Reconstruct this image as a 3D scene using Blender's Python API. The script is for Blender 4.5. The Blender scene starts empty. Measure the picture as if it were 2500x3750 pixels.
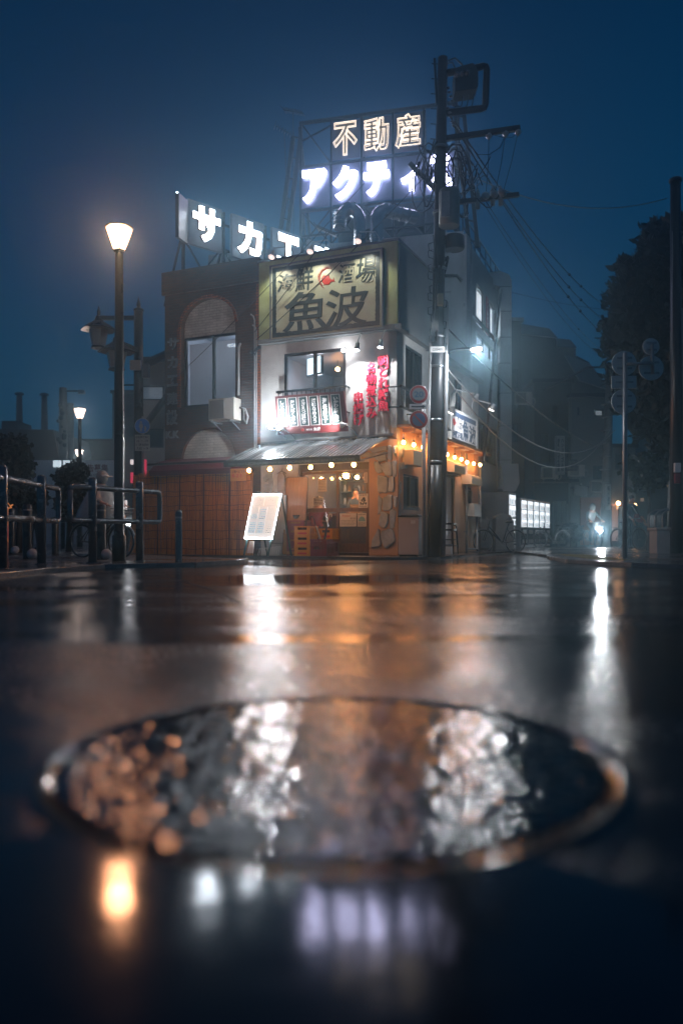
import bpy, bmesh, math, random
from mathutils import Vector as V, Matrix as M, Quaternion as Q
sc = bpy.context.scene
col = sc.collection
rnd = random.Random(11)
FP, HC, HY = 2900.0, 0.51, 1960.0          # focal length in photo pixels, camera height, horizon row
def X(px, D): return (px - 1250) / FP * D
def Z(py, D): return HC + (HY - py) / FP * D
def P(px, py, D): return V((X(px, D), D, Z(py, D)))
I4 = M.Identity(4)
def R(d): return math.radians(d)
# frame of the corner restaurant: origin at its street corner, x to the right along the front, y back along the side
S = M.Translation((1.212, 17.4, 0)) @ M.Rotation(math.atan2(-.418, .908), 4, 'Z')
SI = S.inverted()
def ray(px, py, fr):
    fi = fr.inverted(); o = fi @ V((0, 0, HC)); d = fi.to_3x3() @ V(((px - 1250) / FP, 1, (HY - py) / FP))
    return o, d
def fp(px, py, off=0, fr=S):               # point on the front plane (y = -off): returns x, z
    o, d = ray(px, py, fr); t = (-off - o.y) / d.y; p = o + d * t; return p.x, p.z
def sp(px, py, off=0, fr=S):               # point on the side plane (x = +off): returns y, z
    o, d = ray(px, py, fr); t = (off - o.x) / d.x; p = o + d * t; return p.y, p.z
WM = {}
def thing(name, label, cat, loc=(0, 0, 0), fr=I4, rot=0, group=None):
    o = bpy.data.objects.new(name, None); col.objects.link(o); o.empty_display_size = .2
    m = fr @ M.Translation(loc) @ M.Rotation(rot, 4, 'Z'); o.matrix_world = m; WM[o.name] = m.copy()
    o['label'] = label; o['category'] = cat
    if group: o['group'] = group
    return o
def tag(o, label=None, cat=None, group=None, kind=None):
    if label: o['label'] = label
    if cat: o['category'] = cat
    if group: o['group'] = group
    if kind: o['kind'] = kind
    return o
def put(name, me, parent=None):
    o = bpy.data.objects.new(name, me); col.objects.link(o)
    if parent is not None: o.parent = parent; WM[o.name] = WM[parent.name]
    else: WM[o.name] = I4.copy()
    return o
class MB:
    def __init__(s): s.v = []; s.f = []; s.sm = []
    def add(s, vs, fs, smooth=False):
        b = len(s.v); s.v += [V(p) for p in vs]; s.f += [[b + i for i in f] for f in fs]; s.sm += [smooth] * len(fs); return s
    def box(s, a, b):
        x0, y0, z0 = [min(a[i], b[i]) for i in range(3)]; x1, y1, z1 = [max(a[i], b[i]) for i in range(3)]
        return s.add([(x0, y0, z0), (x1, y0, z0), (x1, y1, z0), (x0, y1, z0), (x0, y0, z1), (x1, y0, z1), (x1, y1, z1), (x0, y1, z1)],
                     [(0, 3, 2, 1), (4, 5, 6, 7), (0, 1, 5, 4), (1, 2, 6, 5), (2, 3, 7, 6), (3, 0, 4, 7)])
    def cbox(s, c, h, m=I4):               # box by centre and half sizes, with an optional matrix about the centre
        c = V(c); T = M.Translation(c) @ m
        vs = [T @ V((sx * h[0], sy * h[1], sz * h[2])) for sz in (-1, 1) for sx, sy in ((-1, -1), (1, -1), (1, 1), (-1, 1))]
        return s.add(vs, [(0, 3, 2, 1), (4, 5, 6, 7), (0, 1, 5, 4), (1, 2, 6, 5), (2, 3, 7, 6), (3, 0, 4, 7)])
    def bar(s, a, b, w, d=None):           # square bar between two points
        a, b = V(a), V(b); d = d or w; t = (b - a).normalized(); up = V((0, 0, 1)) if abs(t.z) < .95 else V((1, 0, 0))
        n = t.cross(up).normalized() * w / 2; q = t.cross(n).normalized() * d / 2
        vs = [p + i * n + j * q for p in (a, b) for i, j in ((-1, -1), (1, -1), (1, 1), (-1, 1))]
        return s.add(vs, [(3, 2, 1, 0), (4, 5, 6, 7), (0, 1, 5, 4), (1, 2, 6, 5), (2, 3, 7, 6), (3, 0, 4, 7)])
    def tube(s, pts, r, n=8, caps=True):
        pts = [V(p) for p in pts]; k = len(pts); rs = r if isinstance(r, (list, tuple)) else [r] * k; vs = []; nrm = None
        for i, p in enumerate(pts):
            t = (pts[min(i + 1, k - 1)] - pts[max(i - 1, 0)])
            t = t.normalized() if t.length > 1e-9 else V((0, 0, 1))
            if nrm is None:
                up = V((0, 0, 1)) if abs(t.z) < .9 else V((1, 0, 0)); nrm = t.cross(up).normalized()
            else:
                nrm = (nrm - t * nrm.dot(t)); nrm = nrm.normalized() if nrm.length > 1e-6 else t.orthogonal().normalized()
            q = t.cross(nrm)
            vs += [p + (nrm * math.cos(2 * math.pi * j / n) + q * math.sin(2 * math.pi * j / n)) * rs[i] for j in range(n)]
        fs = [(i * n + j, i * n + (j + 1) % n, (i + 1) * n + (j + 1) % n, (i + 1) * n + j) for i in range(k - 1) for j in range(n)]
        s.add(vs, fs, True)
        if caps:
            b = len(s.v) - len(vs)
            s.f += [[b + j for j in reversed(range(n))], [b + (k - 1) * n + j for j in range(n)]]; s.sm += [False, False]
        return s
    def lathe(s, prof, c=(0, 0, 0), n=16, m=I4, smooth=True):   # profile of (radius, height)
        T = M.Translation(V(c)) @ m; vs = []
        for r, h in prof: vs += [T @ V((r * math.cos(2 * math.pi * j / n), r * math.sin(2 * math.pi * j / n), h)) for j in range(n)]
        k = len(prof)
        fs = [(i * n + j, i * n + (j + 1) % n, (i + 1) * n + (j + 1) % n, (i + 1) * n + j) for i in range(k - 1) for j in range(n)]
        s.add(vs, fs, smooth); b = len(s.v) - len(vs)
        s.f += [[b + j for j in reversed(range(n))], [b + (k - 1) * n + j for j in range(n)]]; s.sm += [False, False]
        return s
    def ball(s, c, r, n=12, m=I4):
        k = n // 2; rr = r if isinstance(r, (list, tuple)) else (r, r, r)
        T = M.Translation(V(c)) @ m @ M.Diagonal((*rr, 1))
        pr = [(max(math.sin(math.pi * i / k), .001), -math.cos(math.pi * i / k)) for i in range(k + 1)]
        return s.lathe(pr, (0, 0, 0), n, T)
    def prism(s, poly, f, n0, n1):         # polygon of (a, b); f(a, b, n) -> point; extruded between n0 and n1
        k = len(poly); vs = [f(a, b, n0) for a, b in poly] + [f(a, b, n1) for a, b in poly]
        return s.add(vs, [list(range(k)), list(reversed(range(k, 2 * k)))] + [(i, i + k, (i + 1) % k + k, (i + 1) % k) for i in range(k)])
    def holed(s, a0, a1, z0, z1, holes, f, n0, n1):             # wall with rectangular openings, one connected piece
        A = sorted({a0, a1, *[h[0] for h in holes], *[h[1] for h in holes]}); B = sorted({z0, z1, *[h[2] for h in holes], *[h[3] for h in holes]})
        A = [a for a in A if a0 <= a <= a1]; B = [b for b in B if z0 <= b <= z1]; nx, nz = len(A), len(B)
        full = lambda i, j: 0 <= i < nx - 1 and 0 <= j < nz - 1 and not any(h[0] <= (A[i] + A[i + 1]) / 2 <= h[1] and h[2] <= (B[j] + B[j + 1]) / 2 <= h[3] for h in holes)
        vs = [f(a, b, n) for n in (n0, n1) for b in B for a in A]; id_ = lambda i, j, k: k * nx * nz + j * nx + i; fs = []
        for i in range(nx - 1):
            for j in range(nz - 1):
                if not full(i, j): continue
                fs += [(id_(i, j, 0), id_(i + 1, j, 0), id_(i + 1, j + 1, 0), id_(i, j + 1, 0)), (id_(i, j, 1), id_(i, j + 1, 1), id_(i + 1, j + 1, 1), id_(i + 1, j, 1))]
                if not full(i - 1, j): fs.append((id_(i, j, 0), id_(i, j + 1, 0), id_(i, j + 1, 1), id_(i, j, 1)))
                if not full(i + 1, j): fs.append((id_(i + 1, j, 0), id_(i + 1, j, 1), id_(i + 1, j + 1, 1), id_(i + 1, j + 1, 0)))
                if not full(i, j - 1): fs.append((id_(i, j, 0), id_(i, j, 1), id_(i + 1, j, 1), id_(i + 1, j, 0)))
                if not full(i, j + 1): fs.append((id_(i, j + 1, 0), id_(i + 1, j + 1, 0), id_(i + 1, j + 1, 1), id_(i, j + 1, 1)))
        return s.add(vs, fs)
    def build(s, name, m, parent=None, fr=I4, bevel=0, sub=0, fixn=False):
        me = bpy.data.meshes.new(name)
        T = (WM[parent.name].inverted() @ fr) if parent is not None else fr
        me.from_pydata([T @ p for p in s.v], [], s.f)
        for p, q in zip(me.polygons, s.sm): p.use_smooth = q
        bm = bmesh.new(); bm.from_mesh(me); bmesh.ops.recalc_face_normals(bm, faces=bm.faces)
        if bevel: bmesh.ops.bevel(bm, geom=bm.edges[:], offset=bevel, segments=2, affect='EDGES', profile=.6, clamp_overlap=True)
        bm.to_mesh(me); bm.free()
        if m is not None: me.materials.append(m)
        o = put(name, me, parent)
        if sub:
            md = o.modifiers.new('s', 'SUBSURF'); md.levels = md.render_levels = sub
        return o
def F_(a, b, n): return V((a, -n, b))      # front plane of a building frame: n is how far it stands out
def S_(a, b, n): return V((n, a, b))       # side plane
def lin(c): return tuple(((x / 255) / 12.92 if x / 255 <= .04045 else ((x / 255 + .055) / 1.055) ** 2.4) for x in c)
TXC = {}
def txt(s, w, h, m, parent, fr, c, face='front', name='lettering', ext=.012, off=0.0, tube=0, rot=0, shear=0, lead=1.0, space=1.0, keep=False):
    """solid lettering fitted to w x h, centred at c in frame fr; newlines stack characters"""
    cu = bpy.data.curves.new('t', 'FONT'); cu.body = s; cu.size = 1; cu.align_x = 'CENTER'; cu.resolution_u = 3
    cu.space_line = lead; cu.space_character = space; cu.shear = shear; cu.offset = off
    if tube: cu.fill_mode = 'NONE'; cu.bevel_depth = tube; cu.bevel_resolution = 1
    else: cu.extrude = .02
    o = bpy.data.objects.new('t', cu); col.objects.link(o)
    me = bpy.data.meshes.new_from_object(o.evaluated_get(bpy.context.evaluated_depsgraph_get()))
    bpy.data.objects.remove(o); bpy.data.curves.remove(cu)
    xs = [v.co.x for v in me.vertices]; ys = [v.co.y for v in me.vertices]; x0, x1, y0, y1 = min(xs), max(xs), min(ys), max(ys)
    kx, ky = w / (x1 - x0), h / (y1 - y0)
    if keep: kx = ky = min(kx, ky)
    fm = face if isinstance(face, M) else {'front': M.Rotation(R(90), 4, 'X'), 'side': M.Rotation(R(90), 4, 'Z') @ M.Rotation(R(90), 4, 'X')}[face]
    kz = ((kx + ky) / 2) if tube else ext / .04
    T = WM[parent.name].inverted() @ fr @ M.Translation(V(c)) @ fm @ M.Rotation(rot, 4, 'Z')
    for v in me.vertices: v.co = T @ V(((v.co.x - (x0 + x1) / 2) * kx, (v.co.y - (y0 + y1) / 2) * ky, v.co.z * kz))
    me.name = name; me.materials.clear(); me.materials.append(m)
    return put(name, me, parent)
def copy_tree(o, parent=None):
    c = o.copy(); col.objects.link(c)
    if parent is not None: c.parent = parent
    WM[c.name] = WM[o.name]
    for ch in list(o.children): copy_tree(ch, c)
    return c
def dup(o, loc, rot=0, label=None):
    c = copy_tree(o); m = M.Translation(loc) @ M.Rotation(rot, 4, 'Z'); c.matrix_world = m; WM[c.name] = m
    if label: c['label'] = label
    return c
def cat_wire(a, b, sag, n=14):
    a, b = V(a), V(b)
    return [a.lerp(b, i / n) - V((0, 0, sag * 4 * (i / n) * (1 - i / n))) for i in range(n + 1)]
def arc(c, r, a0, a1, ux, uz, n=8):
    c, ux, uz = V(c), V(ux), V(uz)
    return [c + (ux * math.cos(R(a0 + (a1 - a0) * i / n)) + uz * math.sin(R(a0 + (a1 - a0) * i / n))) * r for i in range(n + 1)]
# ---------------------------------------------------------------- materials
def nn(nt, t, **kw):
    n = nt.nodes.new(t)
    for k, v in kw.items(): setattr(n, k, v)
    return n
def pm(name, c, rough=.5, metal=0, var=.25, scale=3, bump=.15, bscale=30, c2=None, stretch=(1, 1, 1), spec=.5, emit=None, es=0, coat=0):
    """principled material whose colour and roughness are broken up by noise in object space"""
    m = bpy.data.materials.new(name); m.use_nodes = True; nt = m.node_tree; b = nt.nodes['Principled BSDF']; L = nt.links.new
    tc = nn(nt, 'ShaderNodeTexCoord'); mp = nn(nt, 'ShaderNodeMapping'); mp.inputs['Scale'].default_value = stretch; L(tc.outputs['Object'], mp.inputs[0])
    n1 = nn(nt, 'ShaderNodeTexNoise'); n1.inputs['Scale'].default_value = scale; n1.inputs['Detail'].default_value = 6; n1.inputs['Roughness'].default_value = .65; L(mp.outputs[0], n1.inputs[0])
    r = nn(nt, 'ShaderNodeValToRGB'); r.color_ramp.elements[0].position = .3; r.color_ramp.elements[1].position = .7
    c2 = c2 or tuple(x * (1 - var) for x in c)
    r.color_ramp.elements[0].color = (*c2, 1); r.color_ramp.elements[1].color = (*c, 1)
    L(n1.outputs[0], r.inputs[0]); L(r.outputs[0], b.inputs['Base Color'])
    mr = nn(nt, 'ShaderNodeMapRange'); mr.inputs[3].default_value = max(.02, rough - .12); mr.inputs[4].default_value = min(1, rough + .12); L(n1.outputs[0], mr.inputs[0]); L(mr.outputs[0], b.inputs['Roughness'])
    b.inputs['Metallic'].default_value = metal; b.inputs['Specular IOR Level'].default_value = spec; b.inputs['Coat Weight'].default_value = coat
    if bump:
        n2 = nn(nt, 'ShaderNodeTexNoise'); n2.inputs['Scale'].default_value = bscale; n2.inputs['Detail'].default_value = 4; L(mp.outputs[0], n2.inputs[0])
        bp = nn(nt, 'ShaderNodeBump'); bp.inputs['Strength'].default_value = bump; bp.inputs['Distance'].default_value = .02; L(n2.outputs[0], bp.inputs['Height']); L(bp.outputs[0], b.inputs['Normal'])
    if emit: b.inputs['Emission Color'].default_value = (*emit, 1); b.inputs['Emission Strength'].default_value = es
    return m
def em(name, c, s):
    m = bpy.data.materials.new(name); m.use_nodes = True; nt = m.node_tree; b = nt.nodes['Principled BSDF']
    b.inputs['Base Color'].default_value = (.6, .6, .6, 1); b.inputs['Emission Color'].default_value = (*c, 1); b.inputs['Emission Strength'].default_value = s
    return m
def glass(name, tint=(.9, .95, 1), gl=.1, rough=.02):
    m = bpy.data.materials.new(name); m.use_nodes = True; nt = m.node_tree; nt.nodes.clear(); L = nt.links.new
    o = nn(nt, 'ShaderNodeOutputMaterial'); t = nn(nt, 'ShaderNodeBsdfTransparent'); g = nn(nt, 'ShaderNodeBsdfGlossy'); x = nn(nt, 'ShaderNodeMixShader'); lw = nn(nt, 'ShaderNodeLayerWeight'); lw.inputs[0].default_value = .5
    t.inputs[0].default_value = (*[c ** .5 for c in tint], 1); g.inputs['Roughness'].default_value = rough
    pw = nn(nt, 'ShaderNodeMath', operation='POWER'); pw.inputs[1].default_value = 4; L(lw.outputs['Facing'], pw.inputs[0])
    ad = nn(nt, 'ShaderNodeMath', operation='MULTIPLY_ADD'); ad.inputs[1].default_value = .6; ad.inputs[2].default_value = gl * .5; L(pw.outputs[0], ad.inputs[0]); L(ad.outputs[0], x.inputs[0]); L(t.outputs[0], x.inputs[1]); L(g.outputs[0], x.inputs[2]); L(x.outputs[0], o.inputs[0])
    return m
def brick(name, c1, c2, mortar, sx=.21, sz=.065, fr=I4, mort=.008, rough=.45, plane='xz'):
    m = pm(name, c1, rough); nt = m.node_tree; b = nt.nodes['Principled BSDF']; L = nt.links.new
    tc = nn(nt, 'ShaderNodeTexCoord'); sp_ = nn(nt, 'ShaderNodeSeparateXYZ'); L(tc.outputs['Object'], sp_.inputs[0]); cx = nn(nt, 'ShaderNodeCombineXYZ'); ad = nn(nt, 'ShaderNodeMath', operation='ADD')
    L(sp_.outputs[0], ad.inputs[0]); L(sp_.outputs[1], ad.inputs[1]); L(ad.outputs[0], cx.inputs[0]); L(sp_.outputs[2], cx.inputs[1])
    t = nn(nt, 'ShaderNodeTexBrick'); t.inputs['Scale'].default_value = 1; t.inputs['Brick Width'].default_value = sx; t.inputs['Row Height'].default_value = sz; t.inputs['Mortar Size'].default_value = mort
    t.inputs['Color1'].default_value = (*c1, 1); t.inputs['Color2'].default_value = (*c2, 1); t.inputs['Mortar'].default_value = (*mortar, 1); L(cx.outputs[0], t.inputs[0])
    nz = nt.nodes['Noise Texture']; mx = nn(nt, 'ShaderNodeMix', data_type='RGBA', blend_type='MULTIPLY'); mx.inputs[0].default_value = .7
    rr = nn(nt, 'ShaderNodeValToRGB'); rr.color_ramp.elements[0].color = (.45, .45, .45, 1); rr.color_ramp.elements[0].position = .3; rr.color_ramp.elements[1].position = .65; L(nz.outputs[0], rr.inputs[0])
    L(t.outputs[0], mx.inputs[6]); L(rr.outputs[0], mx.inputs[7]); L(mx.outputs[2], b.inputs['Base Color'])
    bp = nn(nt, 'ShaderNodeBump'); bp.inputs['Strength'].default_value = .6; bp.inputs['Distance'].default_value = .008; bp.invert = True; L(t.outputs[1], bp.inputs['Height']); L(bp.outputs[0], b.inputs['Normal'])
    return m
def lamp(kind, name, loc, power, color, parent=None, fr=I4, size=.05, target=None, angle=60, blend=.6):
    d = bpy.data.lights.new(name, kind); d.energy = power; d.color = color
    if kind != 'SUN': d.shadow_soft_size = size
    if kind == 'SPOT': d.spot_size = R(angle); d.spot_blend = blend
    o = bpy.data.objects.new(name, d); col.objects.link(o); w = fr @ V(loc)
    T = M.Translation(w)
    if target is not None: T = T @ ((fr @ V(target)) - w).to_track_quat('-Z', 'Y').to_matrix().to_4x4()
    if parent is not None: o.parent = parent; o.matrix_local = WM[parent.name].inverted() @ T
    else: o.matrix_world = T
    return o
DARK = pm('dark_steel', (.03, .035, .04), .35, .6); STEEL = pm('galvanised_steel', (.3, .32, .34), .35, .8, .3, 6); BLACK = pm('black_paint', (.012, .013, .015), .35)
WHITE = pm('white_paint', (.7, .7, .68), .35, 0, .2, 5, .05); CONC = pm('pole_concrete', (.2, .2, .2), .45, 0, .35, 2.5, .2, 40); RUB = pm('black_cable', (.01, .01, .012), .3, 0, .2, 5, 0)
CABW = pm('grey_conduit', (.35, .36, .37), .35, 0, .3, 5, .05); GLASS = glass('window_glass'); GLASSD = glass('dim_window_glass', (.25, .3, .35), .12)
PAPER = pm('paper', (.72, .66, .58), .6, 0, .08, 6, 0); INK = pm('black_ink', (.02, .02, .025), .5, 0, .1, 5, 0); REDI = pm('red_ink', (.5, .03, .02), .5, 0, .1, 5, 0)
WOOD = pm('brown_wood', (.2, .085, .03), .35, 0, .5, 3, .2, 25, stretch=(8, 8, 1)); DKWOOD = pm('dark_wood', (.06, .025, .012), .35, 0, .4, 3, .2, 25, stretch=(8, 8, 1))
BULB = em('warm_bulb', (1, .38, .1), 165); LITW = em('lit_white', (1, .95, 1), 5)
SKIN = pm('skin', (.5, .28, .2), .5, 0, .1, 8, .05); HAIR = pm('black_hair', (.012, .01, .01), .4)
SKYTINT = (.02, .6, 1, 1); SKYS = .1; SUNS = .04; HAZE = .0082; HAZEG = .86
# ---------------------------------------------------------------- camera, sky, haze
cd = bpy.data.cameras.new('camera'); cam = bpy.data.objects.new('camera', cd); col.objects.link(cam); sc.camera = cam
cam.location = (0, 0, HC); cam.rotation_euler = (R(90), 0, 0)
cd.sensor_fit = 'VERTICAL'; cd.sensor_height = 36; cd.sensor_width = 24; cd.lens = FP / 3750 * 36; cd.shift_y = (HY - 1875) / 3750
cd.clip_start = .02; cd.clip_end = 500
cd.dof.use_dof = True; cd.dof.focus_distance = 17.3; cd.dof.aperture_fstop = .75; cd.dof.aperture_blades = 7
w = bpy.data.worlds.new('World'); sc.world = w; w.use_nodes = True; nt = w.node_tree; bg = nt.nodes['Background']
sk = nn(nt, 'ShaderNodeTexSky', sky_type='NISHITA'); sk.sun_disc = False; sk.sun_elevation = R(3); sk.sun_rotation = R(200); sk.air_density = 1.6; sk.dust_density = 0.1; sk.ozone_density = 4
mx = nn(nt, 'ShaderNodeMix', data_type='RGBA', blend_type='MULTIPLY'); mx.inputs[0].default_value = 1; mx.inputs[7].default_value = SKYTINT
nt.links.new(sk.outputs[0], mx.inputs[6])
tcw = nn(nt, 'ShaderNodeTexCoord'); sx = nn(nt, 'ShaderNodeSeparateXYZ'); nt.links.new(tcw.outputs['Generated'], sx.inputs[0]); rp = nn(nt, 'ShaderNodeValToRGB'); nt.links.new(sx.outputs[2], rp.inputs[0])   # blue dusk overcast, paler toward the town
for i, (p_, c_) in enumerate([(0, (.07, .52, 1.0, 1)), (.16, (.03, .52, 1.15, 1)), (.36, (.002, .31, .82, 1)), (.6, (.001, .14, .46, 1))]):
    e_ = rp.color_ramp.elements[i] if i < 2 else rp.color_ramp.elements.new(p_); e_.position = p_; e_.color = c_
m2 = nn(nt, 'ShaderNodeMix', data_type='RGBA'); m2.inputs[0].default_value = .85; nt.links.new(mx.outputs[2], m2.inputs[6]); nt.links.new(rp.outputs[0], m2.inputs[7]); nt.links.new(m2.outputs[2], bg.inputs[0]); bg.inputs[1].default_value = SKYS
sun = lamp('SUN', 'sun', (0, 0, 30), SUNS, (.6, .8, 1), target=(-8, 14, 0)); sun.data.angle = R(40)
sc.view_settings.view_transform = 'Standard'; sc.view_settings.look = 'None'; sc.view_settings.exposure = 0; sc.view_settings.gamma = 1
sc.cycles.use_denoising = True; sc.cycles.use_adaptive_sampling = False; sc.cycles.max_bounces = 6; sc.cycles.diffuse_bounces = 2; sc.cycles.glossy_bounces = 3; sc.cycles.transparent_max_bounces = 12; sc.cycles.volume_bounces = 0
sc.cycles.sample_clamp_indirect = 3; sc.cycles.caustics_reflective = False; sc.cycles.caustics_refractive = False
hz = MB().box((-60, -6, -1), (70, 95, 17.2)).build('haze', None); tag(hz, 'thin blue rain mist filling the air around the lamps', kind='stuff')
m = bpy.data.materials.new('rain_mist'); m.use_nodes = True; nt = m.node_tree; nt.nodes.clear(); o = nn(nt, 'ShaderNodeOutputMaterial'); pv = nn(nt, 'ShaderNodeVolumePrincipled')
pv.inputs['Color'].default_value = (.5, .82, 1, 1); pv.inputs['Density'].default_value = HAZE; pv.inputs['Anisotropy'].default_value = HAZEG; nt.links.new(pv.outputs[0], o.inputs['Volume']); hz.data.materials.append(m)
# ---------------------------------------------------------------- ground
def road_mat(name, c, c2, r0, r1, grain=.5, gscale=130, pud=.5, wscale=.8):
    m = pm(name, c, .3, c2=c2, scale=wscale, bump=grain, bscale=gscale, var=.4); nt = m.node_tree; L = nt.links.new; b = nt.nodes['Principled BSDF']
    tc = nt.nodes['Texture Coordinate']; n = nn(nt, 'ShaderNodeTexNoise'); n.inputs['Scale'].default_value = .55; n.inputs['Detail'].default_value = 5; n.inputs['Roughness'].default_value = .6; n.inputs['Distortion'].default_value = .6
    mp = nn(nt, 'ShaderNodeMapping'); mp.inputs['Scale'].default_value = (.45, 1.1, 1); L(tc.outputs['Object'], mp.inputs[0]); L(mp.outputs[0], n.inputs[0])
    r = nn(nt, 'ShaderNodeMapRange'); r.inputs[1].default_value = pud - .09; r.inputs[2].default_value = pud + .09; r.inputs[3].default_value = r0; r.inputs[4].default_value = r1; L(n.outputs[0], r.inputs[0])
    n3 = nn(nt, 'ShaderNodeTexNoise'); n3.inputs['Scale'].default_value = 48; n3.inputs['Detail'].default_value = 3; L(tc.outputs['Object'], n3.inputs[0]); r3 = nn(nt, 'ShaderNodeMapRange'); r3.inputs[1].default_value = .35; r3.inputs[2].default_value = .65; r3.inputs[3].default_value = .45; r3.inputs[4].default_value = 1.7; L(n3.outputs[0], r3.inputs[0])
    mu = nn(nt, 'ShaderNodeMath', operation='MULTIPLY'); L(r.outputs[0], mu.inputs[0]); L(r3.outputs[0], mu.inputs[1]); L(mu.outputs[0], b.inputs['Roughness'])
    n4 = nn(nt, 'ShaderNodeTexVoronoi'); n4.inputs['Scale'].default_value = 70; L(tc.outputs['Object'], n4.inputs[0]); mc = nn(nt, 'ShaderNodeMix', data_type='RGBA', blend_type='MULTIPLY'); mc.inputs[0].default_value = .7; L(nt.nodes['Color Ramp'].outputs[0], mc.inputs[6]); L(n4.outputs['Color'], mc.inputs[7]); hs = nn(nt, 'ShaderNodeHueSaturation'); hs.inputs['Saturation'].default_value = .15; hs.inputs['Value'].default_value = 1.6; L(mc.outputs[2], hs.inputs['Color']); L(hs.outputs[0], b.inputs['Base Color'])
    r2 = nn(nt, 'ShaderNodeMapRange'); r2.inputs[1].default_value = pud - .09; r2.inputs[2].default_value = pud + .09; r2.inputs[3].default_value = grain * .12; r2.inputs[4].default_value = grain; L(n.outputs[0], r2.inputs[0])
    L(r2.outputs[0], nt.nodes['Bump'].inputs['Strength']); nt.nodes['Bump'].inputs['Distance'].default_value = .004
    b.inputs['Coat Weight'].default_value = .0
    return m
ROAD = road_mat('wet_asphalt', (.03, .033, .04), (.015, .017, .022), .04, .19, .4, 170, .47)
road = tag(MB().add([(-58, -5, 0), (68, -5, 0), (68, 94, 0), (-58, 94, 0)], [(0, 1, 2, 3)]).build('road', ROAD), 'wet dark asphalt road reflecting the lit corner', kind='structure')
PAVE = road_mat('wet_pavement', (.09, .085, .08), (.05, .048, .046), .1, .3, .5, 90, .48)
def sheet(name, poly, z0, z1, m, label, bev=0):
    return tag(MB().prism(poly, lambda a, b, n: V((a, b, n)), z0, z1).build(name, m, None, bevel=bev), label, kind='structure')
sheet('pavement', [(-25, 7.7), (-5.1, 8.4), (-4.2, 9.3), (-4.15, 10.65), (-3.8, 12.3), (-2.53, 13.1), (-2.03, 14.5), (-2.0, 15.4), (-2.9, 16.4), (-5, 19), (-10, 40), (-56, 92), (-56, 8)], -.2, .06, PAVE, 'wet paved plaza behind the steel railings')
KERB = road_mat('wet_kerb_stone', (.2, .2, .2), (.12, .12, .12), .12, .3, .4, 60)
kl = [(-25, 7.5), (-5, 8.2), (-4.1, 9.2), (-4.05, 10.6), (-3.7, 12.2), (-2.45, 13.0), (-1.95, 14.4), (-1.9, 15.4)]
mb = MB()
for i in range(len(kl) - 1):
    a, b = V((*kl[i], 0)), V((*kl[i + 1], 0)); n = V((b.y - a.y, a.x - b.x, 0)).normalized() * .09
    mb.prism([(a.x - n.x, a.y - n.y), (a.x + n.x, a.y + n.y), (b.x + n.x, b.y + n.y), (b.x - n.x, b.y - n.y)], lambda p, q, k: V((p, q, k)), -.15, .068)
tag(mb.build('kerb', KERB, bevel=.01), 'wet stone kerb along the plaza', kind='structure')
# apron of paving in front of the restaurant, and the alley pavement on the left of the lane
mb = MB().prism([(-6.5, -.95), (.1, -.95), (.95, -.3), (1.0, 9), (-.1, 9), (-.1, .3), (-6.5, .3)], lambda a, b, n: V((a, b, n)), -.1, .05)
tag(mb.build('forecourt', PAVE, fr=S), 'low wet paving step around the restaurant', kind='structure')
# right hand corner: kerb, pavement, tactile strip
rk = [(4.6, 17.5), (4.25, 14.6), (4.75, 12.8), (6.2, 11.4), (12, 9.6), (25, 9)]
sheet('pavement', [(5.6, 30), (4.9, 21)] + [(x + .12, y + .05) for x, y in rk] + [(45, 12), (45, 30)], -.15, .05, PAVE, 'wet pavement on the far corner beside the round signs')
mb = MB()
for i in range(len(rk) - 1):
    a, b = V((*rk[i], 0)), V((*rk[i + 1], 0)); n = V((b.y - a.y, a.x - b.x, 0)).normalized() * .08
    mb.prism([(a.x - n.x, a.y - n.y), (a.x + n.x, a.y + n.y), (b.x + n.x, b.y + n.y), (b.x - n.x, b.y - n.y)], lambda p, q, k: V((p, q, k)), -.15, .062)
tag(mb.build('kerb', KERB, bevel=.01), 'wet stone kerb curving round the far corner', kind='structure')
mb = MB()
tac = [(4.75, 15.2), (5.1, 15.1), (5.3, 14.9), (5.9, 19), (5.3, 19)]
for i in range(9):
    for j in range(22):
        mb.lathe([(.02, 0), (.017, .007), (.006, .009)], (4.75 + i * .075 + j * .02, 14.7 + j * .2, .05), 6)
tag(mb.build('tactile_paving', pm('tactile_tile', (.3, .26, .1), .25)), 'raised dots of wet tactile paving by the kerb', kind='stuff')
# cracks / sealed joints in the asphalt
mb = MB()
def strip(pts, w):
    for a, b in zip(pts, pts[1:]):
        a, b = V((*a, .004)), V((*b, .004)); n = V((b.y - a.y, a.x - b.x, 0)).normalized() * w / 2; mb.add([a - n, a + n, b + n, b - n], [(0, 1, 2, 3)])
strip([(-3.2, 10.6), (-2.2, 9.9), (-1.2, 7.4), (-.75, 5.9)], .035); strip([(-3.2, 10.6), (-1, 11.2), (1.5, 10.9), (4, 11.3)], .03); strip([(-.7, 5.2), (.1, 4.9), (.35, 4.4)], .03); strip([(1.5, 10.9), (1.9, 8), (2.6, 6.5)], .025)
tag(mb.build('road_joint', pm('tar_joint', (.006, .006, .007), .25)), 'dark tar sealed joints in the wet asphalt', kind='structure')
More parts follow.
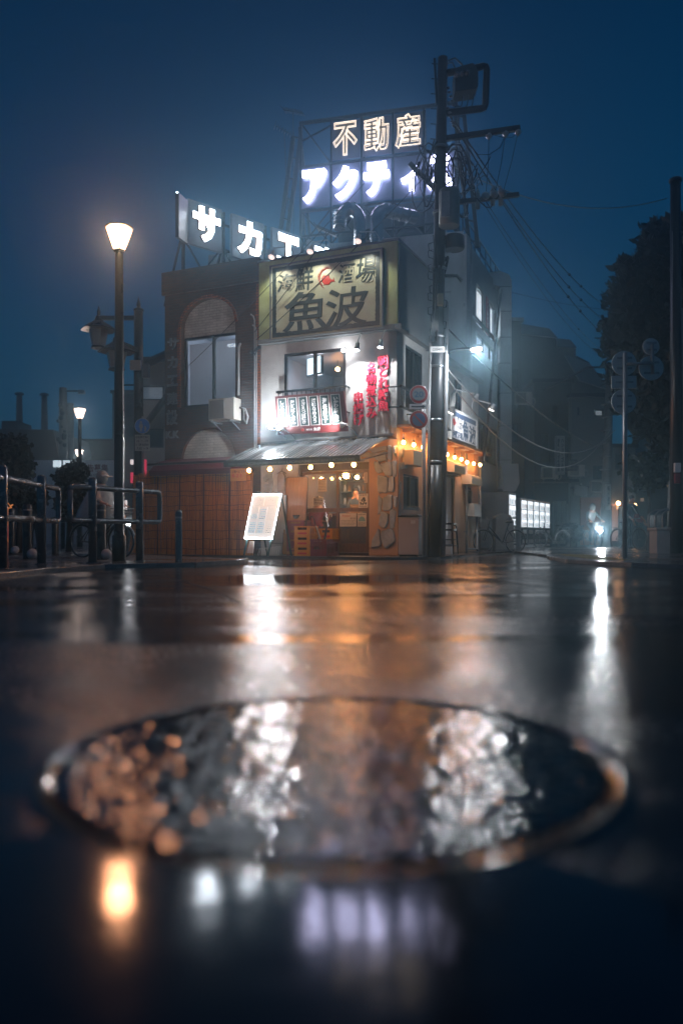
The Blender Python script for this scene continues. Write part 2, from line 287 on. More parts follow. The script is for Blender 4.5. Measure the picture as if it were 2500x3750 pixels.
# manhole cover in the near road
MH = V((-.02, 1.82, 0))
t = thing('manhole_cover', 'large round iron manhole cover with wet pebbled surface set in the near road', 'manhole cover', MH)
IRON = pm('wet_cast_iron', (.01, .011, .013), .12, 0, .5, 9, 1, 27); IRON.node_tree.nodes['Map Range'].inputs[3].default_value = .02; IRON.node_tree.nodes['Map Range'].inputs[4].default_value = .05
nt = IRON.node_tree; vo = nn(nt, 'ShaderNodeTexVoronoi', feature='SMOOTH_F1'); vo.inputs['Scale'].default_value = 31; vo.inputs['Smoothness'].default_value = .35; nt.links.new(nt.nodes['Mapping'].outputs[0], vo.inputs['Vector'])
pw = nn(nt, 'ShaderNodeMath', operation='POWER'); pw.inputs[1].default_value = 2; nt.links.new(vo.outputs['Distance'], pw.inputs[0]); nt.links.new(pw.outputs[0], nt.nodes['Bump'].inputs['Height']); nt.nodes['Bump'].inputs['Distance'].default_value = .0033
mb = MB().lathe([(.6, -.02), (.6, .004), (.585, .006), (.001, .006)], MH, 64, smooth=False); mb.build('disc', IRON, t)
RING = pm('wet_ring_frame', (.012, .014, .018), .06, 0, .3, 3, .05, 20)
mb = MB(); n = 64
pr = [(.603, -.02), (.603, .0048), (.65, .0052), (.655, .0046), (.66, -.02)]
vs = [MH + V((r * math.cos(2 * math.pi * j / n), r * math.sin(2 * math.pi * j / n), h)) for r, h in pr for j in range(n)]
mb.add(vs, [(i * n + j, i * n + (j + 1) % n, (i + 1) * n + (j + 1) % n, (i + 1) * n + j) for i in range(4) for j in range(n)], True); mb.build('ring', RING, t)
mb = MB(); q = random.Random(5); gl = []
while len(gl) < 160:
    r, a = .575 * math.sqrt(q.random()), q.uniform(0, 2 * math.pi); c = (r * math.cos(a), r * math.sin(a))
    if all((c[0] - g[0]) ** 2 + (c[1] - g[1]) ** 2 > .019 ** 2 for g in gl): gl.append(c)
for c in gl:
    s_ = q.uniform(.0035, .0075); mb.lathe([(s_, -.001), (s_ * .9, s_ * .35), (s_ * .6, s_ * .65), (s_ * .2, s_ * .8)], MH + V((*c, .007)), 8)
o = mb.build('pebble', pm('wet_pebble', (.012, .012, .014), .1, 0, .5, 60, 0), t); tag(o, kind='stuff')
# puddle of still rain water nearest the camera
pp = []
for i in range(72):
    a = 2 * math.pi * i / 72; pp.append((1.9 * math.cos(a) * (1 + .08 * math.sin(3 * a) + .05 * math.sin(7 * a + 1)), .45 + (.82 if math.sin(a) > 0 else .3) * math.sin(a) * (1 + .16 * math.sin(4 * a + .6) + .09 * math.sin(9 * a) + .05 * math.sin(17 * a + 2))))
WATER = pm('puddle_water', (.012, .013, .015), .05, 0, .2, 2, .04, 14); WATER.node_tree.nodes['Map Range'].inputs[3].default_value = .05; WATER.node_tree.nodes['Map Range'].inputs[4].default_value = .14
tag(MB().add([(x, y, .004) for x, y in pp], [list(range(40))]).build('puddle', WATER), 'still rain puddle on the road in front of the manhole', kind='structure')
# ---------------------------------------------------------------- the corner restaurant
def fr_(a, b, c, d, off=0, fr=S):
    yc, xc = (b + d) / 2, (a + c) / 2
    return fp(a, yc, off, fr)[0], fp(c, yc, off, fr)[0], fp(xc, d, off, fr)[1], fp(xc, b, off, fr)[1]
def sr_(a, b, c, d, off=0, fr=S):
    yc, xc = (b + d) / 2, (a + c) / 2
    return sp(a, yc, off, fr)[0], sp(c, yc, off, fr)[0], sp(xc, d, off, fr)[1], sp(xc, b, off, fr)[1]
def ft(s, rect, at, m, parent, **k):
    x0, x1, z0, z1 = fr_(*rect, at); return txt(s, x1 - x0, z1 - z0, m, parent, S, ((x0 + x1) / 2, -at, (z0 + z1) / 2), 'front', **k)
def st(s, rect, at, m, parent, **k):
    x0, x1, z0, z1 = sr_(*rect, at); return txt(s, x1 - x0, z1 - z0, m, parent, S, (at, (x0 + x1) / 2, (z0 + z1) / 2), 'side', **k)
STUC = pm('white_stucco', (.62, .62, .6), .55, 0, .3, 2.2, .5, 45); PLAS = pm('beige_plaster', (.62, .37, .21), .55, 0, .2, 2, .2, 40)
GREEN = pm('olive_paint', (.46, .53, .25), .4, 0, .3, 3, .25, 30); GREY = pm('weathered_grey_paint_and_shade', (.2, .215, .22), .45, 0, .35, 2, .2, 30)
ALU = pm('dark_window_frame', (.035, .04, .045), .35, .4); STONE = pm('flagstone', (.5, .56, .6), .45, 0, .45, 4, .7, 16)
ROOMW = pm('room_wall', (.24, .19, .16), .6, 0, .2, 1.5, .1); FLOORI = pm('room_floor', (.1, .07, .05), .4)
XL = -3.44; ZU = 5.03; ZT = 6.95
b = thing('restaurant_building', 'narrow two storey white corner restaurant with olive sign band and stone clad ground floor', 'restaurant', (0, 0, 0), S)
w2 = fr_(1040, 1284, 1266, 1478); dr = (fp(1092, 1850)[0], fp(1352, 1850)[0], .05, fp(1228, 1696)[1])
MB().holed(XL, 0, 0, ZU, [w2, dr], F_, -.2, 0).build('front_wall', STUC, b, S)
sw1 = sr_(1476, 1740, 1533, 1868); sw2 = sr_(1484, 1280, 1546, 1510); sw3 = sr_(1661, 1385, 1690, 1505); sdr = sr_(1614, 1738, 1664, 2022); sdr = (sdr[0], sdr[1], .05, sdr[3]); sw4 = sr_(1711, 1785, 1725, 1860)
SD = 6.84; zE = 2.88
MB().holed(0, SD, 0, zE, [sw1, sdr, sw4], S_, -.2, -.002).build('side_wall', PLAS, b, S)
MB().holed(0, SD, zE, ZU, [sw2, sw3], S_, -.2, -.002).build('upper_side_wall', STUC, b, S)
MB().box((XL + .01, SD - .2, 0), (-.21, SD, ZU)).build('back_wall', STUC, b, S)
MB().box((XL, .21, 0), (XL + .15, SD - .21, ZU)).build('party_wall', STUC, b, S)
MB().box((XL, .0, ZU), (0, SD, ZU + .1)).build('roof', GREY, b, S)
# olive parapet band that carries the big sign board
MB().box((XL, -.1, ZU + .1), (.06, 2.2, ZT)).build('parapet', GREEN, b, S, bevel=.012)
MB().box((XL - .01, -.13, ZT), (.09, 2.23, ZT + .05)).build('parapet_cap', GREY, b, S)
MB().box((.062, -.06, ZU + .12), (.085, 2.18, ZT - .04)).build('parapet_shade_side', GREY, b, S)  # thin grey sheet painting the olive box's right side as shaded
MB().prism([(XL, ZU - .02), (XL, ZU + .09), (0, ZU + .09), (0, ZU - .02)], F_, .003, .16).build('cornice', GREY, b, S, bevel=.01)
MB().prism([(-.15, ZU - .02), (-.15, ZU + .09), (SD, ZU + .09), (SD, ZU - .02)], S_, .003, .16).build('cornice', GREY, b, S, bevel=.01)
def window(rect, face, parent, off=0, depth=.08, m=ALU, gm=GLASS, vbar=(.5,), hbar=(), fw=.05, nm='window', fr=S):
    a0, a1, z0, z1 = rect; f = F_ if face == 'f' else S_; hs = []
    va = [a0 + fw] + sum([[a0 + (a1 - a0) * q - fw / 2, a0 + (a1 - a0) * q + fw / 2] for q in vbar], []) + [a1 - fw]
    hb = [z0 + fw] + sum([[z0 + (z1 - z0) * q - fw / 2, z0 + (z1 - z0) * q + fw / 2] for q in hbar], []) + [z1 - fw]
    for i in range(0, len(va), 2):
        for j in range(0, len(hb), 2): hs.append((va[i], va[i + 1], hb[j], hb[j + 1]))
    w_ = MB().holed(a0 + .002, a1 - .002, z0 + .002, z1 - .002, hs, f, off - depth, off - .01).build(nm, m, parent, fr)
    MB().prism([(a0 + fw * .6, z0 + fw * .6), (a1 - fw * .6, z0 + fw * .6), (a1 - fw * .6, z1 - fw * .6), (a0 + fw * .6, z1 - fw * .6)], f, off - depth * .6, off - depth * .6 + .006).build('pane', gm, w_, fr)
    return w_
window(w2, 'f', b, vbar=(.5,), fw=.07)
window(sw1, 's', b, vbar=(.45,), gm=GLASSD); window(sw2, 's', b, vbar=(.5,), gm=GLASSD); window(sw3, 's', b, vbar=(.5,), gm=GLASSD); window(sw4, 's', b, vbar=(), gm=GLASSD, fw=.03)
# rooms behind the glass
def room(x0, x1, y0, y1, z0, z1, m, nm='room_shell'):
    vs = [(x0, y0, z0), (x1, y0, z0), (x1, y1, z0), (x0, y1, z0), (x0, y0, z1), (x1, y0, z1), (x1, y1, z1), (x0, y1, z1)]
    MB().add(vs, [(0, 1, 2, 3), (4, 5, 6, 7), (1, 2, 6, 5), (2, 3, 7, 6), (3, 0, 4, 7)]).build(nm, m, b, S)
room(XL + .2, -.25, .205, 4.2, .055, 2.62, ROOMW); room(XL + .2, -.25, .205, 3.6, 2.9, 4.9, pm('upstairs_wall', (.2, .21, .23), .6))
# sliding shop doors
dw = thing('sliding_door', 'brown wooden sliding shop doors glazed with large panes under the awning', 'shop door', ((dr[0] + dr[1]) / 2, .1, .05), S)
lint = fp(1228, 1722)[1]; xm = fp(1228, 1850)[0]; zr = fp(1228, 1868)[1]
MB().holed(dr[0], dr[1], .05, dr[3], [(dr[0] + .05, dr[1] - .05, .12, lint)], F_, -.2, -.06).build('door_frame', DKWOOD, dw, S)
for a0, a1, n in ((dr[0] + .055, xm + .04, -.14), (xm - .02, dr[1] - .055, -.10)):
    lf = MB().holed(a0, a1, .125, lint - .005, [(a0 + .06, a1 - .06, .32, zr - .04), (a0 + .06, a1 - .06, zr + .05, lint - .07)], F_, n - .02, n + .02).build('door_leaf', WOOD, dw, S)
    MB().prism([(a0 + .05, .3), (a1 - .05, .3), (a1 - .05, lint - .06), (a0 + .05, lint - .06)], F_, n - .004, n + .004).build('pane', GLASS, lf, S)
# posters stuck on the panes
def poster(px, nm, lab, off, m=PAPER, grp=None, cat='poster', tk=.006):
    x0, x1, z0, z1 = fr_(*px, off); t = thing(nm, lab, cat, ((x0 + x1) / 2, -off, z0), S, group=grp)
    MB().box((x0, -off - tk, z0), (x1, -off, z1)).build('sheet', m, t, S); return t, (x0, x1, z0, z1)
def lines(t, r, rows, m, off, fr=S, z0=.1, z1=.9, seed=1, th=.25, nm='printed_text'):
    q = random.Random(seed); mb = MB(); x0, x1, a, c = r; W, H = x1 - x0, c - a
    for i in range(rows):
        z = a + H * (z0 + (z1 - z0) * (i + .5) / rows); h = H * (z1 - z0) / rows * th; x = x0 + W * .08
        while x < x1 - W * .12:
            l = W * q.uniform(.05, .22); e = min(x + l, x1 - W * .08); mb.box((x, -off - .002, z - h), (e, -off, z + h)); x = e + W * .03
    return mb.build(nm, m, t, fr)
t, r = poster((1244, 1880, 1304, 1928), 'poster', 'wide white handwritten notice with red heading on the right door pane', -.085)
ft('デリバリー', (1252, 1885, 1284, 1894), -.077, REDI, t, off=.02, ext=.004); ft('承ります', (1282, 1895, 1302, 1902), -.077, INK, t, ext=.004); lines(t, r, 4, INK, -.078, z0=.08, z1=.5, th=.1)
t, r = poster((1309, 1879, 1341, 1928), 'poster', 'narrow white notice with a pale teal arch on the right door pane', -.085)
TEAL = pm('teal_ink', (.2, .4, .42), .5, 0, .1, 5, 0); cx, hw, zb = (r[0] + r[1]) / 2, (r[1] - r[0]) * .4, r[2] + (r[3] - r[2]) * .38
MB().prism([(cx + hw * math.cos(R(a)), zb + hw * 1.3 * math.sin(R(a))) for a in range(0, 181, 15)], F_, -.0785, -.0765).build('emblem', TEAL, t, S); lines(t, r, 4, INK, -.0782, z0=.05, z1=.33, th=.18); lines(t, r, 2, INK, -.0782, z0=.84, z1=.95, seed=3)
t, r = poster((1313, 1808, 1347, 1859), 'poster', 'white notice with a dark seated group drawing beside the cook', -.085)
mb = MB(); q = random.Random(4)
for i in range(26):
    u, v_ = q.uniform(-1, 1), q.random(); a = (r[0] + r[1]) / 2 + u * (1 - v_ * .75) * (r[1] - r[0]) * .38; c = r[2] + (r[3] - r[2]) * (.22 + .52 * v_); s_ = .012 + .012 * q.random()
    mb.prism([(a + s_ * math.cos(k), c + s_ * 1.2 * math.sin(k)) for k in (0, 1.2, 2.5, 3.7, 5)], F_, -.0785, -.0765 + i * 2e-5)
mb.build('emblem', INK, t, S); lines(t, r, 1, INK, -.0782, z0=.86, z1=.95); lines(t, r, 2, INK, -.0782, z0=.04, z1=.15, seed=5)
t, r = poster((1165, 1752, 1196, 1800), 'poster', 'cream notice with red top line high on the left door pane', -.125, pm('cream_paper', (.75, .6, .45), .6)); lines(t, r, 1, REDI, -.1175, z0=.86, z1=.96); lines(t, r, 6, INK, -.1175, z0=.1, z1=.8, th=.08, seed=6)
t, r = poster((1148, 1822, 1184, 1851), 'poster', 'small pale notice taped on the left pane before the diner', -.125); lines(t, r, 4, INK, -.1175, th=.22, seed=7)
t, r = poster((1333, 1730, 1345, 1768), 'paper_strip', 'narrow vertical paper strip at the top corner of the right pane', -.085, pm('tan_paper', (.6, .42, .32), .6)); ft('本日のおすすめ'.replace('', '\n')[1:-1], (1336, 1733, 1342, 1765), -.077, INK, t, ext=.003)
t, r = poster((1352, 1751, 1370, 1823), 'hanging_board', 'narrow yellow board with vertical black writing hanging beside the door', .03, pm('yellow_board', (.75, .4, .04), .4), cat='sign', tk=.015)
v = lambda s: '\n'.join(s)
ft(v('サントリー樽'), (1361.5, 1762, 1367.5, 1806), .046, INK, t, off=.02, ext=.004); ft(v('生ビール'), (1354, 1773, 1360, 1808), .046, INK, t, off=.02, ext=.004); ft('生樽', (1354, 1810, 1367, 1817), .046, REDI, t, ext=.004)
MB().tube([S.inverted() @ S @ V((r[0] + .01, -.04, r[3])), V(((r[0] + r[1]) / 2, -.02, r[3] + .24)), V((r[1] - .01, -.04, r[3]))], .005, 5).build('cord', RUB, t, S)
# stone cladding on the pier and plaster pier itself
x0, _, z0, z1 = fr_(1354, 1640, 1452, 2040); mb = MB()
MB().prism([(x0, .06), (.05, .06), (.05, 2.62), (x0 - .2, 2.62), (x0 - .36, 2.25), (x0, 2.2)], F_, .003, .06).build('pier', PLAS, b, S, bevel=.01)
ST = [[(60, 430), (130, 405), (160, 425), (130, 460), (70, 455)], [(150, 425), (290, 400), (305, 480), (250, 505), (160, 445)], [(185, 500), (230, 500), (265, 600), (225, 610), (190, 560)], [(240, 530), (300, 500), (345, 500), (353, 640), (300, 625), (262, 590)],
      [(218, 622), (310, 640), (312, 790), (222, 805)], [(320, 655), (378, 650), (368, 785), (322, 785)], [(218, 820), (260, 850), (250, 990), (218, 1005)], [(275, 840), (320, 815), (358, 812), (355, 950), (270, 965)], [(255, 985), (315, 985), (318, 1090), (290, 1132), (235, 1112), (242, 1030)],
      [(335, 960), (385, 955), (380, 1120), (335, 1135)], [(232, 1135), (246, 1300), (150, 1325), (170, 1240)], [(258, 1165), (330, 1140), (372, 1155), (376, 1270), (290, 1320), (250, 1220)], [(315, 345), (348, 340), (350, 490), (316, 470)], [(140, 392), (302, 340), (306, 390), (170, 418)],
      [(360, 500), (395, 490), (398, 640), (362, 640)], [(370, 820), (395, 830), (396, 930), (366, 920)], [(20, 440), (55, 432), (60, 462), (10, 470)]]
def stone(poly, f, n, seed):
    q = random.Random(seed); cx = sum(p[0] for p in poly) / len(poly); cz = sum(p[1] for p in poly) / len(poly); pts = []
    for i in range(len(poly)):
        a, c = poly[i], poly[(i + 1) % len(poly)]
        for k in (0.12, .5, .88): pts.append((a[0] + (c[0] - a[0]) * k + q.uniform(-.016, .016), a[1] + (c[1] - a[1]) * k + q.uniform(-.016, .016)))
    pts = [(cx + (a - cx) * 1.07, cz + (c - cz) * 1.05) for a, c in pts]; k = len(pts); h = q.uniform(.035, .06)
    vs = [f(a, c, n) for a, c in pts] + [f(cx + (a - cx) * .985, cz + (c - cz) * .985, n + h * .75) for a, c in pts] + [f(cx + (a - cx) * .9, cz + (c - cz) * .9, n + h + q.uniform(-.006, .006)) for a, c in pts] + [f(cx, cz, n + h)]
    mb.add(vs, [(i, (i + 1) % k, k + (i + 1) % k, k + i) for i in range(k)] + [(k + i, k + (i + 1) % k, 2 * k + (i + 1) % k, 2 * k + i) for i in range(k)] + [(2 * k + i, 2 * k + (i + 1) % k, 3 * k) for i in range(k)])
for i, pl in enumerate(ST): stone([fp(1300 + a / 2.613, 1500 + c / 2.613, .06) for a, c in pl], F_, .055, i)
mb.build('stone_cladding', STONE, b, S); mb = MB()
for i, pl in enumerate([[(985, 1755), (1000, 1745), (1000, 1790), (986, 1788)], [(968, 1748), (998, 1712), (1000, 1742), (970, 1765)], [(969, 1770), (997, 1772), (995, 1810), (972, 1808)]]): stone([fp(a, c, 0) for a, c in pl[0:4]], F_, -.01, 40 + i)
mb.build('stone_cladding', STONE, b, S); mb = MB()
for i, pl in enumerate([[(365, 350), (440, 345), (435, 440), (400, 480), (365, 420)], [(445, 370), (480, 400), (470, 450), (440, 455)], [(410, 505), (470, 495), (472, 560), (420, 570)], [(402, 700), (425, 690), (420, 800), (402, 810)], [(402, 900), (420, 900), (418, 1060), (402, 1060)]]): stone([sp(1303 + a / 2.613, 1500 + c / 2.613, 0) for a, c in pl], S_, -.01, 60 + i)
mb.build('stone_cladding', STONE, b, S)
# eave strip over the side, its warm lamps, vents, pipes
MB().prism([(-.02, zE), (-.02, zE + .06), (SD + .3, zE + .06), (SD + .3, zE)], S_, .002, .32).build('side_eave', pm('rusty_eave', (.16, .07, .035), .5), b, S)
mb = MB()
for i in range(7): mb.box((.02, .3 + i, zE - .07), (.3, .35 + i, zE - .002))
mb.build('eave_rafter', pm('rusty_rafter', (.3, .14, .07), .5), b, S)
nb = 0
SOCK = pm('lamp_socket', (.02, .02, .02), .4)
BL = None
def bulb(loc, lab, grp, fr=S, s=1.0, hang=.12):
    global BL
    if BL is None:
        BL = thing('festoon_bulb', lab, 'light bulb', loc, fr, group=grp); L = V(loc)
        MB().ball(L, (.042, .042, .046), 10).build('glass_globe', BULB, BL, fr); MB().lathe([(.02, 0), (.024, .02), (.024, .07), (.006, .075), (.006, .04 + hang)], L + V((0, 0, .035)), 8).build('socket', SOCK, BL, fr); return BL
    return dup(BL, fr @ V(loc), math.atan2(-.418, .908), lab)
for i, (a, c) in enumerate([(1477, 1620), (1514, 1629), (1548, 1638), (1590, 1650), (1636, 1665), (1664, 1675), (1688, 1682), (1709, 1693), (1734, 1698), (1757, 1702)]):
    y, z = sp(a, c, .2); bulb((.2, y, z), "warm bulb hanging under the side eave, " + ["nearest the stone corner", "second from the stone corner", "behind the round sign pole", "behind the utility pole", "first right of the utility pole", "above the pale side door", "left of the middle vent hood", "over the middle vent hood", "second from the far end", "farthest from the stone corner"][i], 'warm bulbs along the side eave')
# striped metal awning with its lettered valance
aw = thing('awning', 'striped grey metal awning with dark lettered valance over the shop doors', 'awning', (-1.8, 0, 2.1), S)
oA = 1.62; za = fp(1418, 1601)[1]; zv1 = fp(1300, 1668, oA)[1]; zv0 = fp(1300, 1691, oA)[1]; xa0, xa1 = -3.42, -.17
def stripes(name, c1, c2, k):
    m = pm(name, c1, .22, .5, .2, 3, .1, 20); nt_ = m.node_tree; tc = nt_.nodes['Texture Coordinate']; wv = nn(nt_, 'ShaderNodeTexWave'); wv.bands_direction = 'X'; wv.inputs['Scale'].default_value = k; nt_.links.new(tc.outputs['Object'], wv.inputs[0])
    mx_ = nn(nt_, 'ShaderNodeMix', data_type='RGBA'); mx_.inputs[6].default_value = (*c1, 1); mx_.inputs[7].default_value = (*c2, 1); r_ = nn(nt_, 'ShaderNodeMath', operation='GREATER_THAN'); r_.inputs[1].default_value = .5
    nt_.links.new(wv.outputs['Fac'] if 'Fac' in wv.outputs else wv.outputs[1], r_.inputs[0]); nt_.links.new(r_.outputs[0], mx_.inputs[0]); nt_.links.new(mx_.outputs[2], nt_.nodes['Principled BSDF'].inputs['Base Color']); return m
AWN = stripes('striped_awning', (.3, .32, .33), (.07, .08, .085), 3.4)
mb = MB(); n = 56
top = [(xa0 + (xa1 - xa0) * i / n, 0) for i in range(n + 1)]; vs = []
for k in range(2):
    for o_, zz in ((.02, za), (oA * .5, (za + zv1) / 2 + .03), (oA, zv1)):
        vs += [F_(a, zz - k * .02 + (.012 if i % 2 else 0), o_) for i, (a, _) in enumerate(top)]
N1 = n + 1; fs = []
for k in range(2):
    for j in range(2): fs += [(k * 3 * N1 + j * N1 + i, k * 3 * N1 + j * N1 + i + 1, k * 3 * N1 + (j + 1) * N1 + i + 1, k * 3 * N1 + (j + 1) * N1 + i) for i in range(n)]
for j in (0, 2): fs += [(j * N1 + i, j * N1 + i + 1, 3 * N1 + j * N1 + i + 1, 3 * N1 + j * N1 + i) for i in range(n)]
for i in (0, n): fs += [(j * N1 + i, (j + 1) * N1 + i, 3 * N1 + (j + 1) * N1 + i, 3 * N1 + j * N1 + i) for j in range(2)]
mb.add(vs, fs).build('canopy', AWN, aw, S)
VAL = pm('valance_cloth', (.035, .04, .043), .5, 0, .3, 6, .2); MB().prism([(xa0, zv0), (xa1, zv0), (xa1, zv1 + .01), (xa0, zv1 + .01)], F_, oA + .002, oA + .016).build('valance', VAL, aw, S)
VTX = pm('valance_print', (.2, .21, .22), .5); hV = (zv1 - zv0)
cells = [('UONAMI', 1207, 1296, .5, .03), ('FISH BAR', 1139, 1205, .36, 0), ('UONAMI', 1049, 1137, .5, .03), ('FISH BAR', 985, 1046, .36, 0), ('UONAMI', 899, 981, .5, .03), ('FISH BAR', 838, 896, .36, 0)]
for s_, p0, p1, hh, of in cells:
    xx0, xx1 = fp(p0, 1700, oA + .02)[0], fp(p1, 1700, oA + .02)[0]; txt(s_, xx1 - xx0, hV * hh, VTX, aw, S, ((xx0 + xx1) / 2, -oA - .018, zv0 + hV * .42), 'front', off=of, ext=.004)
mb = MB()
for xx in (xa0 + .02, xa1 - .02): mb.bar((xx, -.02, za - .35), (xx, -oA + .02, zv0 + .03), .03)
mb.bar((xa0, -.03, za + .01), (xa1 + .1, -.03, za + .05), .05); mb.bar((xa0, -oA + .02, zv0 + .02), (xa1, -oA + .02, zv0 + .02), .03); mb.build('awning_frame', STEEL, aw, S)
for i, (a, c) in enumerate([(912, 1723), (988, 1718), (1060, 1713), (1137, 1711), (1213, 1703), (1295, 1702)]):
    x, z = fp(a, c, 1.42); bulb((x, -1.42, z), 'warm bulb under the awning edge, ' + ['over the reed fence end', 'above the lit menu easel', 'above the leaning wooden panel', 'above the left door pane', 'above the middle door stile', 'rightmost, above the right door pane'][i], 'warm bulbs under the awning edge')
w_ = MB().tube([S @ V((xa0, -1.42, zv0 + .03)), S @ V((xa1, -1.42, zv0 + .03))], .006, 5).build('awning_cable', RUB, aw)
# big sign board on the olive band
sb = thing('sign_board', 'large weathered beige sign with dark brush lettering and red fish on the olive band', 'sign', (-1.7, -.1, 5.2), S)
bx0, bx1 = fp(997, 1115, .12)[0], fp(1400, 1066, .12)[0]; bz0, bz1 = fp(1200, 1222, .12)[1], fp(1200, 948, .12)[1]
BOARD = pm('aged_sign_face', (.44, .47, .33), .4, 0, .3, 2.5, .1, 12, c2=(.38, .35, .29)); BRU = pm('brush_paint', (.045, .06, .06), .35, 0, .3, 10, .2)
MB().box((bx0, -.18, bz0), (bx1, -.102, bz1)).build('board', BOARD, sb, S, bevel=.008)
def ragged(a0, a1, c0, c1, wd, seed):
    q = random.Random(seed); mb = MB(); n = 60
    def ring(inset, jit): 
        pts = []
        A0, A1, C0, C1 = a0 + inset, a1 - inset, c0 + inset, c1 - inset
        for i in range(n): pts.append((A0 + (A1 - A0) * i / n, C0 + q.uniform(-jit, jit)))
        for i in range(n): pts.append((A1 + q.uniform(-jit, jit), C0 + (C1 - C0) * i / n))
        for i in range(n): pts.append((A1 - (A1 - A0) * i / n, C1 + q.uniform(-jit, jit)))
        for i in range(n): pts.append((A0 + q.uniform(-jit, jit), C1 - (C1 - C0) * i / n))
        return pts
    o_, i_ = ring(.04, .003), ring(.04 + wd, .012); k = len(o_)
    vs = [F_(a, c, .181) for a, c in o_] + [F_(a, c, .181) for a, c in i_] + [F_(a, c, .186) for a, c in o_] + [F_(a, c, .186) for a, c in i_]
    return mb.add(vs, [(2 * k + i, 2 * k + (i + 1) % k, 3 * k + (i + 1) % k, 3 * k + i) for i in range(k)] + [(i, (i + 1) % k, 2 * k + (i + 1) % k, 2 * k + i) for i in range(k)] + [(k + i, (i + 1) % k + k, 3 * k + (i + 1) % k, 3 * k + i) for i in range(k)])
ragged(bx0, bx1, bz0, bz1, .1, 3).build('painted_border', BRU, sb, S)
MB().holed(bx0 - .03, bx1 + .03, bz0 - .03, bz1 + .03, [(bx0 - .002, bx1 + .002, bz0 - .002, bz1 + .002)], F_, .102, .2).build('frame', GREY, sb, S)
for s_, rc, of, sh in [('海', (1016, 1002, 1082, 1066), .014, .1), ('鮮', (1080, 975, 1147, 1065), .01, .08), ('酒', (1238, 965, 1300, 1034), .014, .1), ('場', (1302, 941, 1375, 1036), .014, .12), ('魚', (1034, 1066, 1196, 1210), .013, .06), ('波', (1190, 1052, 1348, 1196), .014, .08)]:
    ft(s_, rc, .186, BRU, sb, off=of, shear=sh, ext=.012)
REDF = pm('red_fish_paint', (.55, .03, .012), .35)
fish = [(1178, 1018), (1184, 1010), (1193, 1008), (1200, 1012), (1204, 1008), (1205, 1016), (1212, 1023), (1219, 1024), (1221, 1016), (1223, 1025), (1227, 1033), (1218, 1030), (1212, 1032), (1207, 1036), (1205, 1044), (1201, 1040), (1198, 1044), (1195, 1040), (1191, 1044), (1189, 1040), (1186, 1044), (1184, 1038), (1180, 1034), (1178, 1026)]
MB().prism([fp(a, c, .19) for a, c in fish], F_, .182, .192).build('fish_emblem', REDF, sb, S)
mb = MB(); cx, cz = fp(1198, 1016, .19); rr = fp(1226, 1016, .19)[0] - cx
for k in range(4): mb.tube([V((cx + (rr + k * .014 + .006 * k * math.sin(a * .05)) * math.cos(R(a)), -.188, cz + (rr * 1.05 + k * .016) * math.sin(R(a)))) for a in range(50 + 5 * k, 235 + 8 * k, 9)], .005 - .0008 * k, 5)
mb.build('brush_ring', REDF, sb, S); ft('|', (1184, 1016, 1186, 1019), .193, PAPER, sb, ext=.004, name='fish_eye')
# spot lamps above the sign
LH = pm('lamp_reflector', (.55, .53, .5), .4)
for i, (a, c, la) in enumerate([(995, 938, 'leftmost, above the brush character sea'), (1136, 918, 'middle one, above the red fish'), (1311, 880, 'rightmost, beside the silver ducts')]):
    x, z = fp(a, c, .55); t = thing('sign_lamp', f'bulb shaped reflector lamp arching over the big sign, {la}', 'sign lamp', (x + .28, -.05, ZT + .05), S, group='reflector lamps over the big sign')
    MB().tube([(x + .28, .0, ZT + .05), (x + .27, -.02, ZT + .16), (x + .22, -.12, ZT + .26), (x + .02, -.5, z + .2)], .013, 6).build('bracket', STEEL, t, S)
    mm = M.Rotation(R(-30), 4, 'X'); MB().lathe([(.03, .17), (.038, .1), (.04, .05), (.078, -.01), (.08, -.03)], (x, -.55, z), 14, mm).build('reflector', LH, t, S)
    MB().lathe([(.074, -.03), (.06, -.05), (.03, -.062)], (x, -.55, z), 14, mm).build('bulb_face', em('sign_lamp_glow', (1, .7, .62), 1.2) if i == 0 else bpy.data.materials['sign_lamp_glow'], t, S)
    lamp('SPOT', 'sign_spot', (x, -.62, z - .1), 42, (1, .98, .78), t, S, .06, (x, -.1, 5.6), 110)
# red raised lettering with two spots
rl = thing('raised_lettering', 'three columns of raised red lettering on the white stucco wall', 'wall lettering', (-.7, 0, 3.1), S)
RED3 = pm('red_acrylic', (.62, .02, .06), .3, 0, .15, 6, 0)
for s_, rc in [('朝どれ鮮魚', (1384, 1300, 1424, 1506)), ('名物煮込み', (1339, 1328, 1379, 1532)), ('串揚げ', (1293, 1436, 1331, 1558))]: ft(v(s_), rc, .09, RED3, rl, off=.016, ext=.06)
for i, (a, c, la) in enumerate([(1307, 1272, 'left one above the shorter red column'), (1393, 1262, 'right one above the tallest red column')]):
    x, z = fp(a, c, .42); t = thing('wall_spotlight', f'small grey wall spotlight aimed at the red lettering, {la}', 'spotlight', (x + .05, 0, ZU - .1), S, group='spotlights over the red lettering')
    MB().tube([(x + .05, -.16, ZU - .04), (x + .05, -.3, ZU - .06), (x, -.42, z + .1)], .012, 6).build('bracket', STEEL, t, S)
    mm = M.Rotation(R(-14), 4, 'X'); MB().lathe([(.035, .12), (.05, .1), (.052, .0), (.065, -.06), (.06, -.065)], (x, -.42, z), 14, mm).build('housing', STEEL, t, S); MB().lathe([(.055, -.066), (.04, -.075)], (x, -.42, z), 12, mm).build('lens', em('cool_spot_lens', (.9, .92, 1), 25) if i == 0 else bpy.data.materials['cool_spot_lens'], t, S)
    lamp('SPOT', 'spot', (x, -.44, z - .09), 150, (.93, .95, 1), t, S, .04, (x - .12, -.02, 3.2), 120)
